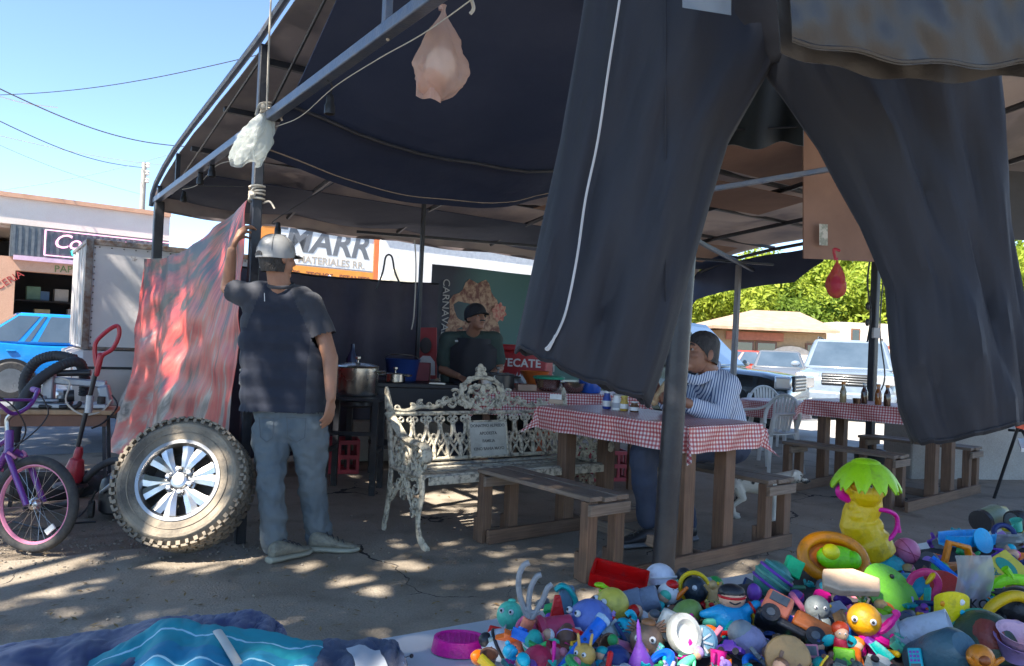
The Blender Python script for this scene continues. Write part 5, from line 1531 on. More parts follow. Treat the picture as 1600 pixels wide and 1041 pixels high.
# things stored under and behind the counters
def crate(p, size, m, label, rz=.3):
 t = thing('plastic_crate', p, label, 'crate', 'crates under the counters')
 p = V(p); R3 = Matrix.Rotation(rz, 3, 'Z'); w, d, h = size
 q = MB(); q.box(p + V((0, 0, .012)), (w, d, .024), R3); q.build('base', m, t)
 for sx, sy in ((1, 0), (-1, 0), (0, 1), (0, -1)):
  q = MB()
  for z in (.06, .5, .94):
   c_ = p + R3 @ V((sx * w / 2, sy * d / 2, 0)) + V((0, 0, z * h)); q.box(c_, ((.02 if sx else w), (.02 if sy else d), h * .13), R3)
  for k in range(5):
   f = (k - 2) / 2.1
   c_ = p + R3 @ V((sx * w / 2 + (0 if sx else f * w / 2), sy * d / 2 + (0 if sy else f * d / 2), 0)) + V((0, 0, h / 2)); q.box(c_, ((.018 if sx else .025), (.018 if sy else .025), h * .94), R3)
  q.build('side', m, t)
REDP = mat('red_crate_plastic', (.38, .03, .05), .45)
p = gp(938, 760); crate((p.x + .05, p.y + .3, .022), (.4, .3, .28), REDP, 'red plastic crate behind the right arm of the iron bench')
p = gp(527, 740); crate((p.x, p.y, .022), (.34, .28, .3), REDP, 'red plastic crate behind the standing man')
p = gp(600, 750); q = MB(); q.bar((p.x - .5, p.y + .9, .22), (p.x + 1.0, p.y + 1.5, .22), .2, .4); q.build('block_wall', KERBM, None, 'low grey block wall behind the burner stand', 'wall', bev=.01)
for i, (u, v, r) in enumerate(((843, 682, .055), (861, 676, .06), (847, 702, .05))):
 p = at(u, v, 6.55)
 t = thing('orange_gourd', p, 'orange bag of produce hanging behind the bench back, %s' % ('the left of three', 'the right of three', 'the lowest of three')[i], 'produce', 'orange produce bags behind the bench')
 q = MB(); q.lathe([(.2 * r, -r), (.8 * r, -.75 * r), (r, -.1 * r), (.75 * r, .7 * r), (.2 * r, 1.1 * r), (.15 * r, 1.6 * r)], 14, Matrix.Translation(p)); q.build('pouch', mat('orange_net', (.55, .15, .06), .6, col2=(.4, .1, .06), scale=30), t)
 q = MB(); q.tube([p + V((0, 0, 1.5 * r)), (p.x, p.y + .05, .82)], .004, 5); q.build('string', ROPE, t)

# ---------------------------------------------------------------- people
def trim(mb, cuts):
 """open a fused garment: drop faces beyond each cut (point, outward direction, reach)"""
 def gone(f):
  c = sum((mb.v[i] for i in f), V((0, 0, 0))) / len(f)
  return any((c - p).dot(d) > 0 and (c - p).length < rr for p, d, rr in cuts)
 mb.f = [f for f in mb.f if not gone(f)]; mb.mi = [0] * len(mb.f)
 return mb

def skin_mat(name, c1, c2):
 m = mat(name, c1, .5, col2=c2, scale=9, lo=.4, hi=.7, bump=.12, bscale=120, spec=.4)
 b = m.node_tree.nodes['Principled BSDF']
 b.inputs['Subsurface Weight'].default_value = .06
 b.inputs['Subsurface Radius'].default_value = (.02, .008, .004)
 return m
SKIN1 = skin_mat('tan_skin', (.36, .18, .11), (.28, .135, .085))
SKIN2 = skin_mat('brown_skin', (.30, .15, .095), (.23, .11, .07))
HAIR = mat('black_hair', (.018, .015, .014), .6, col2=(.04, .035, .033), scale=60, bump=.6, bscale=160, stretch=(1, 1, .3))
EYEW = mat('eye_white', (.42, .39, .36), .35); EYEB = mat('eye_dark', (.02, .012, .01), .15)

def head_frame(c, face, tilt=0.0, roll=0.0, s=1.0):
 """face: direction looked at in plan; local Y forward, X to the person's right"""
 a = math.atan2(face[1], face[0]) - PI / 2
 return Matrix.Translation(V(c)) @ Matrix.Rotation(a, 4, 'Z') @ Matrix.Rotation(-tilt, 4, 'X') @ Matrix.Rotation(roll, 4, 'Y') @ Matrix.Scale(s, 4)

def head_prims(mb, H):
 old = mb.xf; mb.xf = H
 mb.ell((0, -.012, .034), (.075, .096, .088), nu=18, nv=14)
 mb.ell((0, .018, -.03), (.063, .072, .085), nu=16, nv=12)
 mb.ell((0, .058, -.088), (.034, .028, .026), nu=12, nv=8)
 mb.ell((0, .072, .022), (.052, .022, .022), nu=12, nv=8)
 for s in (-1, 1):
  mb.ell((s * .077, -.012, -.004), (.011, .022, .033), Matrix.Rotation(s * .35, 3, 'Z'), nu=10, nv=8)
  mb.ell((s * .038, .060, -.022), (.024, .022, .024), nu=10, nv=8)
  mb.cap((s * .02, .08, .03), (s * .045, .074, .032), .010, .008, 8)
  mb.ell((s * .011, .101, -.028), (.011, .011, .009), nu=8, nv=6)
 mb.cap((0, .088, .018), (0, .108, -.024), .010, .0135, 10)
 mb.ell((0, .088, -.052), (.024, .010, .0075), nu=10, nv=6)
 mb.ell((0, .085, -.063), (.021, .010, .008), nu=10, nv=6)
 mb.xf = old

def face_parts(t, H, brow=HAIR, mouth=True, stubble=False):
 for s in (-1, 1):
  q = MB(H); q.ell((s * .031, .0775, .006), (.0125, .0085, .0062), nu=12, nv=8); e = q.build('eye', EYEW, t)
  q = MB(H); q.ell((s * .031, .0842, .005), (.0062, .003, .0058), nu=10, nv=6); q.build('iris', EYEB, e)
  q = MB(H); q.tube(spline([(s * .014, .094, .027), (s * .032, .093, .034), (s * .052, .078, .028)], 4), [.003, .004, .0045, .005, .005, .0045, .004, .003, .002], 6); q.build('eyebrow', brow, t)
 if mouth:
  q = MB(H); q.tube(spline([(-.022, .092, -.058), (0, .0985, -.0572), (.022, .092, -.058)], 4), .0022, 6); q.build('mouth', mat('lip_line', (.14, .05, .04), .5), t)

def hand_prims(mb, wrist, fwd, palm_n, side, curl=.5, s=1.0):
 """fwd: wrist to knuckles; palm_n: out of the palm; side: towards the thumb"""
 f, n, sd = V(fwd).normalized(), V(palm_n).normalized(), V(side).normalized()
 w = V(wrist)
 for k in range(4):
  o = (k - 1.5) * .0195 * s
  a = w + f * .02 * s - sd * o * .55
  kn = w + f * (.092 - .006 * abs(k - 1)) * s - sd * o
  mb.cap(a, kn, .0135 * s, .0115 * s, 8, k=3)
  L = (.042, .047, .043, .034)[k] * s
  d = (f * math.cos(curl) + n * math.sin(curl)).normalized()
  p1 = kn + d * L
  d2 = (f * math.cos(curl * 2.1) + n * math.sin(curl * 2.1)).normalized()
  p2 = p1 + d2 * L * .68
  d3 = (f * math.cos(curl * 2.9) + n * math.sin(curl * 2.9)).normalized()
  p3 = p2 + d3 * L * .5
  mb.cap(kn, p1, .0105 * s, .0095 * s, 8, k=3); mb.cap(p1, p2, .0095 * s, .0085 * s, 8, k=3); mb.cap(p2, p3, .0085 * s, .0072 * s, 8, k=3)
 b0 = w + f * .022 * s + sd * .016 * s
 b1 = b0 + (f * .55 + sd * .75 + n * .25).normalized() * .042 * s
 b2 = b1 + (f * .85 + sd * .35 + n * .45).normalized() * .034 * s
 b3 = b2 + (f * .9 + n * .5).normalized() * .022 * s
 mb.cap(b0, b1, .015 * s, .012 * s, 8, k=3); mb.cap(b1, b2, .0115 * s, .010 * s, 8, k=3); mb.cap(b2, b3, .0095 * s, .008 * s, 8, k=3)

def shoe(t, heel, toe_dir, m, sole_m, s=1.0, name='shoe'):
 d = V((toe_dir[0], toe_dir[1], 0)).normalized(); sd = V((-d.y, d.x, 0)); h = V(heel)
 def ringat(x, w, z0, z1, n=14):
  return [h + d * x + sd * (w * math.cos(2 * PI * i / n)) + V((0, 0, lerp(z0, z1, .5 + .5 * math.sin(2 * PI * i / n)))) for i in range(n)]
 q = MB(); q.loft([ringat(x * s, w * s, z0 * s, z1 * s) for x, w, z0, z1 in ((-.012, .012, .035, .075), (.0, .032, .028, .105), (.03, .04, .026, .118), (.08, .041, .026, .112), (.12, .043, .026, .09), (.17, .048, .026, .07), (.22, .047, .026, .058), (.255, .034, .026, .048), (.272, .012, .028, .038))]); sh = q.build(name, m, t, sub=1)
 q = MB(); q.loft([ringat(x * s, w * s, z0 * s, z1 * s) for x, w, z0, z1 in ((-.02, .014, .008, .036), (-.012, .034, .0, .04), (.03, .043, .0, .038), (.1, .042, .002, .034), (.17, .051, .0, .034), (.225, .050, .0, .034), (.262, .036, .006, .036), (.28, .012, .014, .034))]); q.build('sole', sole_m, sh)
 q = MB()
 for k in range(4):
  x = (.09 + .03 * k) * s; z = (.112 - .013 * k) * s
  q.tube(spline([h + d * x + sd * .024 * s + V((0, 0, z - .012)), h + d * x + V((0, 0, z + .003)), h + d * (x + .012) - sd * .024 * s + V((0, 0, z - .014))], 4), .0035, 5)
 q.build('lace', mat('dark_lace', (.05, .05, .05), .8), sh)
 return sh

def stripe_mat(name, c1, c2, freq, coord='Object', axis=0, rot=(0, 0, 0), wob=.35):
 m, nt, b, N, L = nodes(name)
 tc = N.new('ShaderNodeTexCoord'); mp = N.new('ShaderNodeMapping'); mp.inputs['Rotation'].default_value = rot
 n = N.new('ShaderNodeTexNoise'); n.inputs['Scale'].default_value = 3; L.new(tc.outputs[coord], n.inputs['Vector'])
 L.new(tc.outputs[coord], mp.inputs[0])
 sp = N.new('ShaderNodeSeparateXYZ'); L.new(mp.outputs[0], sp.inputs[0])
 a = N.new('ShaderNodeMath'); a.operation = 'MULTIPLY_ADD'; a.inputs[1].default_value = .045 * wob
 L.new(n.outputs['Fac'], a.inputs[0]); L.new(sp.outputs[axis], a.inputs[2])
 w = N.new('ShaderNodeMath'); w.operation = 'MULTIPLY'; w.inputs[1].default_value = freq
 L.new(a.outputs[0], w.inputs[0])
 f = N.new('ShaderNodeMath'); f.operation = 'FRACT'; L.new(w.outputs[0], f.inputs[0])
 r = N.new('ShaderNodeValToRGB'); r.color_ramp.interpolation = 'LINEAR'
 e = r.color_ramp.elements; e[0].position = .5; e[0].color = rgba(c1); e[1].position = .58; e[1].color = rgba(c2)
 x = e.new(.92); x.color = rgba(c2); x = e.new(1.0); x.color = rgba(c1)
 L.new(f.outputs[0], r.inputs[0]); L.new(r.outputs[0], b.inputs['Base Color']); b.inputs['Roughness'].default_value = .8
 return m

def cap_hat(t, H, m, mb_brim, band=True, back_gap=False, s=1.0):
 q = MB(H)
 rings = []
 for k in range(9):
  a = PI / 2 * k / 8.3
  rings.append([V((.089 * s * math.cos(a) ** .85 * math.cos(2 * PI * i / 24), -.012 + .110 * s * math.cos(a) ** .85 * math.sin(2 * PI * i / 24), .032 + .100 * s * math.sin(a))) for i in range(24)])
 base = [[V((p.x * 1.0, p.y, -.004 + .022 * max(0, p.y / .1))) for p in rings[0]]]
 q.loft(base + rings); c = q.build('cap', m, t)
 q = MB(H)
 q.grid(lambda u, v: V(((u * 2 - 1) * .078 * (1 - .25 * v * v), .083 - .01 * abs(u * 2 - 1) + (.082 * v) * math.sqrt(max(0, 1 - (u * 2 - 1) ** 2 * .8)), .030 - .012 * (u * 2 - 1) ** 2 - .02 * v * v * .6)), 12, 6, .005)
 q.build('brim', mb_brim, c)
 q = MB(H)
 for k in range(3):
  w_ = PI * k / 3 + .3
  q.tube([V((.0905 * s * math.cos(a) ** .85 * math.cos(w_) * sg, -.012 + .1115 * s * math.cos(a) ** .85 * math.sin(w_) * sg, .032 + .101 * s * math.sin(a))) for sg, a in [(1, PI / 2 * i / 9) for i in range(9)] + [(-1, PI / 2 * i / 9) for i in range(8, -1, -1)]], .0013, 5)
 q.build('seam', mb_brim, c)
 q = MB(H); q.ell((0, -.012, .134), (.008, .008, .005), nu=8, nv=5); q.build('button', mb_brim, c)
 if back_gap:
  q = MB(H); q.plate([(.03 * math.cos(a), .026 * math.sin(a)) for a in [PI * k / 10 for k in range(11)]], .004, Matrix.Translation((0, -.1235, .006)) @ Matrix.Rotation(rad(84), 4, 'X') ); q.build('opening', HAIR, c)
  q = MB(H); q.tube([V((.090 * math.sin(a), -.012 - .1115 * math.cos(a), .003)) for a in [-.9 + 1.8 * k / 14 for k in range(15)]], .007, 6, sq=(.5, 1.2)); q.build('strap', m, c)
 return c

# ---- the standing man, seen from behind, one hand on the post
sm_face = V((.60, .80, 0)).normalized()
man = thing('person', gp(468, 872), 'man in grey cap, navy shirt and faded jeans standing with a hand on the post', 'person')
J = at
hc = J(434, 404, 4.36)
H = head_frame(hc, sm_face, tilt=-.02, s=1.02)
sL_, sR_ = J(384, 466, 4.40), J(490, 476, 4.38)
elL, haL = J(356, 450, 4.50), J(362, 392, 4.43)
elR, wrR = J(516, 560, 4.36), J(517, 622, 4.30)
b = MB()
head_prims(b, H)
b.cap(hc + V((-.005, 0, -.06)), J(438, 452, 4.39), .058, .066, 14)
b.cap(J(414, 472, 4.42), J(466, 474, 4.42), .05, .05, 12)
b.cap(J(440, 480, 4.44), J(446, 600, 4.44), .06, .06, 12)
b.cap(sL_, elL, .052, .043, 12); b.cap(elL, haL, .042, .027, 12)
b.cap(sR_, elR, .054, .044, 12); b.cap(elR, wrR, .046, .029, 12)
hand_prims(b, haL + V((0, 0, .005)), J(374, 366, 4.45) - haL, V((.7, .7, -.1)), V((.3, -.5, .6)), .6, 1.1)
hand_prims(b, wrR, V((-.03, .02, -1)), V((-.8, .4, 0)), V((.35, .7, -.2)), .35)
baked(b, .0062, 3).build('body', SKIN1, man)
# shirt
s_ = MB()
s_.cap(J(404, 462, 4.41), J(472, 468, 4.41), .078, .078, 14, sq=(1, 1.1))
hem0, hem1 = J(410, 628, 4.42), J(478, 630, 4.40)
for k in range(7):
 f = k / 6
 x0 = lerp(J(405, 478, 4.42), J(408, 645, 4.42), f); x1 = lerp(J(478, 482, 4.40), J(482, 648, 4.40), f)
 r = .100 + .018 * math.sin(PI * min(1, f * 1.1)) + .022 * max(0, f - .6) / .4
 s_.cap(x0, x1, r, r, 14)
s_.cap(sL_ + V((.02, 0, .01)), lerp(sL_, elL, .75), .075, .068, 12)
s_.cap(sR_ + V((-.02, 0, .0)), lerp(sR_, elR, .62), .078, .078, 12)
shirt = trim(baked(s_, .0085, 4, .009, 7, 3), [(J(444, 642, 4.41), V((.02, 0, -1)), .5), (lerp(sL_, elL, .66), (elL - sL_).normalized(), .12), (lerp(sR_, elR, .56) + V((.02, 0, 0)), (elR - sR_).normalized(), .098)])
NVY = mat('navy_jersey', (.010, .014, .028), .85, col2=(.014, .018, .034), scale=8, bump=.15, bscale=200, sheen=.1)
CHAR = mat('charcoal_jersey', (.030, .032, .042), .85, col2=(.037, .039, .05), scale=9, bump=.15, bscale=200, sheen=.1)
# raglan sleeves are the lighter cloth: cut by the seam from neck to armpit
sb_, ss_ = MB(), MB()
seamL = (J(420, 440, 4.4).x, J(420, 440, 4.4).z, J(392, 512, 4.4).x, J(392, 512, 4.4).z)
seamR = (J(452, 440, 4.4).x, J(452, 440, 4.4).z, J(490, 520, 4.4).x, J(490, 520, 4.4).z)
def side_of(p, s): return (p[0] - s[0]) * (s[3] - s[1]) - (p[2] - s[1]) * (s[2] - s[0])
fa, fb = [], []
for f in shirt.f:
 c = sum((shirt.v[i] for i in f), V((0, 0, 0))) / len(f)
 lo_ = J(440, 560, 4.4).z
 slv = (side_of(c, seamR) < 0 and c.z > J(505, 524, 4.4).z) or (side_of(c, seamL) > 0 and c.z > J(380, 512, 4.4).z)
 side = c.x > lerp(J(492, 520, 4.4).x, J(484, 640, 4.4).x, min(1, max(0, (J(490, 520, 4.4).z - c.z) / .43)))
 (fb if (slv or side) else fa).append(f)
shirt.f = fa + fb; shirt.mi = [0] * len(fa) + [1] * len(fb)
sh = shirt.build('shirt', [NVY, CHAR], man)
q = MB(); q.bar(J(413, 458, 4.275), J(413.5, 471, 4.275), .004, .003); q.build('logo', mat('reflective_tab', (.7, .7, .7), .4), sh)
# jeans
JEAN = mat('faded_denim', (.10, .125, .145), .85, col2=(.155, .172, .175), scale=3, lo=.35, hi=.7, bump=.35, bscale=230)
j = MB()
j.cap(J(420, 640, 4.42), J(480, 642, 4.40), .094, .096, 14)
j.cap(J(424, 668, 4.42), J(482, 668, 4.40), .100, .105, 14)
kL, aL = J(423, 750, 4.30), J(428, 842, 4.30)
kR, aR = J(488, 750, 4.44), J(497, 838, 4.50)
j.cap(J(424, 685, 4.40), kL, .108, .078, 14); j.cap(kL, aL, .078, .066, 14); j.cap(aL + V((0, 0, .03)), aL + V((0, 0, -.02)), .076, .074, 12)
j.cap(J(484, 685, 4.42), kR, .110, .082, 14); j.cap(kR, aR, .080, .068, 14); j.cap(aR + V((0, 0, .03)), aR + V((0, 0, -.02)), .078, .075, 12)
jj = baked(j, .009, 2, .017, 13, 8).build('jeans', JEAN, man)
for u0, u1, Yk in ((405, 428, 4.295), (448, 478, 4.27)):
 q = MB(); pts = [J(u0, 652, Yk), J(u1, 654, Yk - .005), J(u1 - 2, 684, Yk - .005), J((u0 + u1) / 2, 691, Yk - .005), J(u0 + 2, 683, Yk)]
 q.tube(pts, .0028, 5, closed=True); q.build('pocket_stitching', mat('denim_seam', (.10, .115, .13), .8), jj)
q = MB(); q.bar(J(390, 641, 4.31), J(505, 643, 4.28), .012, .03);
SHOE = mat('khaki_knit', (.25, .235, .18), .85, col2=(.16, .15, .12), scale=30, bump=.5, bscale=120)
SOLE = mat('pale_sole', (.34, .33, .26), .6)
hL = gp(424, 885); hL = V((hL.x, hL.y - .02, .02)); hR = gp(484, 868); hR = V((hR.x, hR.y, .02))
shoe(man, hL, (.55, .78), SHOE, SOLE, 1.0); shoe(man, hR, (.95, .1), SHOE, SOLE, 1.0)
CAPM = mat('grey_cap', (.085, .085, .078), .95, spec=.15, col2=(.12, .118, .105), scale=7, bump=.15, bscale=180)
cap_hat(man, H, CAPM, mat('charcoal_brim', (.085, .085, .085), .8), back_gap=True, s=1.02)
q = MB(H); q.loft([[V((rx_ * math.cos(a), -.012 + ry_ * math.sin(a), z)) for a in [PI - .12 + (PI + .24) * k / 20 for k in range(21)]] for z, rx_, ry_ in ((.03, .080, .1005), (.0, .0795, .0995), (-.03, .0755, .096), (-.055, .069, .090), (-.078, .062, .083))], caps=False, open_ring=True); solid_h = q.build('hair', HAIR, man)
q = MB(); cc = J(439, 447, 4.385)
q.tube([cc + V((.074 * math.cos(a), .070 * math.sin(a), .018 * math.sin(a) + .004)) for a in [2 * PI * k / 26 for k in range(26)]], .009, 8, closed=True, sq=(.7, 1.2)); q.build('collar', CHAR, sh)
face_parts(man, H)

# ---- the seated man in a striped shirt
fdir = V((-.93, -.36, 0)).normalized()
sit = thing('person', gp(1100, 870), 'man in blue and white striped shirt sitting at the checked table, eating', 'person')
hc = J(1094, 553, 4.98)
H = head_frame(hc, fdir, tilt=-.22, s=1.16)
shN, shF = J(1136, 604, 4.98), J(1100, 600, 5.30)
hipN, hipF = J(1140, 690, 5.14), J(1128, 690, 5.42)
elN, wrN = J(1122, 652, 4.86), J(1070, 628, 4.72)
elF, wrF = J(1058, 645, 5.18), J(1030, 618, 5.0)
b = MB()
head_prims(b, H)
b.cap(hc + V((.03, .02, -.07)), J(1120, 596, 5.13), .064, .075, 12)
b.cap(shN, shF, .07, .07, 12); b.cap(J(1122, 610, 5.14), J(1134, 680, 5.28), .13, .14, 12)
b.cap(shN, elN, .055, .047, 12); b.cap(elN, wrN, .046, .03, 12)
b.cap(shF, elF, .055, .047, 12); b.cap(elF, wrF, .046, .03, 12)
hand_prims(b, wrN, J(1032, 618, 4.78) - wrN, V((.1, .6, -.3)), V((-.1, .0, 1)), .55, 1.08)
hand_prims(b, wrF, V((-.4, -.5, .35)), V((0, -.7, -.4)), V((.2, 0, 1)), .6, 1.08)
kN, kF = J(1004, 708, 4.78), J(1052, 704, 4.98)
aN, aF = J(1012, 812, 4.86), J(1074, 815, 5.05)
b.cap(hipN, kN, .07, .05, 10); b.cap(kN, aN, .05, .035, 10)
baked(b, .0065, 3).build('body', SKIN2, sit)
s_ = MB()
for k in range(6):
 f = k / 5
 a0 = lerp(J(1122, 604, 5.04), J(1138, 684, 5.14), f); a1 = lerp(J(1102, 606, 5.26), J(1126, 684, 5.38), f)
 s_.cap(a0, a1, .118 + .035 * f, .11 + .035 * f, 14)
s_.cap(shN, shF, .092, .092, 14)
s_.cap(J(1106, 586, 5.06), J(1110, 596, 5.2), .075, .075, 12)
s_.cap(shN, elN, .088, .076, 12); s_.cap(elN, lerp(elN, wrN, .72), .072, .056, 12)
s_.cap(shF, elF, .085, .07, 12); s_.cap(elF, lerp(elF, wrF, .6), .066, .054, 12)
STR = stripe_mat('blue_white_stripes', (.58, .63, .72), (.07, .12, .26), 66, axis=0, rot=(0, rad(-14), rad(4)), wob=.12)
shm = baked(s_, .0095, 5, .010, 9, 6).build('shirt', STR, sit)
q = MB(); q.tube(spline([J(1072, 590, 4.98), J(1092, 594, 4.93), J(1114, 582, 4.98), J(1122, 566, 5.10), J(1112, 568, 5.24)], 5), .022, 8, sq=(.5, 1.4)); q.build('collar', STR, shm)
j = MB()
j.cap(hipN, hipF, .155, .155, 14); j.cap(hipN, kN, .13, .088, 14); j.cap(hipF, kF, .13, .088, 14)
j.cap(kN, aN, .088, .064, 14); j.cap(kF, aF, .088, .064, 14)
NJ = mat('navy_denim', (.025, .038, .075), .85, col2=(.045, .06, .10), scale=6, bump=.3, bscale=200)
baked(j, .0105, 4, .012, 9, 2).build('jeans', NJ, sit)
DSH = mat('dark_shoe', (.03, .028, .03), .5)
shoe(sit, V((aN.x + .05, aN.y, .022)), (-.95, -.3), DSH, mat('grey_sole', (.25, .25, .25), .7), 1.05); shoe(sit, V((aF.x + .05, aF.y, .022)), (-.9, -.35), DSH, mat('grey_sole', (.25, .25, .25), .7), 1.05)
# short black hair: a shell over crown, sides and nape
q = MB(H)
rings = []
for k in range(10):
 a = PI / 2 * k / 9
 ring = []
 for i in range(28):
  ang = 2 * PI * i / 28
  front = max(0, math.sin(ang))
  z0 = -.035 + .085 * front ** .7
  zz = lerp(z0, .034, 0) if k == 0 else None
  ca, sa = math.cos(a), math.sin(a)
  z = lerp(z0, .034 + .100 * sa, min(1, k / 3)) if k < 3 else .034 + .100 * sa
  ring.append(V((.0815 * ca ** .8 * math.cos(ang), -.012 + (.103 * ca ** .8 - .006 * front) * math.sin(ang), z + .004 * nz((math.cos(ang) * 3, math.sin(ang) * 3, k), 2))))
 rings.append(ring)
q.loft(rings); q.build('hair', HAIR, sit)
face_parts(sit, H)
q = MB(H); q.tube(spline([(-.03, .095, -.043), (0, .106, -.039), (.03, .095, -.043)], 4), [.003, .005, .006, .007, .007, .007, .006, .005, .003], 6); q.build('moustache', HAIR, sit)
p_ = J(1028, 606, 4.9)
q = MB(); q.cap(J(1022, 628, 4.84), J(1040, 600, 4.92), .026, .02, 12); q.build('tortilla_roll', mat('corn_tortilla', (.5, .36, .2), .8, col2=(.35, .2, .1), scale=25), None, 'rolled tortilla held by the man in the striped shirt', 'food')

# ---- the cook
ck = thing('person', (J(735, 600, 7.15).x, 7.15, 0), 'cook in dark green polo, black apron and cap behind the counter', 'person')
hc = J(744, 497, 7.1)
H = head_frame(hc, V((.62, -.78, 0)), tilt=-.18, s=1.04)
sA, sB = J(700, 532, 7.18), J(772, 532, 7.2)
eA, wA = J(692, 578, 7.12), J(716, 588, 6.95)
eB, wB = J(780, 576, 7.12), J(764, 590, 6.95)
b = MB(); head_prims(b, H)
b.cap(hc + V((-.005, .0, -.07)), J(737, 528, 7.19), .056, .07, 12)
b.cap(sA, sB, .065, .065, 12); b.cap(J(738, 545, 7.22), J(738, 640, 7.22), .10, .10, 12)
b.cap(sA, eA, .052, .044, 12); b.cap(eA, wA, .043, .03, 12); b.cap(sB, eB, .052, .044, 12); b.cap(eB, wB, .043, .03, 12)
hand_prims(b, wA, V((.6, -.5, -.25)), V((.2, 0, -1)), V((.5, .6, .2)), .4); hand_prims(b, wB, V((-.4, -.6, -.25)), V((-.2, 0, -1)), V((-.5, .6, .2)), .4)
baked(b, .007, 3).build('body', SKIN2, ck)
s_ = MB(); s_.cap(sA, sB, .088, .088, 14)
for k in range(5):
 f = k / 4; s_.cap(lerp(J(712, 545, 7.2), J(708, 640, 7.2), f), lerp(J(764, 545, 7.2), J(768, 640, 7.2), f), .12 + .03 * f, .12 + .03 * f, 14)
s_.cap(sA, lerp(sA, eA, .7), .082, .075, 12); s_.cap(sB, lerp(sB, eB, .7), .082, .075, 12)
POLO = mat('dark_green_polo', (.03, .05, .042), .85, col2=(.042, .064, .055), scale=7)
po = baked(s_, .011, 4, .008, 9, 4).build('shirt', POLO, ck)
q = MB(); q.tube(spline([J(722, 524, 7.08), J(736, 534, 7.03), J(752, 526, 7.06)], 5), .016, 8, sq=(.6, 1.3)); q.build('collar', POLO, po)
def apr(u, v):
 x = lerp(-1, 1, u); z = lerp(1.30, .55, v)
 w = .15 if v < .1 else .21
 c = J(739, 560, 7.0)
 return V((c.x + x * w, c.y - .035 + .10 * x * x + .01 * math.sin(7 * x + 4 * v), z))
q = MB(); q.grid(apr, 14, 16, .006); q.build('apron', mat('black_apron', (.018, .018, .024), .8), ck)
q = MB(); q.grid(lambda u, v: J(711 + 16 * u, 531.5 + 3 * v, 7.055 - .01 * u), 3, 1, .003); q.build('name_tag', mat('tag_white', (.5, .5, .5), .5), ck)
j = MB(); j.cap(J(720, 650, 7.2), J(758, 650, 7.2), .14, .14, 12)
for u in (718, 760):
 p = J(u, 660, 7.2); j.cap((p.x, p.y, .6), (p.x, p.y, .12), .1, .075, 12)
baked(j, .014, 3).build('trousers', NJ, ck)
for u in (718, 760):
 p = J(u, 660, 7.2); shoe(ck, V((p.x, p.y + .06, .022)), (.1, -1), DSH, DSH)
cap_hat(ck, H, mat('black_cap', (.015, .015, .018), .8), mat('black_cap', (.015, .015, .018), .8), s=1.03)
q = MB(H); q.loft([[V((.0785 * math.cos(a), -.012 + .0985 * math.sin(a), z)) for a in [PI + PI * k / 16 for k in range(17)]] for z in (.03, .0, -.025)], caps=False, open_ring=True); q.build('hair', HAIR, ck)
face_parts(ck, H)
q = MB(H); q.tube(spline([(-.03, .092, -.043), (0, .104, -.039), (.03, .092, -.043)], 4), [.003, .005, .006, .007, .007, .007, .006, .005, .003], 6); q.build('moustache', HAIR, ck)

# ---- white dog behind the bench
dg = thing('dog', gp(1188, 818), 'white and black dog standing behind the right wooden bench', 'dog')
dp = gp(1186, 816); dp.z = .02
DX = xform(dp, rad(-14))
b = MB(DX)
b.cap((-.16, 0, .27), (.10, 0, .27), .072, .085, 14); b.ell((.06, 0, .25), (.09, .075, .095)); b.ell((-.16, 0, .275), (.07, .062, .075))
b.cap((.13, 0, .31), (.21, 0, .34), .052, .045, 12)
b.ell((.245, 0, .345), (.058, .048, .050)); b.cap((.27, 0, .335), (.325, 0, .315), .03, .021, 10)
for sy in (-1, 1):
 b.cap((.10, sy * .045, .22), (.105, sy * .048, .12), .032, .02, 10); b.cap((.105, sy * .048, .12), (.095, sy * .048, .022), .019, .016, 10); b.ell((.108, sy * .048, .015), (.03, .02, .015))
 b.cap((-.17, sy * .045, .24), (-.125, sy * .05, .16), .05, .028, 10); b.cap((-.125, sy * .05, .16), (-.195, sy * .05, .095), .024, .016, 10); b.cap((-.195, sy * .05, .095), (-.18, sy * .05, .022), .015, .014, 10); b.ell((-.165, sy * .05, .015), (.03, .02, .015))
 b.cap((.235, sy * .04, .37), (.215, sy * .062, .33), .02, .012, 8, sq=(.5, 1))
b.cap((-.22, 0, .31), (-.33, .02, .36), .02, .01, 8)
DOGM = mat('white_black_fur', (.58, .54, .46), .9, col2=(.03, .028, .026), scale=4.2, lo=.56, hi=.60, bump=.5, bscale=90)
baked(b, .006, 2).build('body', DOGM, dg)
q = MB(DX); q.ell((.345, 0, .318), (.011, .012, .010), nu=8, nv=6); q.build('nose', BLACK, dg)
for sy in (-1, 1):
 q = MB(DX); q.ell((.28, sy * .032, .358), (.007, .006, .007), nu=8, nv=6); q.build('eye', EYEB, dg)

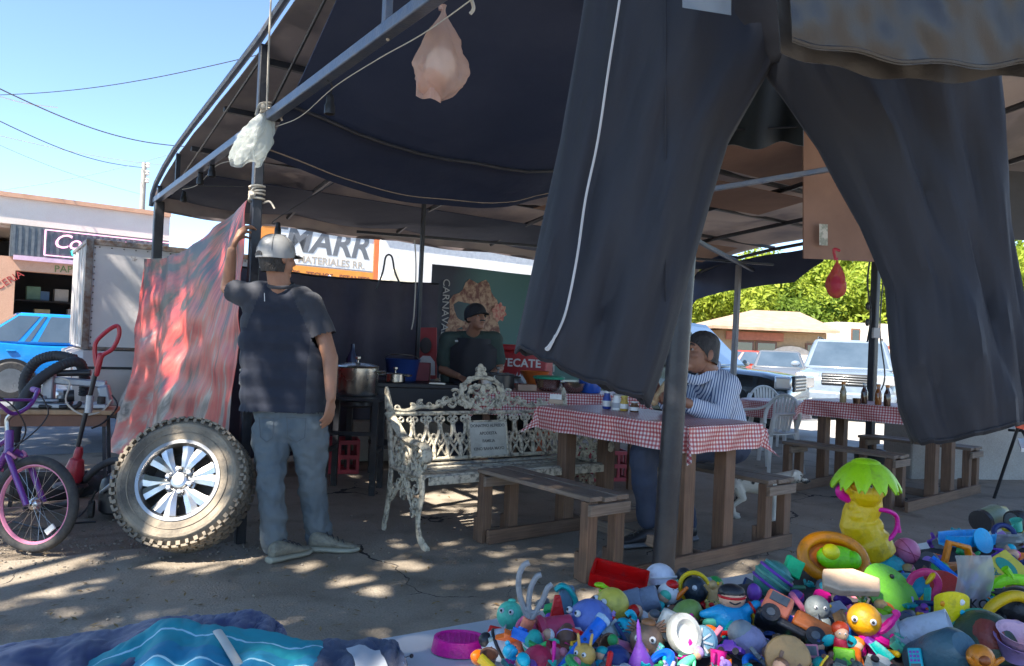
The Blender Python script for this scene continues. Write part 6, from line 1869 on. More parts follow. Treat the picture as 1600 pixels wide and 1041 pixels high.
# ---------------------------------------------------------------- the big wheel leaning by the curtain
wn_ = V((.05, -.92, .38)).normalized()
wc = gp(289, 757, .40)
spare = thing('truck_wheel', (wc.x, wc.y, .02), 'dusty off road tyre on a bright alloy rim leaning beside the red sheet', 'wheel')
zx = wn_; xx = V((1, 0, 0)); xx = (xx - zx * xx.dot(zx)).normalized(); yx = zx.cross(xx)
WX = Matrix.Translation(wc) @ Matrix((xx, yx, zx)).transposed().to_4x4()
TYRE = mat('dusty_tyre', (.11, .094, .076), .85, col2=(.30, .245, .18), scale=4, lo=.36, hi=.58, bump=.35, bscale=50)
RT_, RI, WW = .352, .208, .24
q = MB(WX)
q.lathe([(RI, -WW / 2 + .02), (RI + .02, -WW / 2), (RI + .08, -WW / 2 - .012), (RT_ - .03, -WW / 2 + .006), (RT_ - .008, -WW / 2 + .03), (RT_ - .004, 0), (RT_ - .008, WW / 2 - .03),
  (RT_ - .03, WW / 2 - .006), (RI + .105, WW / 2 + .010), (RI + .10, WW / 2 + .014), (RI + .085, WW / 2 + .014), (RI + .08, WW / 2 + .010), (RI + .03, WW / 2 + .004), (RI + .008, WW / 2 - .002), (RI, WW / 2 - .02)], 72, caps=False)
ty = q.build('tyre', TYRE, spare)
q = MB(WX)
for k in range(46):
 a = 2 * PI * k / 46
 for j_, (zz, ln, tw) in enumerate(((-.088, .055, .25), (-.03, .042, -.3), (.03, .042, .3), (.088, .055, -.25))):
  aa = a + (.07 if j_ % 2 else 0)
  m3 = Matrix.Rotation(aa, 3, 'Z') @ Matrix.Rotation(tw, 3, 'X')
  c = V((RT_ * math.cos(aa), RT_ * math.sin(aa), zz))
  q.box(c, (.012, .034, ln), m3)
 for zz in (-1, 1):
  m3 = Matrix.Rotation(a, 3, 'Z')
  c = V(((RT_ - .016) * math.cos(a), (RT_ - .016) * math.sin(a), zz * (WW / 2 - .004)))
  q.box(c, (.022, .016 if k % 2 else .022, .008), m3)
o = q.build('tread', TYRE, ty); o['kind'] = 'stuff'
q = MB(WX)
for rr in (RI + .055, RT_ - .05):
 q.tube([(rr * math.cos(2 * PI * k / 72), rr * math.sin(2 * PI * k / 72), WW / 2 + (.009 if rr < .3 else .004)) for k in range(72)], .003, 5, closed=True)
q.build('sidewall_rib', TYRE, ty)
q = MB(WX)
q.lathe([(RI + .012, WW / 2 - .006), (RI + .014, WW / 2 + .006), (RI - .004, WW / 2 + .006), (RI - .016, WW / 2 - .014), (RI - .02, WW / 2 - .05), (RI - .03, 0), (RI - .03, -WW / 2)], 60, caps=False)
q.build('rim', CHROME, spare)
q = MB(WX); q.lathe([(RI - .02, .0), (.10, -.01), (.05, 0)], 40); q.build('brake_side', mat('rim_dark', (.05, .045, .04), .6), spare)
for k in range(6):
 a0 = 2 * PI * k / 6 + .25
 for s in (-1, 1):
  q = MB(WX)
  r0, r1 = .045, RI - .012
  def sp(t, off):
   a = a0 + s * (.06 + .16 * t)
   r = lerp(r0, r1, t)
   z = WW / 2 - .035 + .012 * math.sin(PI * t) + (.012 if t > .9 else 0)
   return V((r * math.cos(a) - off * math.sin(a), r * math.sin(a) + off * math.cos(a), z))
  rings = []
  for t in (0, .25, .5, .75, 1.0):
   w = lerp(.022, .032, t) if t > .3 else .02
   c0, c1 = sp(t, -w), sp(t, w)
   dz = V((0, 0, .022))
   mid = (c0 + c1) / 2 + V((0, 0, .007))
   rings.append([c0 - dz, c1 - dz, c1, mid, c0])
  q.loft(rings); q.build('spoke', CHROME, spare, smooth=25)
 a = a0 + PI / 6
 q = MB(WX); q.lathe([(.016, 0), (.017, .022), (.012, .03), (.004, .031)], 6, Matrix.Translation((.064 * math.cos(a), .064 * math.sin(a), WW / 2 - .035))); q.build('lug_nut', CHROME, spare)
q = MB(WX); q.lathe([(.085, -.03), (.085, -.006), (.075, .0), (.05, .004), (.046, .016), (.04, .02), (.002, .022)], 30, Matrix.Translation((0, 0, WW / 2 - .035))); q.build('hub_cap', CHROME, spare)
q = MB(WX); q.lathe([(.028, 0), (.028, .003), (.002, .004)], 20, Matrix.Translation((0, 0, WW / 2 - .013))); q.build('centre_badge', mat('badge_grey', (.25, .26, .28), .4, metal=.6), spare)

# ---------------------------------------------------------------- purple bicycle
PUR = mat('purple_paint', (.16, .035, .26), .3, coat=.4)
PNK = mat('pink_rim_paint', (.72, .25, .38), .4)
bike = thing('bicycle', (0, 0, 0), 'small purple bicycle with pink rims at the left border', 'bicycle')
SR = Matrix.Translation((.72, 0, 0)) @ Matrix.Rotation(rad(27), 4, 'Z') @ Matrix.Translation((-.72, 0, 0))
def bwheel(cx, steer, name='wheel'):
 X = (SR if steer else Matrix.Identity(4)) @ Matrix.Translation((cx, 0, .262)) @ Matrix.Rotation(rad(90), 4, 'X')
 q = MB(X); q.ring((0, 0, 0), .007, .03, n=12, k=8); w = q.build(name, CHROME, bike)
 q = MB(X); q.ring((0, 0, 0), .236, .026, n=48, k=10); q.build('tyre', RUBBER, w)
 q = MB(X); q.lathe([(.218, -.014), (.208, -.014), (.2, 0), (.208, .014), (.218, .014)], 48, caps=False); q.build('rim', PNK, w)
 q = MB(X)
 for k in range(28):
  a = 2 * PI * k / 28; z = .028 * (1 if k % 2 else -1)
  q.tube([(.014 * math.cos(a + .6), .014 * math.sin(a + .6), z), (.205 * math.cos(a), .205 * math.sin(a), 0)], .0012, 4)
 q.build('spoke_set', CHROME, w)
 return X, w
bwheel(0, False); FX, fw_ = bwheel(.93, True)
q = MB(FX); q.box((.12, -.12, .012), (.03, .06, .01), Matrix.Rotation(rad(-45), 3, 'Z')); q.build('spoke_reflector', WHITE, fw_)
STEER = ('fork_blade', 'fork_crown', 'stem', 'handlebar', 'grip', 'brake_lever', 'crossbar', 'brake_cable', 'brake_arm')
def bt(name, pts, r, m=PUR, par=None):
 q = MB(SR if name in STEER else None); q.tube(spline(pts, 5), r, 10); return q.build(name, m, par or bike)
bt('frame_tube', [(.37, 0, .25), (.55, 0, .36), (.72, 0, .53)], .020)
bt('frame_tube', [(.26, 0, .50), (.45, 0, .50), (.715, 0, .60)], .016)
bt('frame_tube', [(.37, 0, .25), (.24, 0, .55)], .016)
bt('head_tube', [(.735, 0, .50), (.70, 0, .64)], .023)
for s in (-1, 1):
 bt('chain_stay', [(.37, s * .02, .25), (.18, s * .05, .26), (0, s * .055, .262)], .010)
 bt('seat_stay', [(.25, s * .015, .50), (.1, s * .05, .36), (0, s * .055, .27)], .009)
 bt('fork_blade', [(.745, s * .028, .515), (.79, s * .058, .49), (.86, s * .062, .38), (.93, s * .060, .265)], .016)
bt('fork_crown', [(.755, -.05, .508), (.75, 0, .53), (.755, .05, .508)], .020)
bt('seat_post', [(.25, 0, .53), (.215, 0, .63)], .012, CHROME)
q = MB()
rings = []
for t, w, z in ((-.12, .005, .0), (-.10, .06, .01), (-.04, .068, .016), (.04, .035, .012), (.11, .02, .006), (.14, .008, .0)):
 rings.append([V((.20 + t, w * math.cos(2 * PI * i / 12), .655 + z + .022 * math.sin(2 * PI * i / 12))) for i in range(12)])
q.loft(rings); q.build('saddle', BLACK, bike, sub=1)
bt('stem', [(.70, 0, .64), (.69, 0, .70), (.72, 0, .735)], .014, CHROME)
hb_ = bt('handlebar', [(.60, -.27, .86), (.68, -.2, .86), (.73, -.1, .78), (.725, 0, .735), (.73, .1, .78), (.68, .2, .86), (.60, .27, .86)], .0115)
for s in (-1, 1):
 bt('grip', [(.675, s * .205, .86), (.56, s * .30, .86)], .017, mat('purple_grip', (.2, .05, .3), .6), hb_)
 bt('brake_lever', [(.69, s * .19, .845), (.68, s * .24, .83), (.63, s * .28, .82)], .006, BLACK, hb_)
bt('crossbar', [(.715, -.14, .81), (.715, .14, .81)], .009)
bt('brake_cable', [(.69, -.2, .85), (.80, -.12, .80), (.84, -.03, .66), (.77, -.02, .53)], .004, BLACK)
bt('brake_cable', [(.69, .2, .85), (.82, .14, .74), (.78, .05, .6), (.66, .02, .52)], .004, BLACK)
for s in (-1, 1):
 bt('brake_arm', [(.765, s * .05, .53), (.79, s * .045, .515), (.80, s * .03, .50)], .008, PNK)
q = MB(); q.ring((.37, -.045, .25), .07, .006, Matrix.Rotation(rad(90), 3, 'X'), n=24, k=6); q.tube([(.37, -.05, .25), (.44, -.06, .13)], .009, 8); q.tube([(.37, .05, .25), (.30, .06, .37)], .009, 8); q.tube([(.37, -.05, .25), (.37, .05, .25)], .014, 8); q.build('crank_set', BLACK, bike)
for x, y, z in ((.44, -.1, .13), (.30, .1, .37)):
 q = MB(); q.box((x, y, z), (.08, .07, .02)); q.build('pedal', mat('pink_pedal', (.6, .12, .25), .5), bike, bev=.004)
fwp = gp(45, 868)
bh = V((.80, -.60, 0)).normalized()
_fa = Matrix.Rotation(math.atan2(bh.y, bh.x), 4, 'Z') @ (SR @ V((.93, 0, 0)))
bo = V((fwp.x, fwp.y, .02)) - V((_fa.x, _fa.y, 0))
bike.matrix_basis = xform(bo, math.atan2(bh.y, bh.x)) @ Matrix.Rotation(rad(-4), 4, 'X')

# ---------------------------------------------------------------- junk table and tools behind the bicycle
jt = thing('work_table', gp(95, 760), 'thin legged table with a wooden top carrying old machine parts', 'table')
tx = xform(at(98, 636, 5.15), rad(22))
zt_ = at(98, 636, 5.15).z
q = MB(tx); q.box((0, 0, -.02), (.66, .36, .03)); q.build('table_top', mat('plywood_top', (.42, .27, .15), .7, col2=(.32, .19, .1), scale=6, stretch=(1, 8, 1)), jt, bev=.004)
q = MB(tx); q.box((-.02, -.15, -.075), (.60, .02, .075)); q.build('apron', mat('brown_apron', (.22, .11, .07), .7), jt)
for sx in (-1, 1):
 for sy in (-1, 1):
  q = MB(tx); q.bar((sx * .26, sy * .13, -.035), (sx * .30, sy * .15, -zt_ + .02), .022, .022, up=(0, 1, 0)); q.build('leg', STEEL, jt)
for z, y in ((-.42, -.14), (-.47, .14)):
 q = MB(tx); q.bar((-.28, y, z), (.28, y, z), .03, .03); q.build('stretcher', STEEL, jt)
GREYM = mat('grey_machine_metal', (.30, .33, .37), .4, metal=.5, col2=(.42, .44, .47), scale=9)
mc = thing('bench_saw', at(100, 630, 5.15), 'grey metal bench machine with cables lying on the thin legged table', 'machine')
q = MB(tx); q.box((.04, 0, .015), (.46, .22, .03)); q.build('bed', GREYM, mc, bev=.006)
q = MB(tx); q.box((-.09, .02, .13), (.07, .12, .2)); q.build('column', GREYM, mc, bev=.012)
q = MB(tx); q.box((.09, .03, .165), (.32, .06, .05), Matrix.Rotation(rad(4), 3, 'Y')); q.build('arm', GREYM, mc, bev=.01)
q = MB(tx); q.box((.25, .0, .08), (.07, .12, .14), Matrix.Rotation(rad(-14), 3, 'Y')); q.build('head', GREYM, mc, bev=.014)
q = MB(tx); q.tube([(-.04, -.02, .225), (.16, -.03, .235)], .022, 12); q.build('motor', BLACK, mc)
q = MB(tx); q.tube([(.01, -.06, .075), (.07, -.05, .08)], .04, 14); q.build('motor', BLACK, mc)
q = MB(tx); q.tube(spline([(-.02, -.08, .2), (.05, -.12, .17), (.04, -.16, .05), (.14, -.19, -.03), (.25, -.17, -.01), (.30, -.12, .06)], 6), .006, 6); q.build('cable', ROPE, mc)
q = MB(tx); q.tube(spline([(.3, -.1, .09), (.34, -.16, .02), (.27, -.2, -.08), (.2, -.2, -.12)], 6), .006, 6); q.build('cable', BLACK, mc)
for k in range(9):
 r_ = random.Random(40 + k)
 x, y = r_.uniform(-.28, .3), r_.uniform(-.15, .02)
 nm, lab = [('metal_tin', 'tin'), ('tool_handle', 'handle'), ('pipe_elbow', 'pipe')][k % 3]
 z0 = .032 if -.19 < x < .27 and y > -.11 else -.004
 q = MB(tx)
 if k % 3 == 0: q.lathe([(.025, 0), (.025, .045), (.02, .047), (.018, .01)], 14, Matrix.Translation((x, y, z0)))
 elif k % 3 == 1: q.cap((x - .05, y, z0 + .015), (x + .05, y + .02, z0 + .015), .015, .011, 10)
 else: q.tube(spline([(x - .04, y, z0 + .015), (x, y, z0 + .017), (x + .02, y + .02, z0 + .03), (x + .02, y + .05, z0 + .04)], 4), .014, 10)
 q.build(nm, [GREYM, BLACK, RUBBER][(k * 7 + k // 3) % 3], None, ['dull %s among the machine parts on the plywood table, %s' % (lab, w) for w in ('at the column foot', 'near its edge', 'beside the saw bed')][k // 3], lab, 'small parts on the junk table')
HOSE = mat('dark_ribbed_hose', (.035, .037, .042), .7)
def hose(pts, r, label, rib=True):
 P = spline(pts, 14)
 q = MB(); q.tube(P, [r * (1.06 if i % 2 else .94) for i in range(len(P))], 10); return q.build('vacuum_hose', HOSE, None, label, 'hose')
hose([at(22, 690, 4.95), at(30, 640, 4.95), at(52, 602, 5.0), at(90, 574, 5.1), at(122, 566, 5.2), at(132, 590, 5.3), at(131, 618, 5.32)], .034, 'thick black hose arching over the junk table, in front')
hose([at(42, 640, 5.45), at(38, 596, 5.45), at(56, 566, 5.45), at(86, 556, 5.45), at(118, 562, 5.45)], .036, 'thick black hose arching behind the other one')
hose([gp(36, 806) + V((0, 0, .05)), gp(90, 806) + V((0, .1, .06)), at(140, 742, 4.75), at(170, 722, 4.7), at(196, 720, 4.62)], .022, 'black hose lying low between bicycle and big wheel')
# string trimmer with red grips
tr = thing('grass_trimmer', gp(122, 770), 'black shafted tool with red loop grip and red foot, leaning on the table', 'garden tool')
RDP = mat('red_tool_plastic', (.42, .025, .04), .35)
gt, gb = at(152, 572, 4.78), at(121, 700, 4.78)
q = MB(); q.tube([gt, gb], .014, 10); q.build('shaft', BLACK, tr)
loop = spline([at(152, 574, 4.78), at(148, 548, 4.78), at(152, 532, 4.78), at(172, 514, 4.78), at(184, 510, 4.78), at(186, 524, 4.78), at(176, 545, 4.78), at(160, 556, 4.78)], 6, closed=True)
q = MB(); q.tube(loop, .0135, 8, closed=True); q.build('loop_grip', RDP, tr)
q = MB(); q.cap(at(157, 556, 4.78), at(151, 585, 4.78), .020, .016, 10); q.build('grip_neck', RDP, tr)
q = MB(); q.tube([at(141, 618, 4.775), at(138, 645, 4.775)], .022, 10); q.build('clamp', GREYM, tr)
q = MB(); q.lathe([(.018, .20), (.026, .17), (.026, .13), (.04, .12), (.055, .06), (.06, 0), (.05, -.02)], 16, Matrix.Translation(gb + V((-.02, 0, -.19))) @ Matrix.Rotation(rad(10), 4, 'Y')); q.build('motor_housing', RDP, tr)
q = MB(); q.lathe([(.10, 0), (.09, .02), (.02, .03)], 20, Matrix.Translation(gb + V((-.03, 0, -.24)))); q.build('guard', BLACK, tr)
# vacuum cleaner body
vc = thing('vacuum_cleaner', gp(170, 812), 'black vacuum cleaner body standing beside the big wheel', 'vacuum cleaner')
vb = gp(172, 812); VX = xform((vb.x, vb.y + .12, .02), rad(20))
q = MB(VX); q.loft([[V((x * w + .0, y * w, z)) for x, y in [(.13 * math.cos(2 * PI * i / 16), .16 * math.sin(2 * PI * i / 16)) for i in range(16)]] for z, w in ((.01, .85), (.03, 1), (.16, 1), (.22, .9), (.26, .6))]); q.build('body', BLACK, vc)
q = MB(VX); q.ring((.0, -.10, .26), .045, .012, Matrix.Rotation(rad(60), 3, 'X'), n=20, k=8); q.build('hose_port', GREYM, vc)
q = MB(VX); q.tube([(-.14, -.1, .05), (-.17, -.1, .05)], .055, 18); q.build('wheel', RUBBER, vc)
q = MB(VX); q.tube([(.14, -.1, .05), (.17, -.1, .05)], .055, 18); q.build('wheel', RUBBER, vc)
q = MB(VX); q.tube(spline([(-.1, -.12, .16), (-.06, -.18, .2), (.0, -.2, .26), (.03, -.16, .28)], 5), .012, 8); q.build('handle', GREYM, vc)
for i, pts in enumerate(([gp(60, 838), gp(110, 822), gp(150, 818)], [gp(20, 818), gp(80, 830), gp(128, 806), at(150, 770, 4.8)])):
 rope('loose_cable', [p + V((0, 0, .012)) for p in pts], .006, BLACK, ('black cable on the soil between bicycle and vacuum cleaner', 'second black cable curling up to the vacuum cleaner')[i], 'cable')
# dark bag behind the bicycle
q = MB(); c = gp(60, 790) + V((-.05, .25, .09)); q.ell(c, (.34, .12, .12), Matrix.Rotation(.5, 3, 'Z'), nu=20, nv=12)
baked(q, .012, 2, .025, 9, 3).build('sack', mat('dark_sack', (.03, .03, .036), .8), None, 'dark sack lying behind the front wheel of the bicycle', 'sack')

# ---------------------------------------------------------------- vehicles
GLASS = mat('car_glass', (.05, .075, .10), .05, spec=1.0, coat=.6, col2=(.08, .11, .14), scale=1)
TRIMB = mat('car_black_trim', (.018, .018, .02), .5)
LAMPC = mat('headlamp_lens', (.55, .57, .58), .1, metal=.5, coat=.8)
LAMPR = mat('tail_lamp_lens', (.35, .02, .02), .15, coat=.8)
def car_wheel(t, x, y, r, w=.2, style=8):
 X = Matrix.Translation((x, y, r)) @ Matrix.Rotation(rad(90) if y < 0 else rad(-90), 4, 'X')
 q = MB(X); q.lathe([(r * .62, -w / 2), (r * .9, -w / 2), (r, -w / 2 + .03), (r, w / 2 - .03), (r * .93, w / 2), (r * .64, w / 2 + .004), (r * .62, w / 2 - .02)], 32, caps=False); wh = q.build('wheel', RUBBER, t)
 q = MB(X); q.lathe([(r * .66, w / 2 + .002), (r * .6, w / 2 - .01), (r * .58, w / 2 - .05), (r * .2, w / 2 - .06), (.02, w / 2 - .06)], 28)
 for k in range(style):
  a = 2 * PI * k / style
  q.bar((r * .1 * math.cos(a), r * .1 * math.sin(a), w / 2 - .018), (r * .62 * math.cos(a), r * .62 * math.sin(a), w / 2 - .02), .03, .02)
 q.lathe([(r * .16, w / 2 - .04), (r * .15, w / 2 - .004), (.01, w / 2)], 16)
 q.build('rim', CHROME, wh)

def car(name, label, xf, L, W, body, cab, paint, wheels, r, zb=.28, belt=.9, pillars=(), cab_paint=None, front='sedan', group=None, cat='car', extra=None, rack=False):
 """local X forward (front at +L/2), Y left; body: (x, top z, half width factor)"""
 t = thing(name, (0, 0, 0), label, cat, group)
 hw = W / 2
 q = MB(); rings = []
 for x, zt, wf in body:
  w = hw * wf; b0 = zb + (.10 if abs(x) > L / 2 - .12 else 0)
  half = [(w * .80, b0), (w * .97, b0 + .06), (w, lerp(b0, zt, .38)), (w * .985, lerp(b0, zt, .72)), (w * .94, zt - .05), (w * .80, zt - .005), (w * .4, zt + .015)]
  ring = [V((x, y, z)) for y, z in half] + [V((x, -y, z)) for y, z in reversed(half)]
  rings.append(ring)
 q.loft(rings); q.build('body', paint, t, smooth=50, bev=.0)
 xa, xb, xc, xd, zr, wb, wt = cab
 def P(x, s, z, w): return V((x, s * w, z))
 A = {s: P(xa, s, belt, wb * hw) for s in (-1, 1)}; B = {s: P(xb, s, zr, wt * hw) for s in (-1, 1)}
 C = {s: P(xc, s, zr, wt * hw) for s in (-1, 1)}; D = {s: P(xd, s, belt, wb * hw) for s in (-1, 1)}
 q = MB(); q.add([A[1], A[-1], B[1], B[-1], C[1], C[-1], D[1], D[-1]], [(0, 2, 3, 1), (2, 4, 5, 3), (4, 6, 7, 5), (0, 6, 4, 2), (1, 3, 5, 7), (0, 1, 7, 6)])
 q.build('cabin', cab_paint or paint, t, bev=.07)
 def pane(name, a, b_, c, d, out, iu=.06, iv=.09):
  def g(u, v): return lerp(lerp(a, d, u), lerp(b_, c, u), v)
  n = (d - a).cross(b_ - a).normalized()
  if n.dot(out) < 0: n = -n
  q = MB(); pts = [g(iu, iv), g(1 - iu, iv), g(1 - iu, 1 - iv), g(iu, 1 - iv)]
  q.add([p + n * .006 for p in pts] + [p - n * .01 for p in pts], [(0, 1, 2, 3), (7, 6, 5, 4), (0, 4, 5, 1), (1, 5, 6, 2), (2, 6, 7, 3), (3, 7, 4, 0)])
  q.build(name, GLASS, t, smooth=0)
 pane('windscreen', A[1], B[1], B[-1], A[-1], V((1, 0, .5)))
 pane('rear_window', D[1], C[1], C[-1], D[-1], V((-1, 0, .5)))
 cuts = [0.0] + list(pillars) + [1.0]
 for s in (-1, 1):
  for k in range(len(cuts) - 1):
   f0, f1 = cuts[k] + .012, cuts[k + 1] - .012
   a, d = lerp(A[s], D[s], f0), lerp(A[s], D[s], f1)
   b_, c = lerp(B[s], C[s], f0), lerp(B[s], C[s], f1)
   pane('side_window', a, b_, c, d, V((0, s, 0)), .04, .1)
 for x in wheels:
  for s in (-1, 1):
   q = MB(); q.lathe([(r * 1.17, -.01), (r * 1.17, .006), (.02, .006)], 28, Matrix.Translation((x, s * (hw + .001), r)) @ Matrix.Rotation(rad(-90 * s), 4, 'X')); q.build('wheel_arch', TRIMB, t)
   car_wheel(t, x, s * (hw - .06), r)
 xf_, xr = L / 2, -L / 2
 for s in (-1, 1):
  if front == 'suv':
   q = MB(); q.box((xf_ - .10, s * hw * .74, .86), (.24, .44, .19), Matrix.Rotation(s * -.25, 3, 'Z')); q.build('headlight', LAMPC, t, bev=.03)
  else:
   q = MB(); q.box((xf_ - .12, s * hw * .74, .66), (.22, .36, .13), Matrix.Rotation(s * -.3, 3, 'Z')); q.build('headlight', LAMPC, t, bev=.03)
  q = MB(); q.box((xr + .06, s * hw * .78, .82), (.12, .26, .2)); q.build('tail_light', LAMPR, t, bev=.02)
  q = MB(); q.ell((xa - .12, s * (hw + .09), belt + .08), (.05, .10, .07), nu=12, nv=8); q.build('mirror', cab_paint or paint, t)
  for f in (.25, .62):
   q = MB(); q.cap((lerp(xa, xd, f + .16), s * (hw * .985), belt - .10), (lerp(xa, xd, f + .2), s * (hw * .985), belt - .10), .016, .016, 8); q.build('door_handle', paint, t)
   q = MB(); q.bar((lerp(xa, xd, f + .27), s * (hw * .999), zb + .12), (lerp(xa, xd, f + .27), s * (hw * .985), belt - .06), .006, .008, up=(1, 0, 0)); q.build('door_seam', TRIMB, t)
 if front == 'suv':
  q = MB(); q.box((xf_ - .01, 0, .84), (.06, hw * .92, .24)); g_ = q.build('grille', TRIMB, t, bev=.02)
  for k in range(4):
   q = MB(); q.box((xf_ + .022, 0, .765 + .05 * k), (.03, hw * .9, .022)); q.build('grille_bar', CHROME, g_, bev=.004)
  q = MB(); q.box((xf_ + .03, 0, .5), (.14, W * .93, .2)); q.build('bumper', paint, t, bev=.05)
 else:
  q = MB(); q.box((xf_ + .0, 0, .5), (.06, hw * .9, .14)); q.build('grille', TRIMB, t, bev=.02)
  q = MB(); q.box((xf_ + .02, 0, .36), (.12, W * .9, .14)); q.build('bumper', paint, t, bev=.04)
 q = MB(); q.box((xr - .02, 0, .45), (.12, W * .9, .2)); q.build('bumper', paint if front != 'truck' else CHROME, t, bev=.04)
 q = MB(); q.box((xr - .085, 0, .62), (.01, .32, .15)); q.build('licence_plate', WHITE, t)
 if rack:
  for s in (-1, 1):
   q = MB(); q.tube(spline([(xb - .1, s * wt * hw * .9, zr), (xb - .2, s * wt * hw * .9, zr + .05), (xc + .2, s * wt * hw * .9, zr + .05), (xc + .1, s * wt * hw * .9, zr)], 4), .02, 8); q.build('roof_rail', TRIMB, t)
 t.matrix_basis = xf
 return t
def heading(p, d, z=0.0): return xform((p[0], p[1], z), math.atan2(d[1], d[0]))
SED = [(-2.15, .72, .80), (-2.05, .92, .90), (-1.7, .98, .97), (-.9, .92, 1), (.6, .92, 1), (1.1, .90, .98), (1.7, .80, .94), (2.0, .70, .86), (2.12, .58, .76)]
SUVB = [(-2.35, .75, .86), (-2.28, 1.02, .93), (-1.8, 1.05, .99), (-.5, 1.05, 1), (1.0, 1.05, 1), (1.6, 1.03, .99), (2.1, .98, .95), (2.32, .93, .88), (2.4, .80, .84)]
# blue sedan across the street
bl = mat('bright_blue_paint', (.012, .22, .62), .25, coat=.7)
wp = gp(14, 624)
hd = V((BX.x, BX.y, 0))
car('blue_sedan', 'bright blue sedan parked across the street before the shop', heading(V((wp.x, wp.y, 0)) + hd * 1.28 + NX * .8, hd, .006), 4.25, 1.74, SED, (.95, .25, -1.15, -1.85, 1.44, .90, .68), bl, (1.28, -1.28), .31, pillars=(.36, .70, .76), belt=.90)
# white SUV, dark truck, further cars
car('white_sport_utility', 'white sport utility car facing the camera behind the far picnic table', heading((7.75, 17.6), (-.42, -.90), .012), 4.8, 1.98, SUVB, (1.05, .35, -2.0, -2.3, 1.69, .93, .74), mat('white_car_paint', (.20, .245, .30), .25, coat=.7), (1.42, -1.42), .37, belt=1.03, pillars=(.3, .6), front='suv', rack=True)
car('dark_truck', 'black pickup with long bonnet behind the man in the striped shirt', heading((2.35, 13.2), (.85, -.53), .012), 5.0, 1.86, [(-2.5, .8, .88), (-2.45, 1.0, .95), (-1, 1.04, 1), (.8, 1.04, 1), (1.3, 1.04, 1), (2.1, .99, .97), (2.4, .93, .92), (2.5, .8, .88)], (1.5, .8, -.6, -1.0, 1.74, .92, .74), mat('black_car_paint', (.012, .02, .024), .22, coat=.7), (1.62, -1.55), .38, belt=1.02, pillars=(.55,), front='suv')
p = at(1225, 575, 24); car('silver_sedan', 'silver car with wide windscreen in the gap left of the white car', heading((p.x, 24.5), (-.3, -.95), .012), 4.25, 1.74, SED, (.95, .25, -1.15, -1.85, 1.44, .90, .68), mat('silver_car_paint', (.20, .21, .22), .3, metal=.4, coat=.5), (1.28, -1.28), .31, pillars=(.36, .70))
p = at(1197, 572, 29); car('red_hatchback', 'small red car before the tan house', heading((p.x, 29), (.9, -.43), .012), 4.0, 1.7, SED, (.95, .25, -1.15, -1.85, 1.44, .90, .68), mat('red_car_paint', (.40, .05, .03), .3, coat=.6), (1.28, -1.28), .31, pillars=(.36, .70))

# pickup with the white camper box
PK = mat('dull_silver_paint', (.46, .40, .375), .4, metal=.25, col2=(.40, .37, .36), scale=3)
BOXM = mat('rusty_white_sheet', (.60, .56, .545), .5, col2=(.10, .065, .05), scale=3.4, lo=.655, hi=.70, bump=.1, bscale=20, detail=9)
pk = thing('camper_pickup', (0, 0, 0), 'silver pickup carrying a tall rusty white box beside the tent', 'truck')
# local x along the street from the tail, y away from the camera
pkx = Matrix.Translation(V((-4.24, 7.62, .006))) @ Matrix.Rotation(math.atan2(TB.y, TB.x), 4, 'Z')
def pbox(name, x0, x1, y0, y1, z0, z1, m, bev=.01, par=None):
 q = MB(); q.box(((x0 + x1) / 2, (y0 + y1) / 2, (z0 + z1) / 2), (x1 - x0, y1 - y0, z1 - z0)); return q.build(name, m, par or pk, bev=bev)
q = MB()
rings = []
for x, zt, y0 in ((-.08, .98, .06), (.0, 1.01, 0), (1.9, 1.02, 0)):
 rings.append([V((x, y, z)) for y, z in ((y0 + .03, .46), (y0 - .03, .56), (y0 - .055, .8), (y0 - .02, .93), (y0, zt), (1.6 - y0, zt), (1.62 - y0, .93), (1.655 - y0, .8), (1.63 - y0, .56), (1.57 - y0, .46))])
q.loft(rings); q.build('bed', PK, pk, smooth=30)
bx_ = pbox('camper_box', .0, 1.78, .03, 1.57, 1.03, 2.1, BOXM, .012)
EDGE = mat('rusty_edge', (.22, .20, .185), .5, metal=.5, col2=(.13, .07, .045), scale=18)
for x0, x1, y0, y1, z0, z1 in ((-.02, .045, -.0, .055, 1.02, 2.12), (-.02, 1.8, .01, .05, 2.07, 2.125), (-.02, .02, .03, 1.57, 2.08, 2.12), (-.02, 1.8, .008, .05, 1.02, 1.05), (1.75, 1.8, 0, .05, 1.02, 2.1)):
 pbox('edge_strip', x0, x1, y0, y1, z0, z1, EDGE, .004, bx_)
q = MB()
for k in range(16):
 for x, y, z in ((.06, .022, 1.08 + .064 * k), (.1 + .11 * k, .022, 2.05)):
  q.ell((x, y, z), (.008, .006, .008), nu=6, nv=4)
q.build('rivet', EDGE, bx_)
for k in range(5):
 q = MB(); q.bar((-.012, .2 + .3 * k, 1.06), (-.012, .2 + .3 * k, 2.07), .03, .012, up=(1, 0, 0)); q.build('panel_rib', BOXM, bx_)
pbox('trim_strip', .0, 1.9, -.062, -.05, .83, .855, TRIMB, 0)
pbox('rear_bumper', -.22, -.08, .02, 1.6, .48, .62, CHROME, .03)
pbox('tail_light', -.085, -.06, .05, .16, .68, .92, LAMPR, .01)
pbox('cab', 1.95, 3.4, .02, 1.58, .5, 1.05, PK, .05)
pbox('cab_roof', 2.05, 3.15, .12, 1.48, 1.05, 1.62, PK, .12)
pbox('bonnet', 3.4, 4.7, .02, 1.58, .5, .98, PK, .06)
pbox('chassis', .1, 4.5, .25, 1.35, .36, .46, TRIMB, .01)
pbox('exhaust_pipe', .0, 1.2, .3, .36, .3, .36, EDGE, .01)
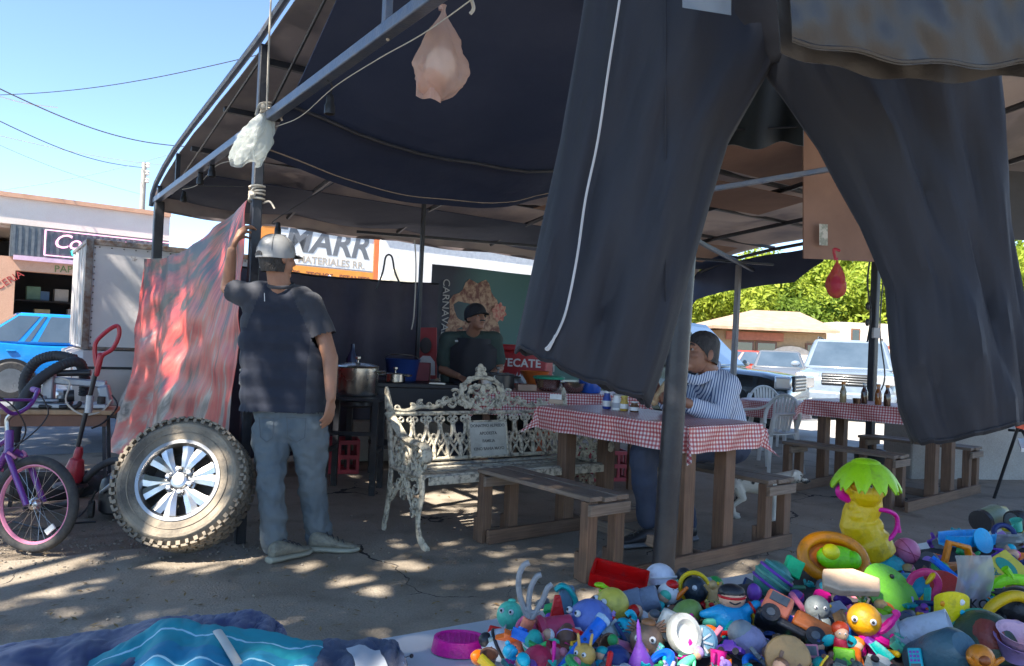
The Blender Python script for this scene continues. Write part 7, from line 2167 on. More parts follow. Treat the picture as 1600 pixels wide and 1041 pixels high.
for x in (.82, 3.95):
 for y in (.06, 1.54):
  car_wheel(pk, x, y, .34) if y > 1 else car_wheel(pk, x, y * -1 * 0 + .001 if False else .06, .34)
  q = MB(); q.lathe([(.40, -.01), (.40, .01), (.02, .01)], 28, Matrix.Translation((x, y - .1 if y < 1 else y + .1, .42)) @ Matrix.Rotation(rad(90), 4, 'X')); q.build('wheel_arch', TRIMB, pk)
pk.matrix_basis = pkx

# ---------------------------------------------------------------- the black trousers hanging close to the camera
def fabric(name, c1, c2, rough=.8, weave=900, bump=.25, sheen=.25, scale=3.0):
 m, nt, b, N, L = nodes(name)
 tc = N.new('ShaderNodeTexCoord')
 n = N.new('ShaderNodeTexNoise'); n.inputs['Scale'].default_value = scale; n.inputs['Detail'].default_value = 6
 L.new(tc.outputs['Object'], n.inputs['Vector'])
 r = N.new('ShaderNodeValToRGB'); r.color_ramp.elements[0].position = .35; r.color_ramp.elements[1].position = .7
 r.color_ramp.elements[0].color = rgba(c1); r.color_ramp.elements[1].color = rgba(c2)
 L.new(n.outputs['Fac'], r.inputs[0]); L.new(r.outputs[0], b.inputs['Base Color'])
 w = N.new('ShaderNodeTexNoise'); w.inputs['Scale'].default_value = weave; w.inputs['Detail'].default_value = 2
 L.new(tc.outputs['Object'], w.inputs['Vector'])
 n2 = N.new('ShaderNodeTexNoise'); n2.inputs['Scale'].default_value = 16; n2.inputs['Detail'].default_value = 3
 L.new(tc.outputs['Object'], n2.inputs['Vector'])
 ad = N.new('ShaderNodeMath'); ad.operation = 'MULTIPLY_ADD'; ad.inputs[1].default_value = .15
 L.new(w.outputs['Fac'], ad.inputs[0]); L.new(n2.outputs['Fac'], ad.inputs[2])
 bp = N.new('ShaderNodeBump'); bp.inputs['Strength'].default_value = bump; bp.inputs['Distance'].default_value = .008
 L.new(ad.outputs[0], bp.inputs['Height']); L.new(bp.outputs[0], b.inputs['Normal'])
 b.inputs['Roughness'].default_value = rough; b.inputs['Sheen Weight'].default_value = sheen
 return m
TRO = fabric('black_track_cloth', (.0075, .009, .015), (.011, .013, .020), .75, 900, .35, .03)
YT = 1.42
tro = thing('trousers', at(1200, 720, YT), 'black track trousers with a thin white side line hanging open legged in front', 'trousers')
def leg_rings(rows, depth, seed, n=64, Y0=YT):
 rings = []
 for (uL, vL), (uR, vR), dy in rows:
  a, b_ = at(uL, vL, Y0 + dy), at(uR, vR, Y0 + dy)
  c = (a + b_) / 2; hx = (b_ - a) / 2; w = hx.length
  ring = []
  for i in range(n):
   t = 2 * PI * i / n
   fold = .013 * math.sin(4 * t + seed + vL * .006) + .009 * math.sin(9 * t - vL * .009 + seed) + .006 * math.sin(17 * t + vL * .02)
   fold += .012 * nz((math.cos(t) * 2, math.sin(t) * 2, vL * .006), 1.0, seed)
   d = w * depth * math.sin(t) + fold * abs(math.sin(t))
   ring.append(c + hx * math.cos(t) + V((0, -d, 0)) + V((0, 0, .35 * fold)))
  rings.append(ring)
 return rings
def interp_rows(keys, k=4):
 out = []
 for (a, b_, d), (a2, b2, d2) in zip(keys, keys[1:]):
  for j in range(k):
   f = j / k
   out.append(((lerp(a[0], a2[0], f), lerp(a[1], a2[1], f)), (lerp(b_[0], b2[0], f), lerp(b_[1], b2[1], f)), lerp(d, d2, f)))
 out.append(keys[-1]); return out
rowsL = [((925, -60), (1260, -60), 0), ((914, 0), (1235, 0), 0), ((896, 110), (1203, 110), 0), ((876, 230), (1136, 225), -.01), ((848, 350), (1098, 350), -.02), ((824, 460), (1064, 470), -.03), ((810, 520), (1040, 556), -.04), ((805, 546), (1014, 634), -.04)]
rowsR = [((1150, -60), (1570, -60), 0), ((1180, 20), (1562, 20), 0), ((1198, 110), (1556, 110), 0), ((1282, 230), (1563, 230), -.01), ((1346, 350), (1574, 350), -.02), ((1386, 450), (1588, 450), -.02), ((1395, 560), (1602, 555), -.03), ((1408, 640), (1612, 610), -.03), ((1430, 694), (1606, 652), -.03)]
def solid(o, th):
 m = o.modifiers.new('thick', 'SOLIDIFY'); m.thickness = th; m.offset = 0
q = MB(); q.loft(leg_rings(interp_rows(rowsL, 5), .46, 1.0), caps=False); o = q.build('leg', TRO, tro, smooth=70); solid(o, .003)
q = MB(); q.loft(leg_rings(interp_rows(rowsR, 5), .46, 4.0), caps=False); o = q.build('leg', TRO, tro, smooth=70); solid(o, .003)
hip = [((935, -330), (1585, -330), 0), ((930, -200), (1580, -200), 0), ((926, -60), (1570, -60), 0), ((960, 20), (1540, 20), 0), ((1050, 70), (1420, 70), 0), ((1150, 112), (1260, 112), 0)]
q = MB(); q.loft(leg_rings(interp_rows(hip, 4), .25, 7.0), caps=False); o = q.build('seat', TRO, tro, smooth=70); solid(o, .003)
def front_pt(u, v, lift=.004):
 """point on the camera side of the left leg"""
 ks = interp_rows(rowsL, 5)
 best = min(ks, key=lambda r: abs((r[0][1] + r[1][1]) / 2 - v))
 a, b_ = at(*best[0], YT + best[2]), at(*best[1], YT + best[2])
 w = (b_ - a).length / 2
 f = max(-1, min(1, (u - (best[0][0] + best[1][0]) / 2) / ((best[1][0] - best[0][0]) / 2)))
 return at(u, v, YT + best[2] - w * .46 * math.sqrt(max(0, 1 - f * f)) - lift - .008)
PIP = mat('white_piping', (.42, .42, .42), .6)
pts = [(972, -40), (968, 0), (952, 100), (934, 220), (915, 310), (902, 400), (886, 480), (872, 518), (858, 540), (853, 545), (857, 546), (863, 535), (868, 524)]
q = MB(); q.tube(spline([front_pt(u, v) for u, v in pts], 5), .0024, 6); q.build('piping', PIP, tro)
q = MB(); pts = [front_pt(1040, v, .002) for v in range(-40, 560, 60)]; q.tube(pts, .0016, 5); q.build('crease_seam', TRO, tro)
for rows in (rowsL, rowsR):
 for f in (.955, .972):
  ks = leg_rings([((lerp(rows[-2][0][0], rows[-1][0][0], f), lerp(rows[-2][0][1], rows[-1][0][1], f) - 4), (lerp(rows[-2][1][0], rows[-1][1][0], f), lerp(rows[-2][1][1], rows[-1][1][1], f) - 4), rows[-1][2] - .003)], .475, 1.0 if rows is rowsL else 4.0)[0]
  q = MB(); q.tube(ks, .0011, 5, closed=True); q.build('hem_stitching', TRO, tro)
q = MB(); q.ell(at(1452, 113, 1.245), (.0035, .002, .0035), nu=8, nv=6); q.build('stud', PIP, tro)
q = MB(); q.tube([at(935, -330, YT - .1), at(1585, -330, YT - .1)], .012, 8); q.build('hanger_bar', STEEL, tro)
for u in (1010, 1500):
 q = MB(); q.tube([at(u, -330, YT - .1), at(u, -330, YT - .1) + V((0, .05, .36))], .004, 6); q.build('hanger_wire', STEEL, tro)

SAT = fabric('black_satin', (.022, .020, .019), (.032, .029, .027), .38, 600, .25, .05)
so = thing('satin_shorts', at(1420, 100, 1.1), 'shiny black shorts with a wide waistband at the top right, over the trousers', 'shorts')
def sat(u, v):
 x = lerp(1238, 1680, u)
 vb = 66 + 40 * math.sin(PI * min(1, u * 1.25) * .62) + 4 * math.sin(u * 21)
 vv = lerp(-190, vb, v)
 return at(x - 16 * (1 - v) * (1 - u), vv, 1.08 + .008 * math.sin(u * 15 + v * 3) + .006 * nz((u * 9, v * 5, 0), 1.0) + .004 * math.sin(u * 60 + 3 * math.sin(v * 4)) * (.3 if v > .62 else 1) - .02 * math.sin(PI * v))
q = MB(); q.grid(sat, 60, 30, .004); q.build('front_panel', SAT, so)
q = MB(); q.grid(lambda u, v: sat(u, v) + V((0, .05 + .02 * math.sin(PI * u), .004)), 30, 16, .004); q.build('back_panel', SAT, so)
q = MB(); q.tube([sat(u / 40, .985) + V((0, -.003, 0)) for u in range(41)], .0035, 6); q.build('hem', SAT, so)
q = MB(); q.tube([sat(u / 40, .62) + V((0, -.004, 0)) for u in range(41)], .004, 6); q.build('waist_seam', SAT, so)
gm = thing('dark_shorts', at(1190, 240, 1.75), 'dark green black shorts hanging behind, seen between the trouser legs', 'shorts')
q = MB(); q.grid(lambda u, v: at(lerp(1085, 1256, u), lerp(-150, 236 - 12 * u + 5 * math.sin(u * 14), v), 1.75 + .02 * math.sin(u * 13 + 4 * v)), 30, 24, .005); q.build('leg_panel', fabric('dark_green_cloth', (.008, .012, .012), (.012, .016, .016)), gm)
q = MB(); q.grid(lambda u, v: at(lerp(1085, 1256, u), lerp(-150, 228 - 12 * u, v), 1.83 + .02 * math.sin(u * 9 + 1)), 20, 12, .005); q.build('leg_panel', fabric('dark_green_cloth2', (.015, .02, .02), (.02, .026, .026)), gm)
q = MB(); q.tube([at(lerp(1085, 1256, k / 20), 206 - 8 * k / 20, 1.74) for k in range(21)], .0025, 5); q.build('hem_seam', BLACK, gm)
lb = thing('plastic_tag', at(1105, 20, 1.22), 'clear plastic size tag on the trousers at the top border', 'tag')
q = MB(); q.grid(lambda u, v: at(lerp(1066, 1142, u), lerp(-60, 12 + 12 * u, v), 1.22 + .004 * math.sin(6 * u)), 10, 8, .0012); q.build('tag_film', film('clear_film', (.55, .62, .68), .35), lb)
q = MB(); q.tube([at(1104, -58, 1.22), at(1104, -120, 1.22)], .001, 5); q.build('tag_string', ROPE, lb)

# ---------------------------------------------------------------- tables in front
LAM = mat('white_laminate', (.55, .57, .60), .35, col2=(.47, .49, .52), scale=5)
TZ = .72
def poly_table(name, pts, label, legs):
 t = thing(name, (pts[0][0], pts[0][1], 0), label, 'table')
 q = MB(); q.plate(pts, .03, Matrix.Translation((0, 0, TZ - .03))); q.build('table_top', LAM, t, bev=.004)
 for x, y in legs:
  q = MB(); q.tube([(x, y, TZ - .03), (x, y, .02)], .018, 8); q.build('leg', STEEL, t)
poly_table('toy_table', [(-.13, .55), (2.5, 1.3), (1.68, 2.56), (-.215, 1.372)], 'white folding table heaped with second hand toys', [(-.1, 1.3), (1.7, 2.5), (2.3, 1.4), (-.05, .65)])
poly_table('clothes_table', [(-1.5, .55), (-.26, .55), (-.26, 1.25), (-1.5, 1.25)], 'white table under the blue garments', [(-1.4, .6), (-.3, .6), (-.3, 1.2), (-1.4, 1.2)])

# garments laid on the left table
def laid(name, back, front, m, label, cat, seed, th=.004, nu=90, nv=44, hump=.012, uv=(1, 1), folds=9):
 B = spline(back, 8); F = spline(front, 8)
 def pick(P, u):
  k = u * (len(P) - 1); i = min(int(k), len(P) - 2); return lerp(P[i], P[i + 1], k - i)
 def fn(u, v):
  p = lerp(pick(B, u), pick(F, u), v)
  lift = hump * math.sin(PI * v) ** .6 + .007 * math.sin(folds * u * 3 + 6 * v + seed) * (1 - abs(2 * v - 1)) + .006 * nz((u * 5, v * 5, seed), 1.0) + .0045 * abs(nz((u * 14 + v * 5, v * 9, seed), 1.0)) + .002 * nz((u * 40, v * 22, seed), 1.0)
  z = p.z + max(lift, -.002)
  if v < .06: z = lerp(TZ + .002, z, v / .06)
  if u < .05: z = lerp(TZ + .003, z, u / .05)
  if u > .95: z = lerp(TZ + .003, z, (1 - u) / .05)
  return V((p.x, p.y, max(z, TZ + .003)))
 q = MB(); q.grid(fn, nu, nv, th, uvs=uv); t = thing(name, fn(.5, .5), label, cat)
 q.build('cloth', m, t)
 return t, fn
def G(u, v, z): return gp(u, v, z)
NAVYC = fabric('navy_cotton', (.015, .026, .10), (.022, .036, .13), .85, 700, .3)
DEN = fabric('dark_denim', (.02, .035, .085), (.035, .055, .12), .85, 800, .5, .15, 9)
def cyan_mat():
 m, nt, b, N, L = nodes('turquoise_striped_knit')
 tc = N.new('ShaderNodeTexCoord'); sp = N.new('ShaderNodeSeparateXYZ'); L.new(tc.outputs['UV'], sp.inputs[0])
 n = N.new('ShaderNodeTexNoise'); n.inputs['Scale'].default_value = 3; L.new(tc.outputs['UV'], n.inputs['Vector'])
 a = N.new('ShaderNodeMath'); a.operation = 'MULTIPLY_ADD'; a.inputs[1].default_value = .06; L.new(n.outputs['Fac'], a.inputs[0]); L.new(sp.outputs[1], a.inputs[2])
 r = N.new('ShaderNodeValToRGB'); r.color_ramp.interpolation = 'CONSTANT'; e = r.color_ramp.elements
 T, K, W_ = (.012, .27, .33), (.012, .025, .08), (.35, .6, .7)
 seq = [(0, K), (.06, T), (.22, W_), (.235, T), (.36, (.015, .22, .36)), (.50, W_), (.515, (.015, .2, .36)), (.60, K), (.625, (.015, .2, .36)), (.68, K), (.705, (.015, .2, .36)), (.76, K), (.785, (.012, .14, .3)), (.84, K)]
 e[0].position = 0; e[0].color = rgba(seq[0][1]); e[1].position = seq[1][0]; e[1].color = rgba(seq[1][1])
 for p, c in seq[2:]:
  x = e.new(p); x.color = rgba(c)
 L.new(a.outputs[0], r.inputs[0]); L.new(r.outputs[0], b.inputs['Base Color']); b.inputs['Roughness'].default_value = .7
 return m
laid('navy_trousers', [G(-60, 1016, .735), G(60, 1000, .745), G(160, 985, .75), G(262, 966, .762), G(330, 962, .765)], [G(-60, 1140, .74), G(60, 1140, .745), G(160, 1130, .75), G(262, 1120, .75), G(330, 1110, .75)], NAVYC, 'plain navy garment laid flat at the lower left corner', 'garment', 1.0)
laid('navy_jacket', [G(300, 972, .765), G(355, 958, .772), G(405, 958, .768), G(430, 975, .748), G(445, 992, .735)], [G(300, 1090, .75), G(355, 1080, .75), G(405, 1070, .745), G(440, 1060, .74), G(452, 1050, .73)], NAVYC, 'folded navy cloth at the back of the blue garments', 'garment', 3.0)
ts_, tf = laid('sport_trousers', [G(120, 1040, .752), G(190, 1010, .765), G(262, 968, .785), G(330, 978, .785), G(400, 984, .78), G(470, 1000, .765), G(512, 1006, .752)], [G(60, 1160, .745), G(190, 1160, .755), G(262, 1160, .76), G(330, 1160, .76), G(400, 1160, .755), G(470, 1150, .75), G(512, 1140, .745)], cyan_mat(), 'turquoise and navy striped sport trousers with white drawstring', 'trousers', 2.0, hump=.010, folds=11)
q = MB(); q.tube(spline([tf(.52, .20) + V((0, 0, .008)), tf(.55, .3) + V((0, 0, .01)), tf(.585, .42) + V((0, 0, .01)), tf(.60, .5) + V((0, 0, .008))], 6), .005, 8, sq=(1.4, .5)); q.build('drawstring', mat('cream_cord', (.6, .58, .52), .8), ts_)
dt_, df = laid('denim_shorts', [G(478, 1010, .748), G(500, 1000, .752), G(560, 1000, .755), G(604, 1000, .752), G(618, 1004, .74)], [G(440, 1140, .75), G(500, 1140, .752), G(560, 1140, .755), G(620, 1140, .75), G(660, 1140, .735)], DEN, 'dark denim shorts with stitched edge beside the pink dish', 'shorts', 5.0, hump=.010)
for f in (.93, .97):
 q = MB(); q.tube([df(f - .02, v / 14) + V((0, 0, .003)) for v in range(1, 14)], .0012, 5); q.build('stitching', mat('denim_stitch', (.08, .13, .25), .8), dt_)
q = MB(); q.grid(lambda u, v: df(.42 + .24 * u + .06 * v, .26 + .32 * v) + V((0, 0, .008)), 6, 6, .001); q.build('price_tag', mat('tag_paper', (.55, .58, .62), .7), dt_)
q = MB(); q.tube([df(.97, .30) + V((0, 0, .006)), G(640, 1025, .735)], .0008, 5); q.ell(G(643, 1025, .738), .0035, nu=8, nv=6); q.build('pin', BLACK, dt_)

# ---------------------------------------------------------------- second hand toys
_pm = {}
def PM(c, rough=.38):
 k = (tuple(round(x, 3) for x in c), rough)
 if k not in _pm:
  c = tuple(max(0, x + (x - sum(c) / 3) * .22) for x in c); d = tuple(x * .66 + .012 for x in c)
  _pm[k] = mat('toy_plastic_%d' % len(_pm), c, rough + .06, col2=d, scale=42, lo=.54, hi=.7, bump=.14, bscale=170, rvar=.22, detail=8)
 return _pm[k]
RED, ORG, YEL, LIM, GRN, TEA, CYA, BLU, NAV, PPL, PKT, MAG, WHT, GRY, DGR, BRN, TAN, BLK, SAL = ((.45, .03, .03), (.62, .17, .03), (.62, .43, .04), (.28, .52, .03), (.05, .30, .10), (.02, .30, .30), (.05, .38, .48), (.03, .13, .48), (.02, .04, .14), (.18, .07, .33), (.62, .22, .32), (.55, .03, .25), (.65, .65, .64), (.33, .35, .37), (.09, .10, .11), (.14, .08, .05), (.42, .28, .14), (.015, .015, .018), (.60, .20, .13))
MINT, LIL, SKN = (.12, .48, .34), (.40, .30, .55), (.58, .36, .25)
placed = []
def toy(name, u, v, label, z=.775, cat=None):
 p = gp(u, v, z)
 k = p.y / 1200.0
 placed.append((u, v, label))
 t = thing(name, (p.x, p.y, TZ), label, cat or name.split('_')[-1], 'second hand toys on the table')
 return t, p, k
def L4(p, rx=0, ry=0, rz=0): return xform(p, rad(rz), rad(rx), rad(ry))
def part(mb, name, t, c, **kw): return mb.build(name, c if not isinstance(c, tuple) else PM(c), t, **kw)
def eyes(t, p, r, d, sep=.36, size=.2, up=.2):
 d = V(d).normalized(); s = d.cross(V((0, 0, 1))).normalized(); w = s.cross(d)
 for k in (-1, 1):
  e = V(p) + d * r * .90 + s * (k * sep * r) + w * up * r
  q = MB(); q.ell(e, r * size, nu=10, nv=8); o = part(q, 'eye', t, WHT)
  q = MB(); q.ell(e + d * r * size * .75, r * size * .5, nu=8, nv=6); part(q, 'pupil', o, BLK)
def ball(name, u, v, px, c, label, z=.775, face=None, sq=(1, 1, 1), cat=None, rot=None):
 t, p, k = toy(name, u, v, label, z, cat)
 r = px * k
 q = MB(); q.ell(p, (r * sq[0], r * sq[1], r * sq[2]), rot, nu=22, nv=14); part(q, 'body', t, c)
 if face: eyes(t, p, r, face)
 return t, p, r
TOCAM = V((-.35, -.9, .35)); LF = V((-.8, -.5, .3)); RF = V((.6, -.7, .3))

# dark blanket added under the heap, its dark standing for shade between toys
e0 = V((-.215, 1.372, 0)); ed_ = (V((1.68, 2.56, 0)) - e0).normalized(); en_ = V((ed_.y, -ed_.x, 0))
def blk(u, v):
 a = .27 + 1.70 * u; b_ = .07 + .85 * v
 k = min(1, min(u * 1.7, (1 - u) * 1.7, v * .85, (1 - v) * .85) / .11)
 p = e0 + ed_ * (a + .02 * nz((u * 9, v * 4, 0))) + en_ * (b_ + .015 * nz((u * 14, v * 5, 2)))
 return V((p.x, p.y, TZ + .004 + .042 * k * k * (3 - 2 * k) + .006 * nz((a * 9, b_ * 9, 1)) * k))
q = MB(); q.grid(blk, 60, 34, .003); q.build('shade_underlay', mat('gap_shade_cloth', (.03, .03, .036), .9, col2=(.05, .045, .05), scale=14), None, 'dark blanket added under the heap of toys to darken its gaps', 'underlay')
# dish and panda at the left end
t, p, k = toy('pink_dish', 718, 1002, 'magenta oval mesh dish at the left end of the toy table', .738, 'dish')
q = MB(); q.lathe([(.042, -.016), (.046, -.016), (.042, .008), (.038, .009), (.036, .002), (.002, .001)], 36, L4(p) @ Matrix.Diagonal((1.05, .78, 1, 1))); part(q, 'shell', t, MAG)
q = MB()
for a in range(-4, 5):
 y = a * .0065; w = math.sqrt(max(0, .037 ** 2 - (y / .78 * 1.0) ** 2)) * 1.05
 q.tube([p + V((-w, y, .004)), p + V((w, y, .004))], .0013, 5)
 w2 = math.sqrt(max(0, .037 ** 2 - (a * .0085) ** 2)) * .78
 q.tube([p + V((a * .0088, -w2, .0045)), p + V((a * .0088, w2, .0045))], .0013, 5)
part(q, 'mesh_insert', t, MAG)
t, p, r = ball('panda_toy', 783, 1008, 27, (.55, .60, .64), 'white plush panda with black bands lying beside the magenta dish', .755, sq=(1.15, .9, .9))
for dx, dz, rr in ((-.9, .35, .42), (-.25, -.2, .0), (.75, .75, .3)):
 if rr: q = MB(); q.ell(p + V((dx * r, -.25 * r, dz * r)), r * rr, nu=12, nv=8); part(q, 'ear', t, BLK)
q = MB(); q.ring(p + V((-.1 * r, 0, 0)), r * .90, r * .10, Matrix.Rotation(rad(62), 3, 'Y'), n=30, k=8); part(q, 'band', t, BLK)
for dx, dz in ((.35, .25), (.75, .05)):
 q = MB(); q.ell(p + V((dx * r, -.72 * r, dz * r)), (r * .2, r * .1, r * .2), nu=10, nv=8); part(q, 'eye_patch', t, BLK)
t, p, r = ball('mint_creature', 797, 961, 21, MINT, 'round mint green creature toy behind the garden claw', .765, face=TOCAM)
q = MB(); q.ell(p + V((.1 * r, .2 * r, 1.0 * r)), (r * .3, r * .2, r * .15), nu=10, nv=6); part(q, 'crest', t, MINT)
# hand rake
t, p, k = toy('hand_rake', 827, 1000, 'grey toy hand rake with three tines and salmon handle standing up', .775, 'toy rake')
def Q(u, v, dy=0): return at(u, v, p.y + dy)
q = MB(); q.tube(spline([Q(818, 1045, -.03), Q(808, 1022, -.02), Q(818, 990), Q(828, 966)], 6), [12 * k] * 6 + [11 * k] * 7 + [10 * k] * 6, 12); part(q, 'handle', t, SAL)
q = MB()
q.tube(spline([Q(826, 968), Q(818, 948), Q(811, 925), Q(811, 900), Q(818, 884), Q(827, 879)], 5), 4.6 * k, 8)
q.tube(spline([Q(829, 968), Q(826, 945), Q(829, 920), Q(838, 902), Q(846, 898)], 5), 4.4 * k, 8)
q.tube(spline([Q(831, 966), Q(838, 955), Q(848, 938), Q(855, 920), Q(863, 913)], 5), 4.4 * k, 8)
q.tube(spline([Q(820, 950), Q(832, 957), Q(842, 954)], 5), 4.2 * k, 8)
part(q, 'tines', t, (.20, .21, .22))
t, p, k = toy('pink_pot', 866, 990, 'dark pink toy flowerpot lying on its side', .775, 'toy pot')
q = MB(); q.lathe([(.030, -.026), (.034, -.024), (.034, -.016), (.029, -.012), (.024, .032), (.002, .034)], 26, L4(p, ry=78, rz=12)); part(q, 'shell', t, (.45, .08, .13))
t, p, k = toy('red_wedge', 871, 955, 'flat red plastic wedge behind the pink pot', .785, 'toy part')
q = MB(); q.plate([(-.016, -.02), (.016, -.02), (.004, .028), (-.006, .028)], .008, L4(p, rx=80)); part(q, 'plate', t, RED, bev=.002)
t, p, k = toy('teal_clip', 886, 930, 'teal plastic clip loop leaning on the pile above the pink pot', .80, 'toy part')
q = MB(); q.tube(spline([Q(868, 922), Q(878, 915), Q(890, 922), Q(900, 940), Q(896, 955)], 5), 6 * k, 8, sq=(1.3, .7)); part(q, 'loop', t, TEA)
q = MB(); q.box(p + V((0, .012, -.012)), (.028, .02, .05)); part(q, 'base', t, (.12, .2, .27), bev=.004)
t, p, r = ball('blue_bird', 923, 974, 37, (.13, .18, .42), 'big dusty blue ball bird with googly eyes', .785, sq=(1, .95, 1))
eyes(t, p + V((-.15 * r, 0, .15 * r)), r, V((-.75, -.55, .35)), .26, .14, .15)
q = MB(); q.cap(p + V((-.9 * r, -.35 * r, .2 * r)), p + V((-1.2 * r, -.45 * r, .12 * r)), r * .13, r * .05, 8); part(q, 'beak', t, CYA)
t, p, k = toy('blue_flute', 915, 1004, 'long bright blue toy flute lying across the pile', .80, 'toy flute')
a_, b_ = at(878, 1050, p.y - .06), at(944, 966, p.y - .01)
q = MB(); q.tube([a_, b_], 10.5 * k, 16); part(q, 'tube', t, BLU)
q = MB(); q.tube([lerp(a_, b_, .93), lerp(a_, b_, 1.0)], 12 * k, 16); part(q, 'mouth_ring', t, (.3, .42, .55))
q = MB()
for f in (.25, .4, .55, .7): q.ell(lerp(a_, b_, f) + V((-.2, -.75, .6)).normalized() * 10 * k, 3 * k, nu=8, nv=6)
part(q, 'finger_hole', t, NAV)
t, p, r = ball('yellow_duck', 956, 946, 27, (.52, .45, .12), 'dull yellow duck head looking left above the blue ball bird', .80, face=V((-.85, -.45, .2)))
q = MB(); q.cap(p + V((-.8 * r, -.4 * r, 0)), p + V((-1.2 * r, -.5 * r, -.1 * r)), r * .25, r * .12, 8, sq=(1, .5)); part(q, 'beak', t, ORG)
t, p, r = ball('cyan_octopus', 974, 982, 16, CYA, 'small cyan octopus with a curled arm', .79, cat='octopus')
q = MB(); q.tube(spline([p + V((.4 * r, -.2 * r, .6 * r)), p + V((1.0 * r, -.2 * r, 1.1 * r)), p + V((.6 * r, -.3 * r, 1.7 * r)), p + V((.2 * r, -.3 * r, 1.4 * r))], 5), .28 * r, 8); part(q, 'arm', t, CYA)
for s in (-1, .1, 1): q = MB(); q.tube(spline([p + V((s * .5 * r, -.5 * r, -.5 * r)), p + V((s * .9 * r, -1.0 * r, -.9 * r)), p + V((s * 1.2 * r, -1.1 * r, -.7 * r))], 4), .22 * r, 7); part(q, 'arm', t, CYA)
t, p, k = toy('red_tray', 966, 912, 'bright red open toy tray at the back edge of the pile', .80, 'toy tray')
X = L4(p, rx=14, rz=-14, ry=8)
q = MB(X); q.box((0, 0, 0), (.105, .06, .004)); part(q, 'floor', t, RED)
for c, s in (((0, .03, .012), (.105, .004, .026)), ((0, -.03, .012), (.105, .004, .026)), ((.052, 0, .012), (.004, .06, .026)), ((-.052, 0, .012), (.004, .06, .026))):
 q = MB(X); q.box(c, s); part(q, 'side', t, RED)
t, p, k = toy('lime_spoon', 957, 925, 'lime green toy spoon on the red tray', .815, 'toy spoon')
q = MB(); q.cap(at(940, 915, p.y), at(972, 932, p.y - .01), 6 * k, 5 * k, 10, sq=(1, .6)); part(q, 'handle', t, LIM)
q = MB(); q.ell(at(937, 914, p.y), (9 * k, 7 * k, 4 * k), nu=12, nv=8); part(q, 'bowl', t, LIM)
t, p, k = toy('grey_tube', 1003, 940, 'slate grey ribbed tube behind the white helmet', .79, 'toy part')
q = MB(); q.lathe([(.024, -.03), (.026, -.028), (.026, .0), (.023, .002), (.023, .03), (.019, .032), (.002, .028)], 22, L4(p, ry=70, rz=-8)); part(q, 'tube', t, (.17, .20, .26))
t, p, k = toy('black_racer', 937, 1006, 'black toy racing car under the cyan octopus', .77, 'toy car')
X = L4(p, rz=8)
q = MB(X); q.loft([[V((x, y * w, z * h)) for y, z in ((-.013, 0), (.013, 0), (.013, .6), (.007, 1), (-.007, 1), (-.013, .6))] for x, w, h in ((-.04, .7, .012), (-.03, 1, .016), (0, .95, .018), (.02, .7, .012), (.045, .35, .006))]); part(q, 'body', t, BLK)
for sx in (-.026, .024):
 for sy in (-.016, .016): q = MB(X); q.tube([(sx, sy - .004, .002), (sx, sy + .004, .002)], .008, 12); part(q, 'wheel', t, DGR)
q = MB(X); q.box((-.035, 0, .020), (.010, .03, .003)); part(q, 'spoiler', t, WHT)
t, p, r = ball('tan_rabbit', 913, 1024, 18, (.50, .33, .12), 'small tan rabbit figure with upright ears by the blue flute', .80, face=V((-.5, -.8, .2)))
for s in (-1, 1): q = MB(); q.cap(p + V((s * .45 * r, 0, .7 * r)), p + V((s * .6 * r, 0, 1.7 * r)), .28 * r, .2 * r, 8, sq=(1, .6)); part(q, 'ear', t, (.50, .33, .12))
t, p, r = ball('red_white_ball', 842, 1036, 27, (.40, .05, .09), 'dark red and white ball at the lower border below the pink pot', .775)
q = MB(); q.ell(p + V((-.35 * r, -.1 * r, -.25 * r)), r * .82, nu=20, nv=12); part(q, 'white_half', t, (.5, .58, .64))
t, p, r = ball('striped_ball', 962, 1036, 26, NAV, 'dark ball with white curved stripes at the lower border', .785)
for f in (.2, -.25): q = MB(); q.ring(p + V((0, 0, f * r)), r * math.sqrt(1 - f * f) * 1.005, r * .05, n=30, k=6); part(q, 'stripe', t, WHT)
t, p, k = toy('purple_cone', 1001, 1032, 'purple spired toy tower roof near the lower border', .80, 'toy tower')
q = MB(); q.lathe([(.022, -.02), (.024, -.016), (.012, .01), (.004, .028), (.003, .05), (.0005, .06)], 14, L4(p, ry=-6)); part(q, 'spire', t, PPL)
q = MB(); q.lathe([(.027, -.03), (.027, -.02), (.002, -.02)], 14, L4(p)); part(q, 'eave', t, LIL)
# middle
t, p, r = ball('toy_helmet', 1031, 906, 25, (.62, .62, .66), 'white toy helmet with black visor at the back of the pile', .80, cat='toy helmet')
q = MB(); q.ell(p + V((.12 * r, -.25 * r, -.28 * r)), (r * .95, r * .85, r * .72), nu=18, nv=12); part(q, 'visor', t, BLK)
q = MB(); q.tube([p + V((-.75 * r, -.75 * r, .30 * r)), p + V((0, -1.02 * r, .42 * r)), p + V((.9 * r, -.65 * r, .42 * r))], r * .07, 6); part(q, 'rim', t, WHT)
t, p, r = ball('snow_gnome', 1044, 928, 17, WHT, 'white bearded gnome with red cap and carrot nose', .80, cat='gnome')
q = MB(); q.ell(p + V((.3 * r, -.2 * r, .9 * r)), (r * .6, r * .55, r * .45), nu=12, nv=8); part(q, 'hat', t, RED)
q = MB(); q.cap(p + V((.7 * r, -.6 * r, -.1 * r)), p + V((1.5 * r, -.7 * r, .8 * r)), .26 * r, .16 * r, 8); part(q, 'nose', t, ORG)
eyes(t, p + V((.2 * r, 0, .4 * r)), r * .8, V((.4, -.9, .2)), .3, .12, .1)
ball('black_marble', 1069, 899, 12, BLK, 'small glossy black ball behind the gnome', .815, cat='ball')
t, p, r = ball('bomb_ball', 1086, 922, 20, (.02, .03, .04), 'black ball in a yellow ring with a painted white highlight', .80, cat='ball')
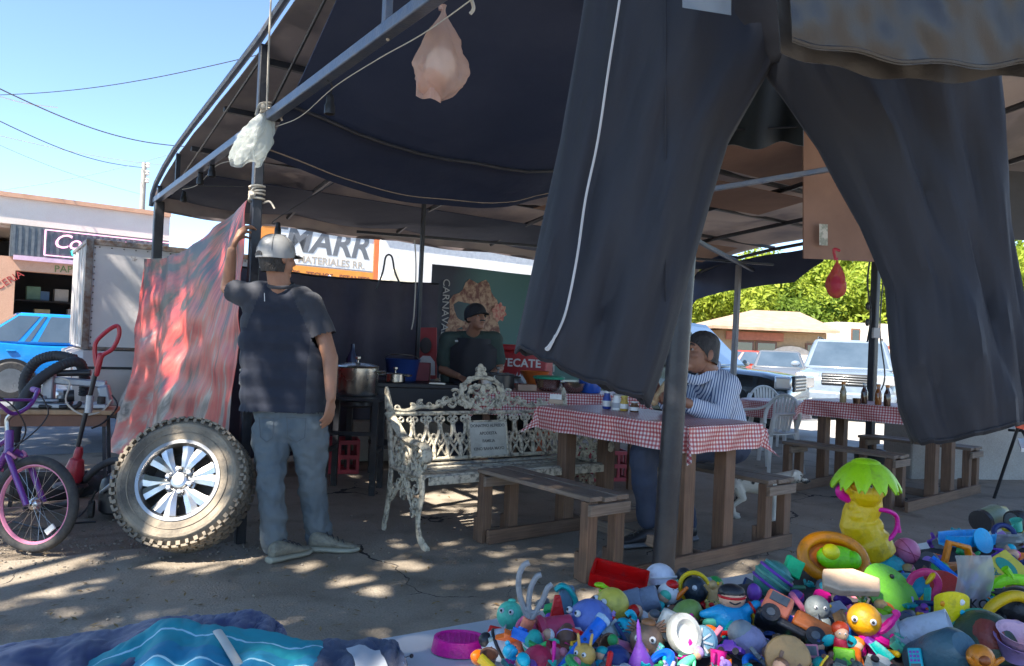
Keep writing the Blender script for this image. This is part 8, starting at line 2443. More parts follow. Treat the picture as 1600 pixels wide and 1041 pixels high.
q = MB(); q.ring(p + V((0, .25 * r, .1 * r)), r * 1.12, r * .18, Matrix.Rotation(rad(70), 3, 'X'), n=26, k=8); part(q, 'ring', t, YEL)
q = MB(); q.ell(p + V((-.25 * r, -.85 * r, .42 * r)), r * .2, nu=10, nv=6); part(q, 'dot', t, WHT)  # white dot stands for the highlight on the ball
t, p, k = toy('gold_monkey', 1114, 926, 'golden monkey figure with raised arms', .805, 'monkey figure')
r = 11 * k
q = MB(); q.cap(p + V((0, 0, -1.2 * r)), p + V((0, 0, .3 * r)), .8 * r, .6 * r, 10); q.ell(p + V((-.1 * r, -.1 * r, 1.1 * r)), .65 * r, nu=12, nv=8); q.cap(p + V((.5 * r, 0, .2 * r)), p + V((1.1 * r, 0, 1.4 * r)), .28 * r, .22 * r, 8); q.cap(p + V((-.5 * r, 0, .2 * r)), p + V((-1.2 * r, -.2 * r, 1.0 * r)), .28 * r, .22 * r, 8); part(baked(q, .0012, 2), 'body', t, TAN)
for s in (-1, 1): q = MB(); q.ell(p + V((s * .65 * r, 0, 1.3 * r)), .25 * r, nu=8, nv=6); part(q, 'ear', t, YEL)
t, p, k = toy('blue_doll', 1141, 968, 'round bellied sky blue doll with pale bandana head lying in the middle of the pile', .80, 'doll')
r = 34 * k
q = MB(); q.ell(p, (r * .95, r * .7, r * .72), nu=18, nv=12)
q.cap(p + V((-.5 * r, -.1 * r, .35 * r)), p + V((-1.3 * r, -.2 * r, .25 * r)), .36 * r, .18 * r, 10); q.cap(p + V((.6 * r, 0, .4 * r)), p + V((1.15 * r, -.1 * r, .75 * r)), .3 * r, .22 * r, 10); q.cap(p + V((-.1 * r, -.2 * r, -.4 * r)), p + V((.3 * r, -.4 * r, -1.0 * r)), .4 * r, .3 * r, 10)
part(baked(q, .002, 3), 'body', t, (.05, .28, .50))
hp = p + V((.05 * r, .05 * r, .95 * r))
q = MB(); q.ell(hp, (r * .62, r * .52, r * .45), nu=16, nv=10); part(q, 'head', t, SKN)
q = MB(); q.ell(hp + V((0, .08 * r, .28 * r)), (r * .62, r * .52, r * .34), nu=16, nv=10); part(q, 'bandana', t, BLK)
q = MB(); q.tube([hp + V((.6 * r * math.cos(a), -.5 * r * math.sin(a), .12 * r)) for a in [PI * k2 / 12 for k2 in range(13)]], r * .06, 6); part(q, 'headband', t, RED)
q = MB(); q.tube(spline([hp + V((-.25 * r, -.5 * r, -.02 * r)), hp + V((0, -.57 * r, -.10 * r)), hp + V((.25 * r, -.5 * r, -.02 * r))], 4), r * .035, 6); part(q, 'brow', t, BLK)
q = MB(); q.ring(p + V((.95 * r, -.08 * r, .6 * r)), .27 * r, .06 * r, Matrix.Rotation(rad(60), 3, 'Y'), n=18, k=6); part(q, 'cuff', t, RED)
t, p, k = toy('green_sandal', 1073, 958, 'olive green doll shoe with a pink flower', .80, 'doll shoe')
q = MB(); q.ell(p, (25 * k, 20 * k, 19 * k), Matrix.Rotation(rad(-35), 3, 'Y'), nu=18, nv=12); part(q, 'shell', t, (.17, .26, .08))
for j in range(5): q = MB(); q.ell(p + V((-.0 + .007 * math.cos(j * 1.257), -.022, -.004 + .007 * math.sin(j * 1.257))), (.0048, .003, .0048), nu=8, nv=6); part(q, 'petal', t, MAG)
t, p, r = ball('brown_hedgehog', 1010, 1000, 26, (.16, .11, .08), 'brown shaggy animal head with big eyes and tufted ears', .80, cat='animal head')
eyes(t, p, r, V((-.25, -.93, .25)), .42, .21, .12)
q = MB(); q.cap(p + V((-.2 * r, -.9 * r, -.3 * r)), p + V((-.3 * r, -1.25 * r, -.6 * r)), .2 * r, .1 * r, 8); part(q, 'beak', t, SAL)
for s in (-1, 1):
 q = MB()
 for j in range(4): q.cap(p + V((s * .6 * r, 0, .55 * r + .1 * j * r)), p + V((s * (1.25 - .08 * j) * r, .0, (.55 + .22 * j) * r)), .14 * r, .05 * r, 6)
 part(q, 'ear_tuft', t, BRN)
q = MB(); q.ell(p + V((.1 * r, .1 * r, 1.0 * r)), (r * .45, r * .4, r * .25), nu=12, nv=8); part(q, 'cap', t, (.25, .12, .06))
t, p, k = toy('cream_seat', 1064, 992, 'cream doll bathroom seat with a round hollow, tipped forward', .81, 'doll furniture')
q = MB(); q.lathe([(.012, .012), (.018, .020), (.026, .018), (.028, .006), (.02, -.012), (.012, -.02)], 24, L4(p, rx=62, rz=18) @ Matrix.Diagonal((1, 1.15, 1, 1))); part(q, 'bowl', t, (.55, .54, .48))
q = MB(); q.box(p + V((-.018, .018, .008)), (.03, .02, .045), Matrix.Rotation(.4, 3, 'Y')); part(q, 'tank', t, (.5, .5, .46), bev=.004)
t, p, k = toy('teal_fan', 1097, 1002, 'pale blue ribbed fan wheel beside the cream doll seat', .80, 'toy wheel')
q = MB(); q.lathe([(.002, .006), (.022, .004), (.024, -.004), (.002, -.006)], 26, L4(p, rx=75, rz=-35)); part(q, 'disc', t, (.22, .38, .46))
for j in range(8): q = MB(L4(p, rx=75, rz=-35)); q.bar((.004 * math.cos(j * .785), .004 * math.sin(j * .785), .007), (.02 * math.cos(j * .785), .02 * math.sin(j * .785), .006), .003, .003); part(q, 'rib', t, WHT)
t, p, r = ball('pearl_ball', 1168, 1006, 29, (.30, .28, .40), 'pearly lilac ball with a grey cap near the lower border', .79, cat='ball')
q = MB(); q.ell(p + V((-.3 * r, .1 * r, .45 * r)), r * .75, nu=16, nv=10); part(q, 'cap', t, (.22, .24, .25))
t, p, k = toy('orange_truck', 1238, 984, 'orange toy truck tipped on its side showing a black base', .80, 'toy truck')
X = L4(p, rx=-48, rz=-30, ry=18)
q = MB(X); q.box((0, 0, -.008), (.12, .05, .014)); part(q, 'chassis', t, BLK, bev=.004)
q = MB(X); q.box((-.035, 0, .020), (.045, .05, .04)); part(q, 'cab', t, SAL, bev=.006)
q = MB(X); q.box((.027, 0, .014), (.064, .05, .028)); part(q, 'bed', t, (.55, .17, .07), bev=.005)
q = MB(X); q.box((-.035, -.0265, .026), (.03, .003, .016)); part(q, 'window', t, DGR)
for sx in (-.038, .036):
 for sy in (-.028, .028): q = MB(X); q.tube([(sx, sy - .007, -.008), (sx, sy + .007, -.008)], .0155, 18); w_ = part(q, 'wheel', t, BLK); q = MB(X); q.tube([(sx, sy - .0085, -.008), (sx, sy + .0085, -.008)], .007, 12); part(q, 'hub', w_, DGR)
t, p, k = toy('wooden_disc', 1222, 1020, 'round tan wooden disc with two slots facing the camera', .80, 'disc')
X = L4(p + V((0, -.02, 0)), rx=72, rz=-12)
q = MB(X); q.lathe([(.032, 0), (.033, .004), (.033, .012), (.031, .014), (.002, .014)], 36); part(q, 'disc', t, (.33, .21, .10))
for a, b_ in (((-.014, -.008), (-.008, .010)), ((.008, -.016), (.018, -.006))): q = MB(X); q.bar((a[0], a[1], .0145), (b_[0], b_[1], .0145), .005, .003); part(q, 'slot', t, BRN)
t, p, r = ball('iridescent_ball', 1207, 905, 29, (.06, .20, .17), 'glossy green and purple swirled ball with a stubby stem', .80, cat='ball')
for f, c in ((.35, PPL), (.0, (.12, .3, .22)), (-.35, (.16, .06, .30)), (.62, (.1, .28, .26))): q = MB(); q.ring(p + (Matrix.Rotation(rad(35), 3, 'Y') @ V((0, 0, f * r))), r * math.sqrt(1 - f * f) * .985, r * .09, Matrix.Rotation(rad(35), 3, 'Y'), n=30, k=8); part(q, 'stripe', t, c)
q = MB(); q.cap(p + V((.9 * r, -.2 * r, -.35 * r)), p + V((1.55 * r, -.3 * r, -.3 * r)), .16 * r, .13 * r, 8); part(q, 'stem', t, (.06, .16, .09))
t, p, r = ball('purple_puck', 1178, 926, 14, PPL, 'flat purple round lid beside the swirled ball', .80, sq=(.7, 1, 1), cat='lid')
q = MB(); q.ell(p + V((.3 * r, .1 * r, 0)), (r * .6, r * .8, r * .8), nu=12, nv=8); part(q, 'inner_face', t, (.1, .03, .18))
t, p, k = toy('green_star', 1236, 886, 'bright green plastic star cutter at the back of the pile', .82, 'toy cutter')
q = MB(); q.plate([((.027 if j % 2 == 0 else .018) * math.cos(j * .785 + .3), (.027 if j % 2 == 0 else .018) * math.sin(j * .785 + .3)) for j in range(8)], .016, L4(p, rx=78, rz=10)); part(q, 'star', t, (.04, .48, .20), bev=.003)
t, p, r = ball('grey_robot', 1277, 950, 19, (.18, .20, .20), 'grey knobbly robot figure behind the orange truck', .80, cat='robot')
q = MB(); q.ell(p + V((.25 * r, -.3 * r, -1.2 * r)), (r * .8, r * .7, r * .8), nu=14, nv=10); part(q, 'torso', t, (.22, .25, .25))
for s in (-1, 1): q = MB(); q.cap(p + V((s * .6 * r, -.3 * r, -1.0 * r)), p + V((s * 1.1 * r, -.6 * r, -1.7 * r)), .24 * r, .2 * r, 8); part(q, 'arm', t, GRY)
eyes(t, p, r, V((-.1, -.95, .2)), .35, .16, .1)
# palm tree toy
t, p, k = toy('palm_toy', 1366, 862, 'tall yellow toy palm tree with lime leaves, a monkey and a pink strap', .80, 'toy palm')
Yp = p.y
def Z(u, v, d=0): return at(u, v, Yp + d)
q = MB(); q.tube(spline([Z(1366, 868), Z(1352, 838), Z(1342, 812), Z(1352, 785), Z(1352, 760), Z(1352, 748)], 5), [34 * k] * 5 + [30 * k] * 5 + [26 * k] * 6 + [24 * k] * 5 + [26 * k] * 5, 14)
for u, v, r in ((1340, 806, 15), (1336, 792, 10), (1358, 800, 11), (1352, 768, 26), (1330, 762, 12), (1374, 766, 12), (1366, 822, 14)): q.ell(Z(u, v, -.016), r * k, nu=12, nv=8)
part(baked(q, .0022, 3), 'trunk', t, (.62, .42, .05))
q = MB(); q.ell(Z(1352, 760, -.03), (24 * k, 14 * k, 12 * k), nu=14, nv=8); part(q, 'monkey_face', t, (.55, .27, .03))
eyes(t, Z(1352, 764, -.028), 16 * k, V((-.3, -.95, .1)), .4, .16, .3)
for j in range(11):
 a = 2 * PI * j / 11 + .2
 c = Z(1353, 728)
 def lf(u, v, a=a, c=c):
  d = V((math.cos(a), math.sin(a), 0)); s = V((-math.sin(a), math.cos(a), 0))
  rr = 56 * k * v
  w = 17 * k * math.sin(PI * min(1, .25 + .72 * v)) ** .7
  return c + d * rr * (1 - .12 * v * v) + s * ((u * 2 - 1) * w) + V((0, 0, 8 * k - 40 * k * v * v - 5 * k * (u * 2 - 1) ** 2))
 q = MB(); q.grid(lf, 6, 10, .004); part(q, 'leaf', t, (.32, .55, .06))
q = MB(); q.ell(Z(1353, 724), (22 * k, 22 * k, 8 * k), nu=14, nv=8); part(q, 'leaf_crown', t, (.32, .55, .06))
q = MB(); q.tube(spline([Z(1362, 796, -.03), Z(1385, 798, -.03), Z(1400, 806, -.02), Z(1402, 822, -.02), Z(1394, 838, -.03), Z(1380, 848, -.035), Z(1364, 850, -.035)], 6), 3.4 * k, 8); part(q, 'strap', t, MAG)
q = MB(); q.tube(spline([Z(1332, 782), Z(1318, 776), Z(1312, 768), Z(1318, 762), Z(1330, 766)], 6), 7 * k, 8); part(q, 'strap', t, MAG)
q = MB(); q.tube([Z(1402, 816, -.02), Z(1405, 832, -.02)], 3.6 * k, 8); part(q, 'strap_end', t, MAG)
q = MB(); q.lathe([(.072, -.03), (.07, -.012), (.052, .008), (.036, .016), (.002, .018)], 24, L4(Z(1372, 876)) @ Matrix.Diagonal((1, .8, 1, 1))); part(q, 'base', t, (.02, .33, .34))
# orange ring toy, foam, green disc
t, p, k = toy('orange_ring_toy', 1302, 872, 'orange rimmed baby toy with bright green and yellow bulges', .82, 'baby toy')
X = L4(p, rx=62, rz=6, ry=4)
q = MB(X); q.tube([(50 * k * math.cos(a) * 1.0, 33 * k * math.sin(a), 0) for a in [2 * PI * j / 36 for j in range(36)]], 9 * k, 10, closed=True); part(q, 'rim', t, (.66, .24, .02))
q = MB(X); q.ell((0, 0, -.012), (47 * k, 31 * k, 8 * k), nu=22, nv=8); part(q, 'tray', t, (.55, .16, .02))
q = MB(X); q.ell((2 * k, -2 * k, 8 * k), (34 * k, 20 * k, 14 * k), nu=18, nv=10); part(q, 'green_bulge', t, (.22, .58, .02))
q = MB(X); q.ell((-12 * k, 4 * k, 17 * k), (14 * k, 13 * k, 10 * k), nu=16, nv=10); part(q, 'yellow_bulge', t, (.70, .62, .02))
q = MB(X); q.ell((24 * k, -4 * k, 14 * k), (13 * k, 14 * k, 10 * k), nu=16, nv=10); part(q, 'green_bulge', t, (.20, .60, .05))
t, p, k = toy('foam_block', 1326, 916, 'pale peach foam block lying in the sun', .82, 'foam block')
q = MB(); q.plate([(-.05, -.018), (-.02, -.028), (.05, -.02), (.055, .012), (.01, .03), (-.045, .022)], .018, L4(p, rx=32, rz=-12)); part(q, 'block', t, (.62, .45, .32), bev=.003)
t, p, k = toy('green_disc', 1391, 928, 'large leaf green flat disc leaning behind the orange octopus', .80, 'disc')
X = L4(p, rx=48, rz=24)
q = MB(X); q.lathe([(.002, 0), (.058, 0), (.061, .003), (.061, .006), (.002, .008)], 40); part(q, 'disc', t, (.14, .36, .05))
q = MB(X); q.ell((.02, .03, .008), .005, nu=10, nv=5); part(q, 'hole', t, BLK)
q = MB(X); q.ell((-.035, -.03, .0075), (.016, .014, .002), nu=14, nv=5); part(q, 'orange_spot', t, ORG)
t, p, r = ball('orange_octopus', 1350, 968, 25, (.60, .30, .06), 'orange octopus with magenta curled arms', .82, cat='octopus')
eyes(t, p, r, V((-.4, -.85, .15)), .52, .2, .05)
for j, (dx, dz, e1, e2) in enumerate(((.9, -.5, 1.6, .2), (.7, -1.0, 1.5, -1.3), (.2, -1.2, .6, -2.2), (-.2, -1.1, -.4, -2.2))):
 q = MB(); q.tube(spline([p + V((dx * .5 * r, -.2 * r, dz * .6 * r)), p + V((dx * r, -.35 * r, dz * r)), p + V((e1 * r, -.4 * r, e2 * r)), p + V((e1 * r + .3 * r, -.3 * r, e2 * r + .35 * r)), p + V((e1 * r + .1 * r, -.45 * r, e2 * r + .45 * r))], 5), [.27 * r] * 10 + [.2 * r] * 11, 8); part(q, 'arm', t, (.58, .05, .24))
t, p, r = ball('pink_ball', 1416, 861, 20, (.58, .20, .30), 'pink ball with dark creases to the right of the palm tree toy', .80, cat='ball')
for a in (20, 60): q = MB(); q.ring(p, r * 1.0, r * .03, Matrix.Rotation(rad(a), 3, 'Y'), n=26, k=6); part(q, 'crease', t, (.35, .06, .12))
t, p, k = toy('blue_boat', 1510, 840, 'bright blue plastic boat shell at the back right of the pile', .80, 'toy boat')
X = L4(p, rz=20)
q = MB(X); q.loft([[V((x, y * w, z)) for y, z in ((-.034, .012), (-.03, -.016), (.03, -.016), (.034, .012), (.028, .012), (.024, -.010), (-.024, -.010), (-.028, .012))] for x, w in ((-.085, .35), (-.07, .8), (-.02, 1), (.04, 1), (.075, .8), (.09, .4))]); part(q, 'hull', t, (.03, .30, .58))
q = MB(X); q.lathe([(.002, 0), (.03, 0), (.032, .006), (.002, .01)], 24, Matrix.Translation((.01, -.036, .0)) @ Matrix.Rotation(rad(70), 4, 'X')); part(q, 'round_lid', t, (.06, .34, .56))
t, p, k = toy('orange_handle_toy', 1492, 872, 'orange square handle frame standing on the pile', .81, 'toy part')
def F(u, v, d=0): return at(u, v, p.y + d)
q = MB(); q.tube([F(1474, 886), F(1483, 848), F(1512, 856), F(1516, 884), F(1500, 892)], 7 * k, 8, closed=True, sq=(1, .8)); part(q, 'frame', t, (.62, .22, .05))
q = MB(); q.box(F(1486, 890, -.01), (.05, .02, .03), Matrix.Rotation(.3, 3, 'Z')); part(q, 'foot', t, (.45, .17, .07), bev=.004)
t, p, k = toy('blue_rail', 1482, 897, 'blue toy track piece below the orange frame', .80, 'toy track')
q = MB(L4(p, ry=38, rz=-10)); q.box((0, 0, 0), (.085, .03, .008)); part(q, 'bed', t, BLU, bev=.002)
for s in (-1, 1): q = MB(L4(p, ry=38, rz=-10)); q.box((0, s * .012, .007), (.083, .004, .007)); part(q, 'rail', t, (.05, .2, .6))
t, p, k = toy('red_disc', 1474, 918, 'flat red round lid left of the yellow strap', .80, 'lid')
q = MB(); q.lathe([(.002, 0), (.036, 0), (.038, .004), (.034, .008), (.002, .009)], 30, L4(p, rx=40, rz=-20)); part(q, 'disc', t, (.42, .06, .05))
t, p, k = toy('pink_headband', 1440, 915, 'hot pink wavy headband across the teal cloth', .81, 'headband')
q = MB(); q.tube(spline([F(1404, 920), F(1418, 914), F(1428, 900), F(1446, 894), F(1460, 900), F(1466, 916), F(1454, 934), F(1424, 944)], 6), 4 * k, 8, sq=(1, 1.6)); part(q, 'band', t, (.52, .07, .16))
t, p, k = toy('teal_soft_hat', 1426, 920, 'teal blue soft cap under the pink headband', .785, 'cap')
q = MB(); q.ell(p, (.062, .045, .03), nu=22, nv=12); part(q, 'crown', t, (.03, .26, .36))
q = MB(); q.ell(p + V((-.02, -.035, -.012)), (.045, .03, .005), nu=18, nv=6); part(q, 'peak', t, (.03, .22, .32))
t, p, k = toy('yellow_bow', 1445, 916, 'small yellow bow clip in front of the teal cap', .815, 'bow')
for s in (-1, 1): q = MB(); q.cap(p + V((0, -.01, s * .012)), p + V((s * .006, -.012, s * .022)), .007, .010, 8, sq=(1, .5)); part(q, 'loop', t, (.58, .38, .06))
t, p, k = toy('yellow_strap', 1487, 962, 'tall yellow strap toy with coloured cut outs, bent into a loop', .815, 'toy strap')
def ys(u, v):
 a = -PI / 2 + 1.6 * PI * u
 x = lerp(1464, 1512, u) if False else 0
 ang = PI * u
 cx = 1487 - 24 * math.cos(ang)
 cy = 936 - 12 * math.sin(ang)
 return F(cx, lerp(cy, 1006, v), -.03 * math.sin(ang) + .01)
q = MB(); q.grid(ys, 24, 10, .004); part(q, 'strap', t, (.62, .52, .03), bev=.0)
for j, (f, v, c) in enumerate(((.3, .2, (.6, .25, .03)), (.3, .45, CYA), (.3, .7, (.3, .3, .1)), (.68, .18, WHT), (.68, .38, CYA), (.68, .60, GRY), (.68, .85, BRN))): q = MB(); q.ell(ys(f, v) + V((0, -.004, 0)), (6 * k, .002, 5 * k), nu=12, nv=6); part(q, 'cut_out', t, c)
t, p, k = toy('clear_pouch', 1522, 915, 'clear plastic pouch with black printed letters', .82, 'pouch')
q = MB(); q.grid(lambda u, v: F(lerp(1492, 1548, u) + 5 * math.sin(v * 5), lerp(868, 962, v), -.02 * math.sin(PI * u) + .006 * math.sin(11 * u + 7 * v)), 16, 18, .001); part(q, 'film', t, film('pouch_film', (.6, .62, .62), .42))
text_mb('KO', .026, Matrix.Translation(F(1530, 945, -.028)) @ Matrix.Rotation(rad(88), 4, 'X'), .0006).build('lettering', PM(BLK), t)
t, p, k = toy('soap_box', 1564, 894, 'yellow carton with a green oval print', .81, 'carton')
X = L4(p, rx=40, rz=18, ry=-24)
q = MB(X); q.box((0, 0, 0), (.085, .06, .03)); part(q, 'carton', t, (.52, .44, .10), bev=.002)
q = MB(X); q.lathe([(.002, 0), (.02, 0), (.02, .001), (.002, .0012)], 24, Matrix.Translation((.008, 0, .0155)) @ Matrix.Diagonal((.75, 1.2, 1, 1))); part(q, 'oval_print', t, (.04, .22, .16))
text_mb('FAB', .02, X @ Matrix.Translation((-.022, 0, .0165)) @ Matrix.Rotation(rad(90), 4, 'Z'), .0005).build('lettering', PM((.04, .14, .12)), t)
t, p, k = toy('lime_hanger', 1576, 914, 'lime green hooked hanger toy at the right border', .82, 'toy hanger')
q = MB(); q.tube(spline([F(1546, 926), F(1566, 908), F(1590, 906), F(1620, 912)], 5), 6 * k, 8, sq=(1, 1.5)); q.tube(spline([F(1582, 908), F(1576, 896), F(1570, 888)], 4), 6 * k, 8); part(q, 'hook', t, (.22, .55, .04))
t, p, k = toy('yellow_arch', 1566, 948, 'thick yellow arched handle at the right border', .815, 'toy handle')
q = MB(); q.tube(spline([F(1540, 985), F(1542, 962), F(1552, 946), F(1578, 932), F(1600, 934), F(1625, 950)], 6), 8.5 * k, 10); part(q, 'arch', t, (.55, .36, .03))
t, p, r = ball('camouflage_ball', 1538, 1008, 52, (.035, .06, .04), 'large dark green ball with a faded red patch at the lower right', .78, cat='ball')
q = MB(); q.ell(p + V((-.15 * r, -.22 * r, .30 * r)), (r * .62, r * .75, r * .62), nu=16, nv=10); part(q, 'red_patch', t, (.22, .06, .05))
q = MB(); q.ring(p, r * .995, r * .06, Matrix.Rotation(rad(64), 3, 'X'), n=36, k=8); part(q, 'seam', t, (.04, .22, .14))
t, p, k = toy('grey_cup', 1456, 986, 'pale grey cup with a hollow end pointing right, beside the yellow strap', .81, 'toy cup')
q = MB(); q.lathe([(.022, -.045), (.026, -.03), (.029, .025), (.030, .03), (.026, .03), (.024, -.01), (.002, -.012)], 26, L4(p, ry=68, rz=-30)); part(q, 'cup', t, (.42, .47, .54))
q = MB(L4(p, ry=68, rz=-30)); q.box((-.012, -.0, -.062), (.04, .05, .035)); part(q, 'clip', t, (.36, .37, .36), bev=.006)
t, p, r = ball('black_wig', 1592, 952, 34, BLK, 'black shaggy doll hair at the right border', .80, cat='doll hair')
q = MB()
for j in range(16):
 a = j * 2.4; d = V((math.cos(a), math.sin(a) * .7, .2 + .6 * math.sin(j))); q.cap(p + d * r * .8, p + d * r * 1.2 + V((0, 0, -.3 * r)), .18 * r, .05 * r, 6)
part(q, 'lock', t, (.02, .02, .022))
t, p, k = toy('mermaid_doll', 1312, 1006, 'red haired doll with teal wings lying below the orange octopus', .80, 'doll')
r = 13 * k
q = MB(); q.cap(p + V((0, 0, .3 * r)), p + V((.3 * r, -.2 * r, -1.8 * r)), .8 * r, .9 * r, 10); part(q, 'body', t, (.35, .03, .05))
q = MB(); q.ell(p + V((.1 * r, -.1 * r, 1.3 * r)), r * .8, nu=14, nv=10); part(q, 'head', t, SKN); eyes(t, p + V((.1 * r, -.1 * r, 1.3 * r)), .8 * r, V((-.2, -.95, .2)), .4, .16, .05)
q = MB(); q.ell(p + V((.1 * r, .25 * r, 1.7 * r)), (r * 1.05, r * .8, r * .9), nu=14, nv=10); part(q, 'hair', t, (.40, .06, .03))
for s in (-1, 1): q = MB(); q.ell(p + V((s * 1.3 * r, .1 * r, .3 * r)), (r * .9, r * .2, r * .7), Matrix.Rotation(s * .5, 3, 'Y'), nu=12, nv=8); part(q, 'wing', t, (.03, .33, .36))
t, p, k = toy('lilac_bowl', 1588, 1012, 'stack of translucent lilac play bowls at the lower right corner', .80, 'toy bowl')
for j in range(2): q = MB(); q.lathe([(.018, -.02), (.032, .012), (.035, .014), (.03, .012), (.016, -.016)], 24, L4(p + V((.004 * j, 0, .012 * j)), rx=16)); part(q, 'bowl', t, LIL if j == 0 else (.5, .34, .42))
t, p, k = toy('slate_bottle', 1474, 1024, 'dark slate blue bottle end at the lower border', .80, 'bottle')
q = MB(); q.lathe([(.002, .05), (.02, .05), (.032, .035), (.036, .0), (.036, -.05), (.002, -.05)], 26, L4(p, rx=52, rz=14)); part(q, 'bottle', t, (.05, .10, .13))
t, p, r = ball('orange_creature', 1532, 1028, 20, (.50, .19, .05), 'orange figure with a hollow mouth in front of the dark green ball', .82, cat='figure')
q = MB(); q.ell(p + V((-.2 * r, -.85 * r, .1 * r)), (r * .45, r * .3, r * .4), nu=12, nv=8); part(q, 'mouth', t, (.2, .06, .02))
for s in (-1, 1): q = MB(); q.cap(p + V((s * .7 * r, -.3 * r, -.4 * r)), p + V((s * 1.3 * r, -.6 * r, .2 * r)), .25 * r, .18 * r, 8); part(q, 'arm', t, (.5, .2, .06))
t, p, k = toy('clear_bottle', 1548, 808, 'clear bottle with dark cap lying at the far right end of the table', .77, 'bottle')
q = MB(); q.lathe([(.03, -.05), (.034, -.04), (.034, .03), (.018, .06), (.016, .08)], 22, L4(p, rx=-80, rz=-60)); part(q, 'bottle', t, (.20, .22, .14))
q = MB(); q.lathe([(.036, -.062), (.036, -.045), (.002, -.044)], 22, L4(p, rx=-80, rz=-60)); part(q, 'cap', t, BLK)
t, p, k = toy('black_torch', 1590, 815, 'black rubber torch at the far right end of the table', .775, 'torch')
q = MB(); q.lathe([(.034, -.02), (.036, .0), (.034, .02), (.024, .035), (.024, .14)], 22, L4(p, ry=86, rz=14)); part(q, 'barrel', t, BLK)
q = MB(); q.lathe([(.026, -.024), (.028, -.021), (.002, -.0205)], 22, L4(p, ry=86, rz=14)); part(q, 'lens', t, DGR)
t, p, k = toy('clear_plastic_sheet', 1600, 850, 'crumpled whitish plastic sheet at the right border', .79, 'plastic sheet')
q = MB(); q.grid(lambda u, v: F(1556 + 80 * u, 835 + 45 * v, .03 * math.sin(9 * u + 5 * v) + .02 * math.sin(17 * v)), 18, 14, .001); part(q, 'film', t, film('sheet_film', (.62, .66, .62), .5))

# ---- smaller toys that fill the heap
cn = {'red': RED, 'orange': ORG, 'yellow': YEL, 'lime': LIM, 'green': GRN, 'teal': TEA, 'cyan': CYA, 'blue': BLU, 'navy': NAV, 'purple': PPL, 'pink': PKT, 'magenta': MAG, 'white': WHT, 'grey': GRY, 'charcoal': DGR, 'brown': BRN, 'tan': TAN, 'mint': MINT, 'lilac': LIL}
kinds = ['ball', 'cup', 'block', 'ring', 'figure', 'car', 'bottle cap', 'brick', 'egg', 'fish', 'duck', 'wheel', 'bear', 'plane', 'phone', 'spade', 'star', 'bear', 'figure', 'phone']
rz_ = random.Random(23)
seen = set()
landmarks = list(placed)
def edge_v(u):  # upper outline of the heap in the picture
 pts = [(760, 990), (800, 965), (860, 935), (920, 925), (1000, 915), (1100, 915), (1200, 908), (1290, 886), (1370, 868), (1440, 852), (1500, 834), (1560, 814), (1620, 798)]
 for (a, va), (b_, vb) in zip(pts, pts[1:]):
  if u <= b_: return va + (vb - va) * max(0, (u - a)) / (b_ - a)
 return 835
count = 0
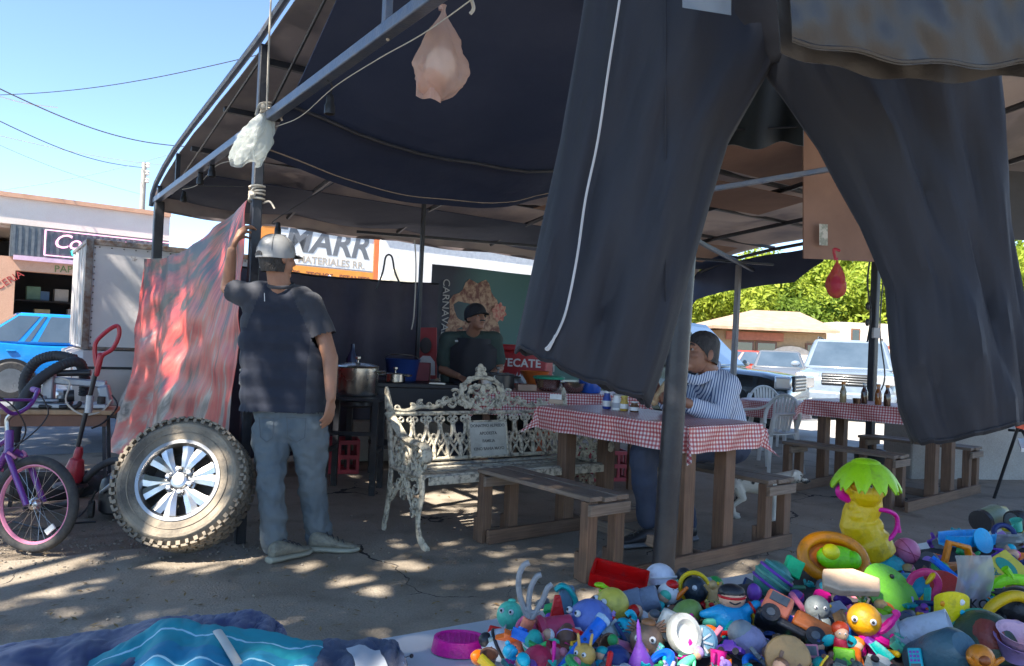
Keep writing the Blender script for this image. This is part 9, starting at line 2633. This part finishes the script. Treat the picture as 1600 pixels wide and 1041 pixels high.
for row in range(13):
 for col in range(24):
  u = 760 + col * 37 + rz_.uniform(-15, 15) + (18 if row % 2 else 0)
  v = edge_v(u) + 4 + row * 14.5 + rz_.uniform(-6, 6)
  if count >= 290: continue
  if v > 1070 or u > 1625: continue
  kd = rz_.choice(kinds); cname = rz_.choice(list(cn))
  near = min(landmarks, key=lambda l: (l[0] - u) ** 2 + (l[1] - v) ** 2)
  words = near[2].split()
  # head noun phrase of the neighbour: up to its first linking word
  cut = next((i for i, w in enumerate(words) if w in ('with', 'at', 'lying', 'behind', 'beside', 'in', 'on', 'leaning', 'standing', 'looking', 'near', 'below', 'above', 'across', 'under', 'by', 'tipped', 'facing', 'left', 'to', 'showing')), 5)
  lab = 'small %s toy %s in the heap by the %s' % (cname, kd, ' '.join(words[:min(cut, 6)]))
  if lab in seen: continue
  seen.add(lab)
  depth = .752 + .034 * min(row, 3) / 3 + rz_.uniform(-.008, .010)
  p = gp(u, v, depth)
  if (p - e0).dot(en_) < .03: continue
  c = cn[cname]; c = tuple(x * rz_.uniform(.8, 1.1) for x in c)
  s = rz_.uniform(.75, 1.25) * .0155
  s *= max(1, p.y / 1.55)
  rot = Matrix.Rotation(rz_.uniform(0, 6.28), 4, 'Z') @ Matrix.Rotation(rz_.uniform(-1.2, 1.2), 4, 'X') @ Matrix.Rotation(rz_.uniform(-1.0, 1.0), 4, 'Y')
  X = Matrix.Translation(p) @ rot
  t = thing('small_toy', (p.x, p.y, TZ), lab, 'toy', 'second hand toys on the table')
  c2 = cn[rz_.choice(list(cn))]
  q = MB(X)
  if kd == 'ball':
   q.ell((0, 0, 0), s, nu=14, nv=10); part(q, 'body', t, c); q = MB(X); q.ring((0, 0, 0), s * .99, s * .1, n=18, k=6); part(q, 'stripe', t, c2)
  elif kd == 'cup':
   q.lathe([(.6 * s, -s), (.9 * s, s), (1.0 * s, s), (.8 * s, .9 * s), (.5 * s, -.8 * s)], 14); part(q, 'cup', t, c); q = MB(X); q.tube(spline([(.8 * s, 0, .6 * s), (1.5 * s, 0, .5 * s), (1.3 * s, 0, -.4 * s), (.7 * s, 0, -.4 * s)], 3), .14 * s, 6); part(q, 'handle', t, c)
  elif kd == 'block':
   q.box((0, 0, 0), (1.7 * s, 1.6 * s, 1.5 * s)); part(q, 'cube', t, c, bev=.15 * s); q = MB(X); q.box((0, 0, .76 * s), (.9 * s, .9 * s, .1 * s)); part(q, 'inset', t, c2, bev=.03 * s)
  elif kd == 'ring':
   q.ring((0, 0, 0), s * 1.1, s * .32, n=20, k=8); part(q, 'hoop', t, c)
  elif kd == 'figure':
   q.cap((0, 0, -1.2 * s), (0, 0, .2 * s), .55 * s, .45 * s, 10)
   for k in (-1, 1): q.cap((k * .4 * s, 0, .1 * s), (k * 1.0 * s, -.1 * s, -.6 * s), .2 * s, .15 * s, 8); q.cap((k * .25 * s, 0, -1.2 * s), (k * .4 * s, 0, -2.0 * s), .26 * s, .2 * s, 8)
   part(q, 'body', t, c); q = MB(X); q.ell((0, 0, .95 * s), .62 * s, nu=12, nv=8); part(q, 'head', t, SKN); q = MB(X); q.ell((0, .12 * s, 1.2 * s), (.66 * s, .62 * s, .5 * s), nu=12, nv=8); part(q, 'hair', t, c2)
  elif kd == 'car':
   q.loft([[V((x * s, y * w * s, z * h * s)) for y, z in ((-.7, 0), (.7, 0), (.7, .5), (.5, 1), (-.5, 1), (-.7, .5))] for x, w, h in ((-1.6, .9, .6), (-.9, 1, .8), (-.7, .9, 1.3), (.3, .9, 1.3), (.6, 1, .75), (1.5, .9, .5))]); part(q, 'body', t, c)
   for a in (-.9, .9):
    for b_ in (-.7, .7): q = MB(X); q.tube([(a * s, (b_ - .12) * s, 0), (a * s, (b_ + .12) * s, 0)], .4 * s, 12); part(q, 'wheel', t, BLK)
  elif kd == 'bottle cap':
   q.lathe([(.002, .3 * s), (.95 * s, .3 * s), (1.05 * s, 0), (1.05 * s, -.4 * s), (.9 * s, -.4 * s), (.85 * s, .1 * s), (.002, .12 * s)], 18); part(q, 'cap', t, c)
  elif kd == 'brick':
   q.box((0, 0, 0), (2.4 * s, 1.3 * s, .9 * s)); part(q, 'brick_body', t, c, bev=.05 * s)
   for a in (-.6, .6):
    for b_ in (-.33, .33): q = MB(X); q.lathe([(.26 * s, .45 * s), (.26 * s, .65 * s), (.002, .66 * s)], 12, Matrix.Translation((a * s, b_ * s, 0))); part(q, 'knob', t, c)
  elif kd == 'egg':
   q.lathe([(.002, -1.1 * s), (.6 * s, -.95 * s), (.95 * s, -.3 * s), (.85 * s, .4 * s), (.45 * s, 1.1 * s), (.002, 1.3 * s)], 16); part(q, 'shell', t, c); q = MB(X); q.ring((0, 0, -.1 * s), .93 * s, .07 * s, n=18, k=6); part(q, 'joint', t, c2)
  elif kd == 'fish':
   q.ell((0, 0, 0), (1.4 * s, .55 * s, .8 * s), nu=14, nv=10); part(q, 'body', t, c); q = MB(X); q.plate([(-1.2 * s, -.1 * s), (-2.1 * s, -.7 * s), (-1.8 * s, 0), (-2.1 * s, .7 * s), (-1.2 * s, .1 * s)], .2 * s, Matrix.Rotation(rad(90), 4, 'X')); part(q, 'tail', t, c2)
  elif kd == 'duck':
   q.ell((0, 0, 0), (1.1 * s, .8 * s, .7 * s), nu=14, nv=10); q.ell((.7 * s, 0, .8 * s), .55 * s, nu=12, nv=8); part(q, 'body', t, c); q = MB(X); q.cap((1.1 * s, 0, .75 * s), (1.5 * s, 0, .7 * s), .2 * s, .1 * s, 8); part(q, 'beak', t, ORG)
  elif kd == 'bear':
   q.ell((0, 0, -.5 * s), (.75 * s, .65 * s, .9 * s), nu=12, nv=8); q.ell((0, -.1 * s, .75 * s), .62 * s, nu=12, nv=8)
   for k in (-1, 1): q.ell((k * .5 * s, 0, 1.25 * s), .24 * s, nu=8, nv=6); q.cap((k * .6 * s, 0, 0), (k * 1.1 * s, -.3 * s, .1 * s), .26 * s, .22 * s, 8); q.cap((k * .4 * s, -.2 * s, -1.1 * s), (k * .7 * s, -.8 * s, -1.3 * s), .3 * s, .26 * s, 8)
   part(q, 'body', t, c); q = MB(X); q.ell((0, -.62 * s, .62 * s), (.28 * s, .2 * s, .22 * s), nu=8, nv=6); part(q, 'muzzle', t, c2)
   for k in (-1, 1): q = MB(X); q.ell((k * .24 * s, -.62 * s, .92 * s), .09 * s, nu=6, nv=5); part(q, 'eye', t, BLK)
  elif kd == 'plane':
   q.cap((-1.6 * s, 0, 0), (1.4 * s, 0, 0), .2 * s, .42 * s, 10); part(q, 'fuselage', t, c); q = MB(X); q.box((.2 * s, 0, 0), (.8 * s, 3.4 * s, .12 * s)); q.box((-1.5 * s, 0, .1 * s), (.4 * s, 1.3 * s, .1 * s)); q.box((-1.5 * s, 0, .45 * s), (.4 * s, .1 * s, .7 * s)); part(q, 'wing', t, c2)
  elif kd == 'phone':
   q.box((0, 0, 0), (1.3 * s, 2.6 * s, .45 * s)); part(q, 'case', t, c, bev=.12 * s); q = MB(X); q.box((0, .65 * s, .23 * s), (1.0 * s, .9 * s, .04 * s)); part(q, 'screen', t, DGR)
   for a in (-.35, 0, .35):
    for b_ in (-.9, -.5, -.1): q = MB(X); q.box((a * s, b_ * s, .25 * s), (.22 * s, .22 * s, .08 * s)); part(q, 'key', t, c2)
  elif kd == 'spade':
   q.cap((0, .3 * s, 0), (0, 2.2 * s, 0), .2 * s, .24 * s, 8); part(q, 'handle', t, c2); q = MB(X); q.grid(lambda u, v: V(((u * 2 - 1) * .8 * s * (1 - .35 * v * v), .4 * s - 1.9 * s * v, .3 * s * (u * 2 - 1) ** 2)), 6, 6, .12 * s); part(q, 'blade', t, c)
  elif kd == 'star':
   q.plate([((1.4 if j % 2 == 0 else .65) * s * math.cos(j * PI / 5), (1.4 if j % 2 == 0 else .65) * s * math.sin(j * PI / 5)) for j in range(10)], .5 * s); part(q, 'star_body', t, c, bev=.08 * s)
  else:
   q.tube([(0, 0, -.35 * s), (0, 0, .35 * s)], 1.1 * s, 18); part(q, 'tyre', t, DGR); q = MB(X); q.lathe([(.6 * s, -.4 * s), (.6 * s, .4 * s), (.002, .42 * s)], 14); part(q, 'hub', t, c)
  count += 1
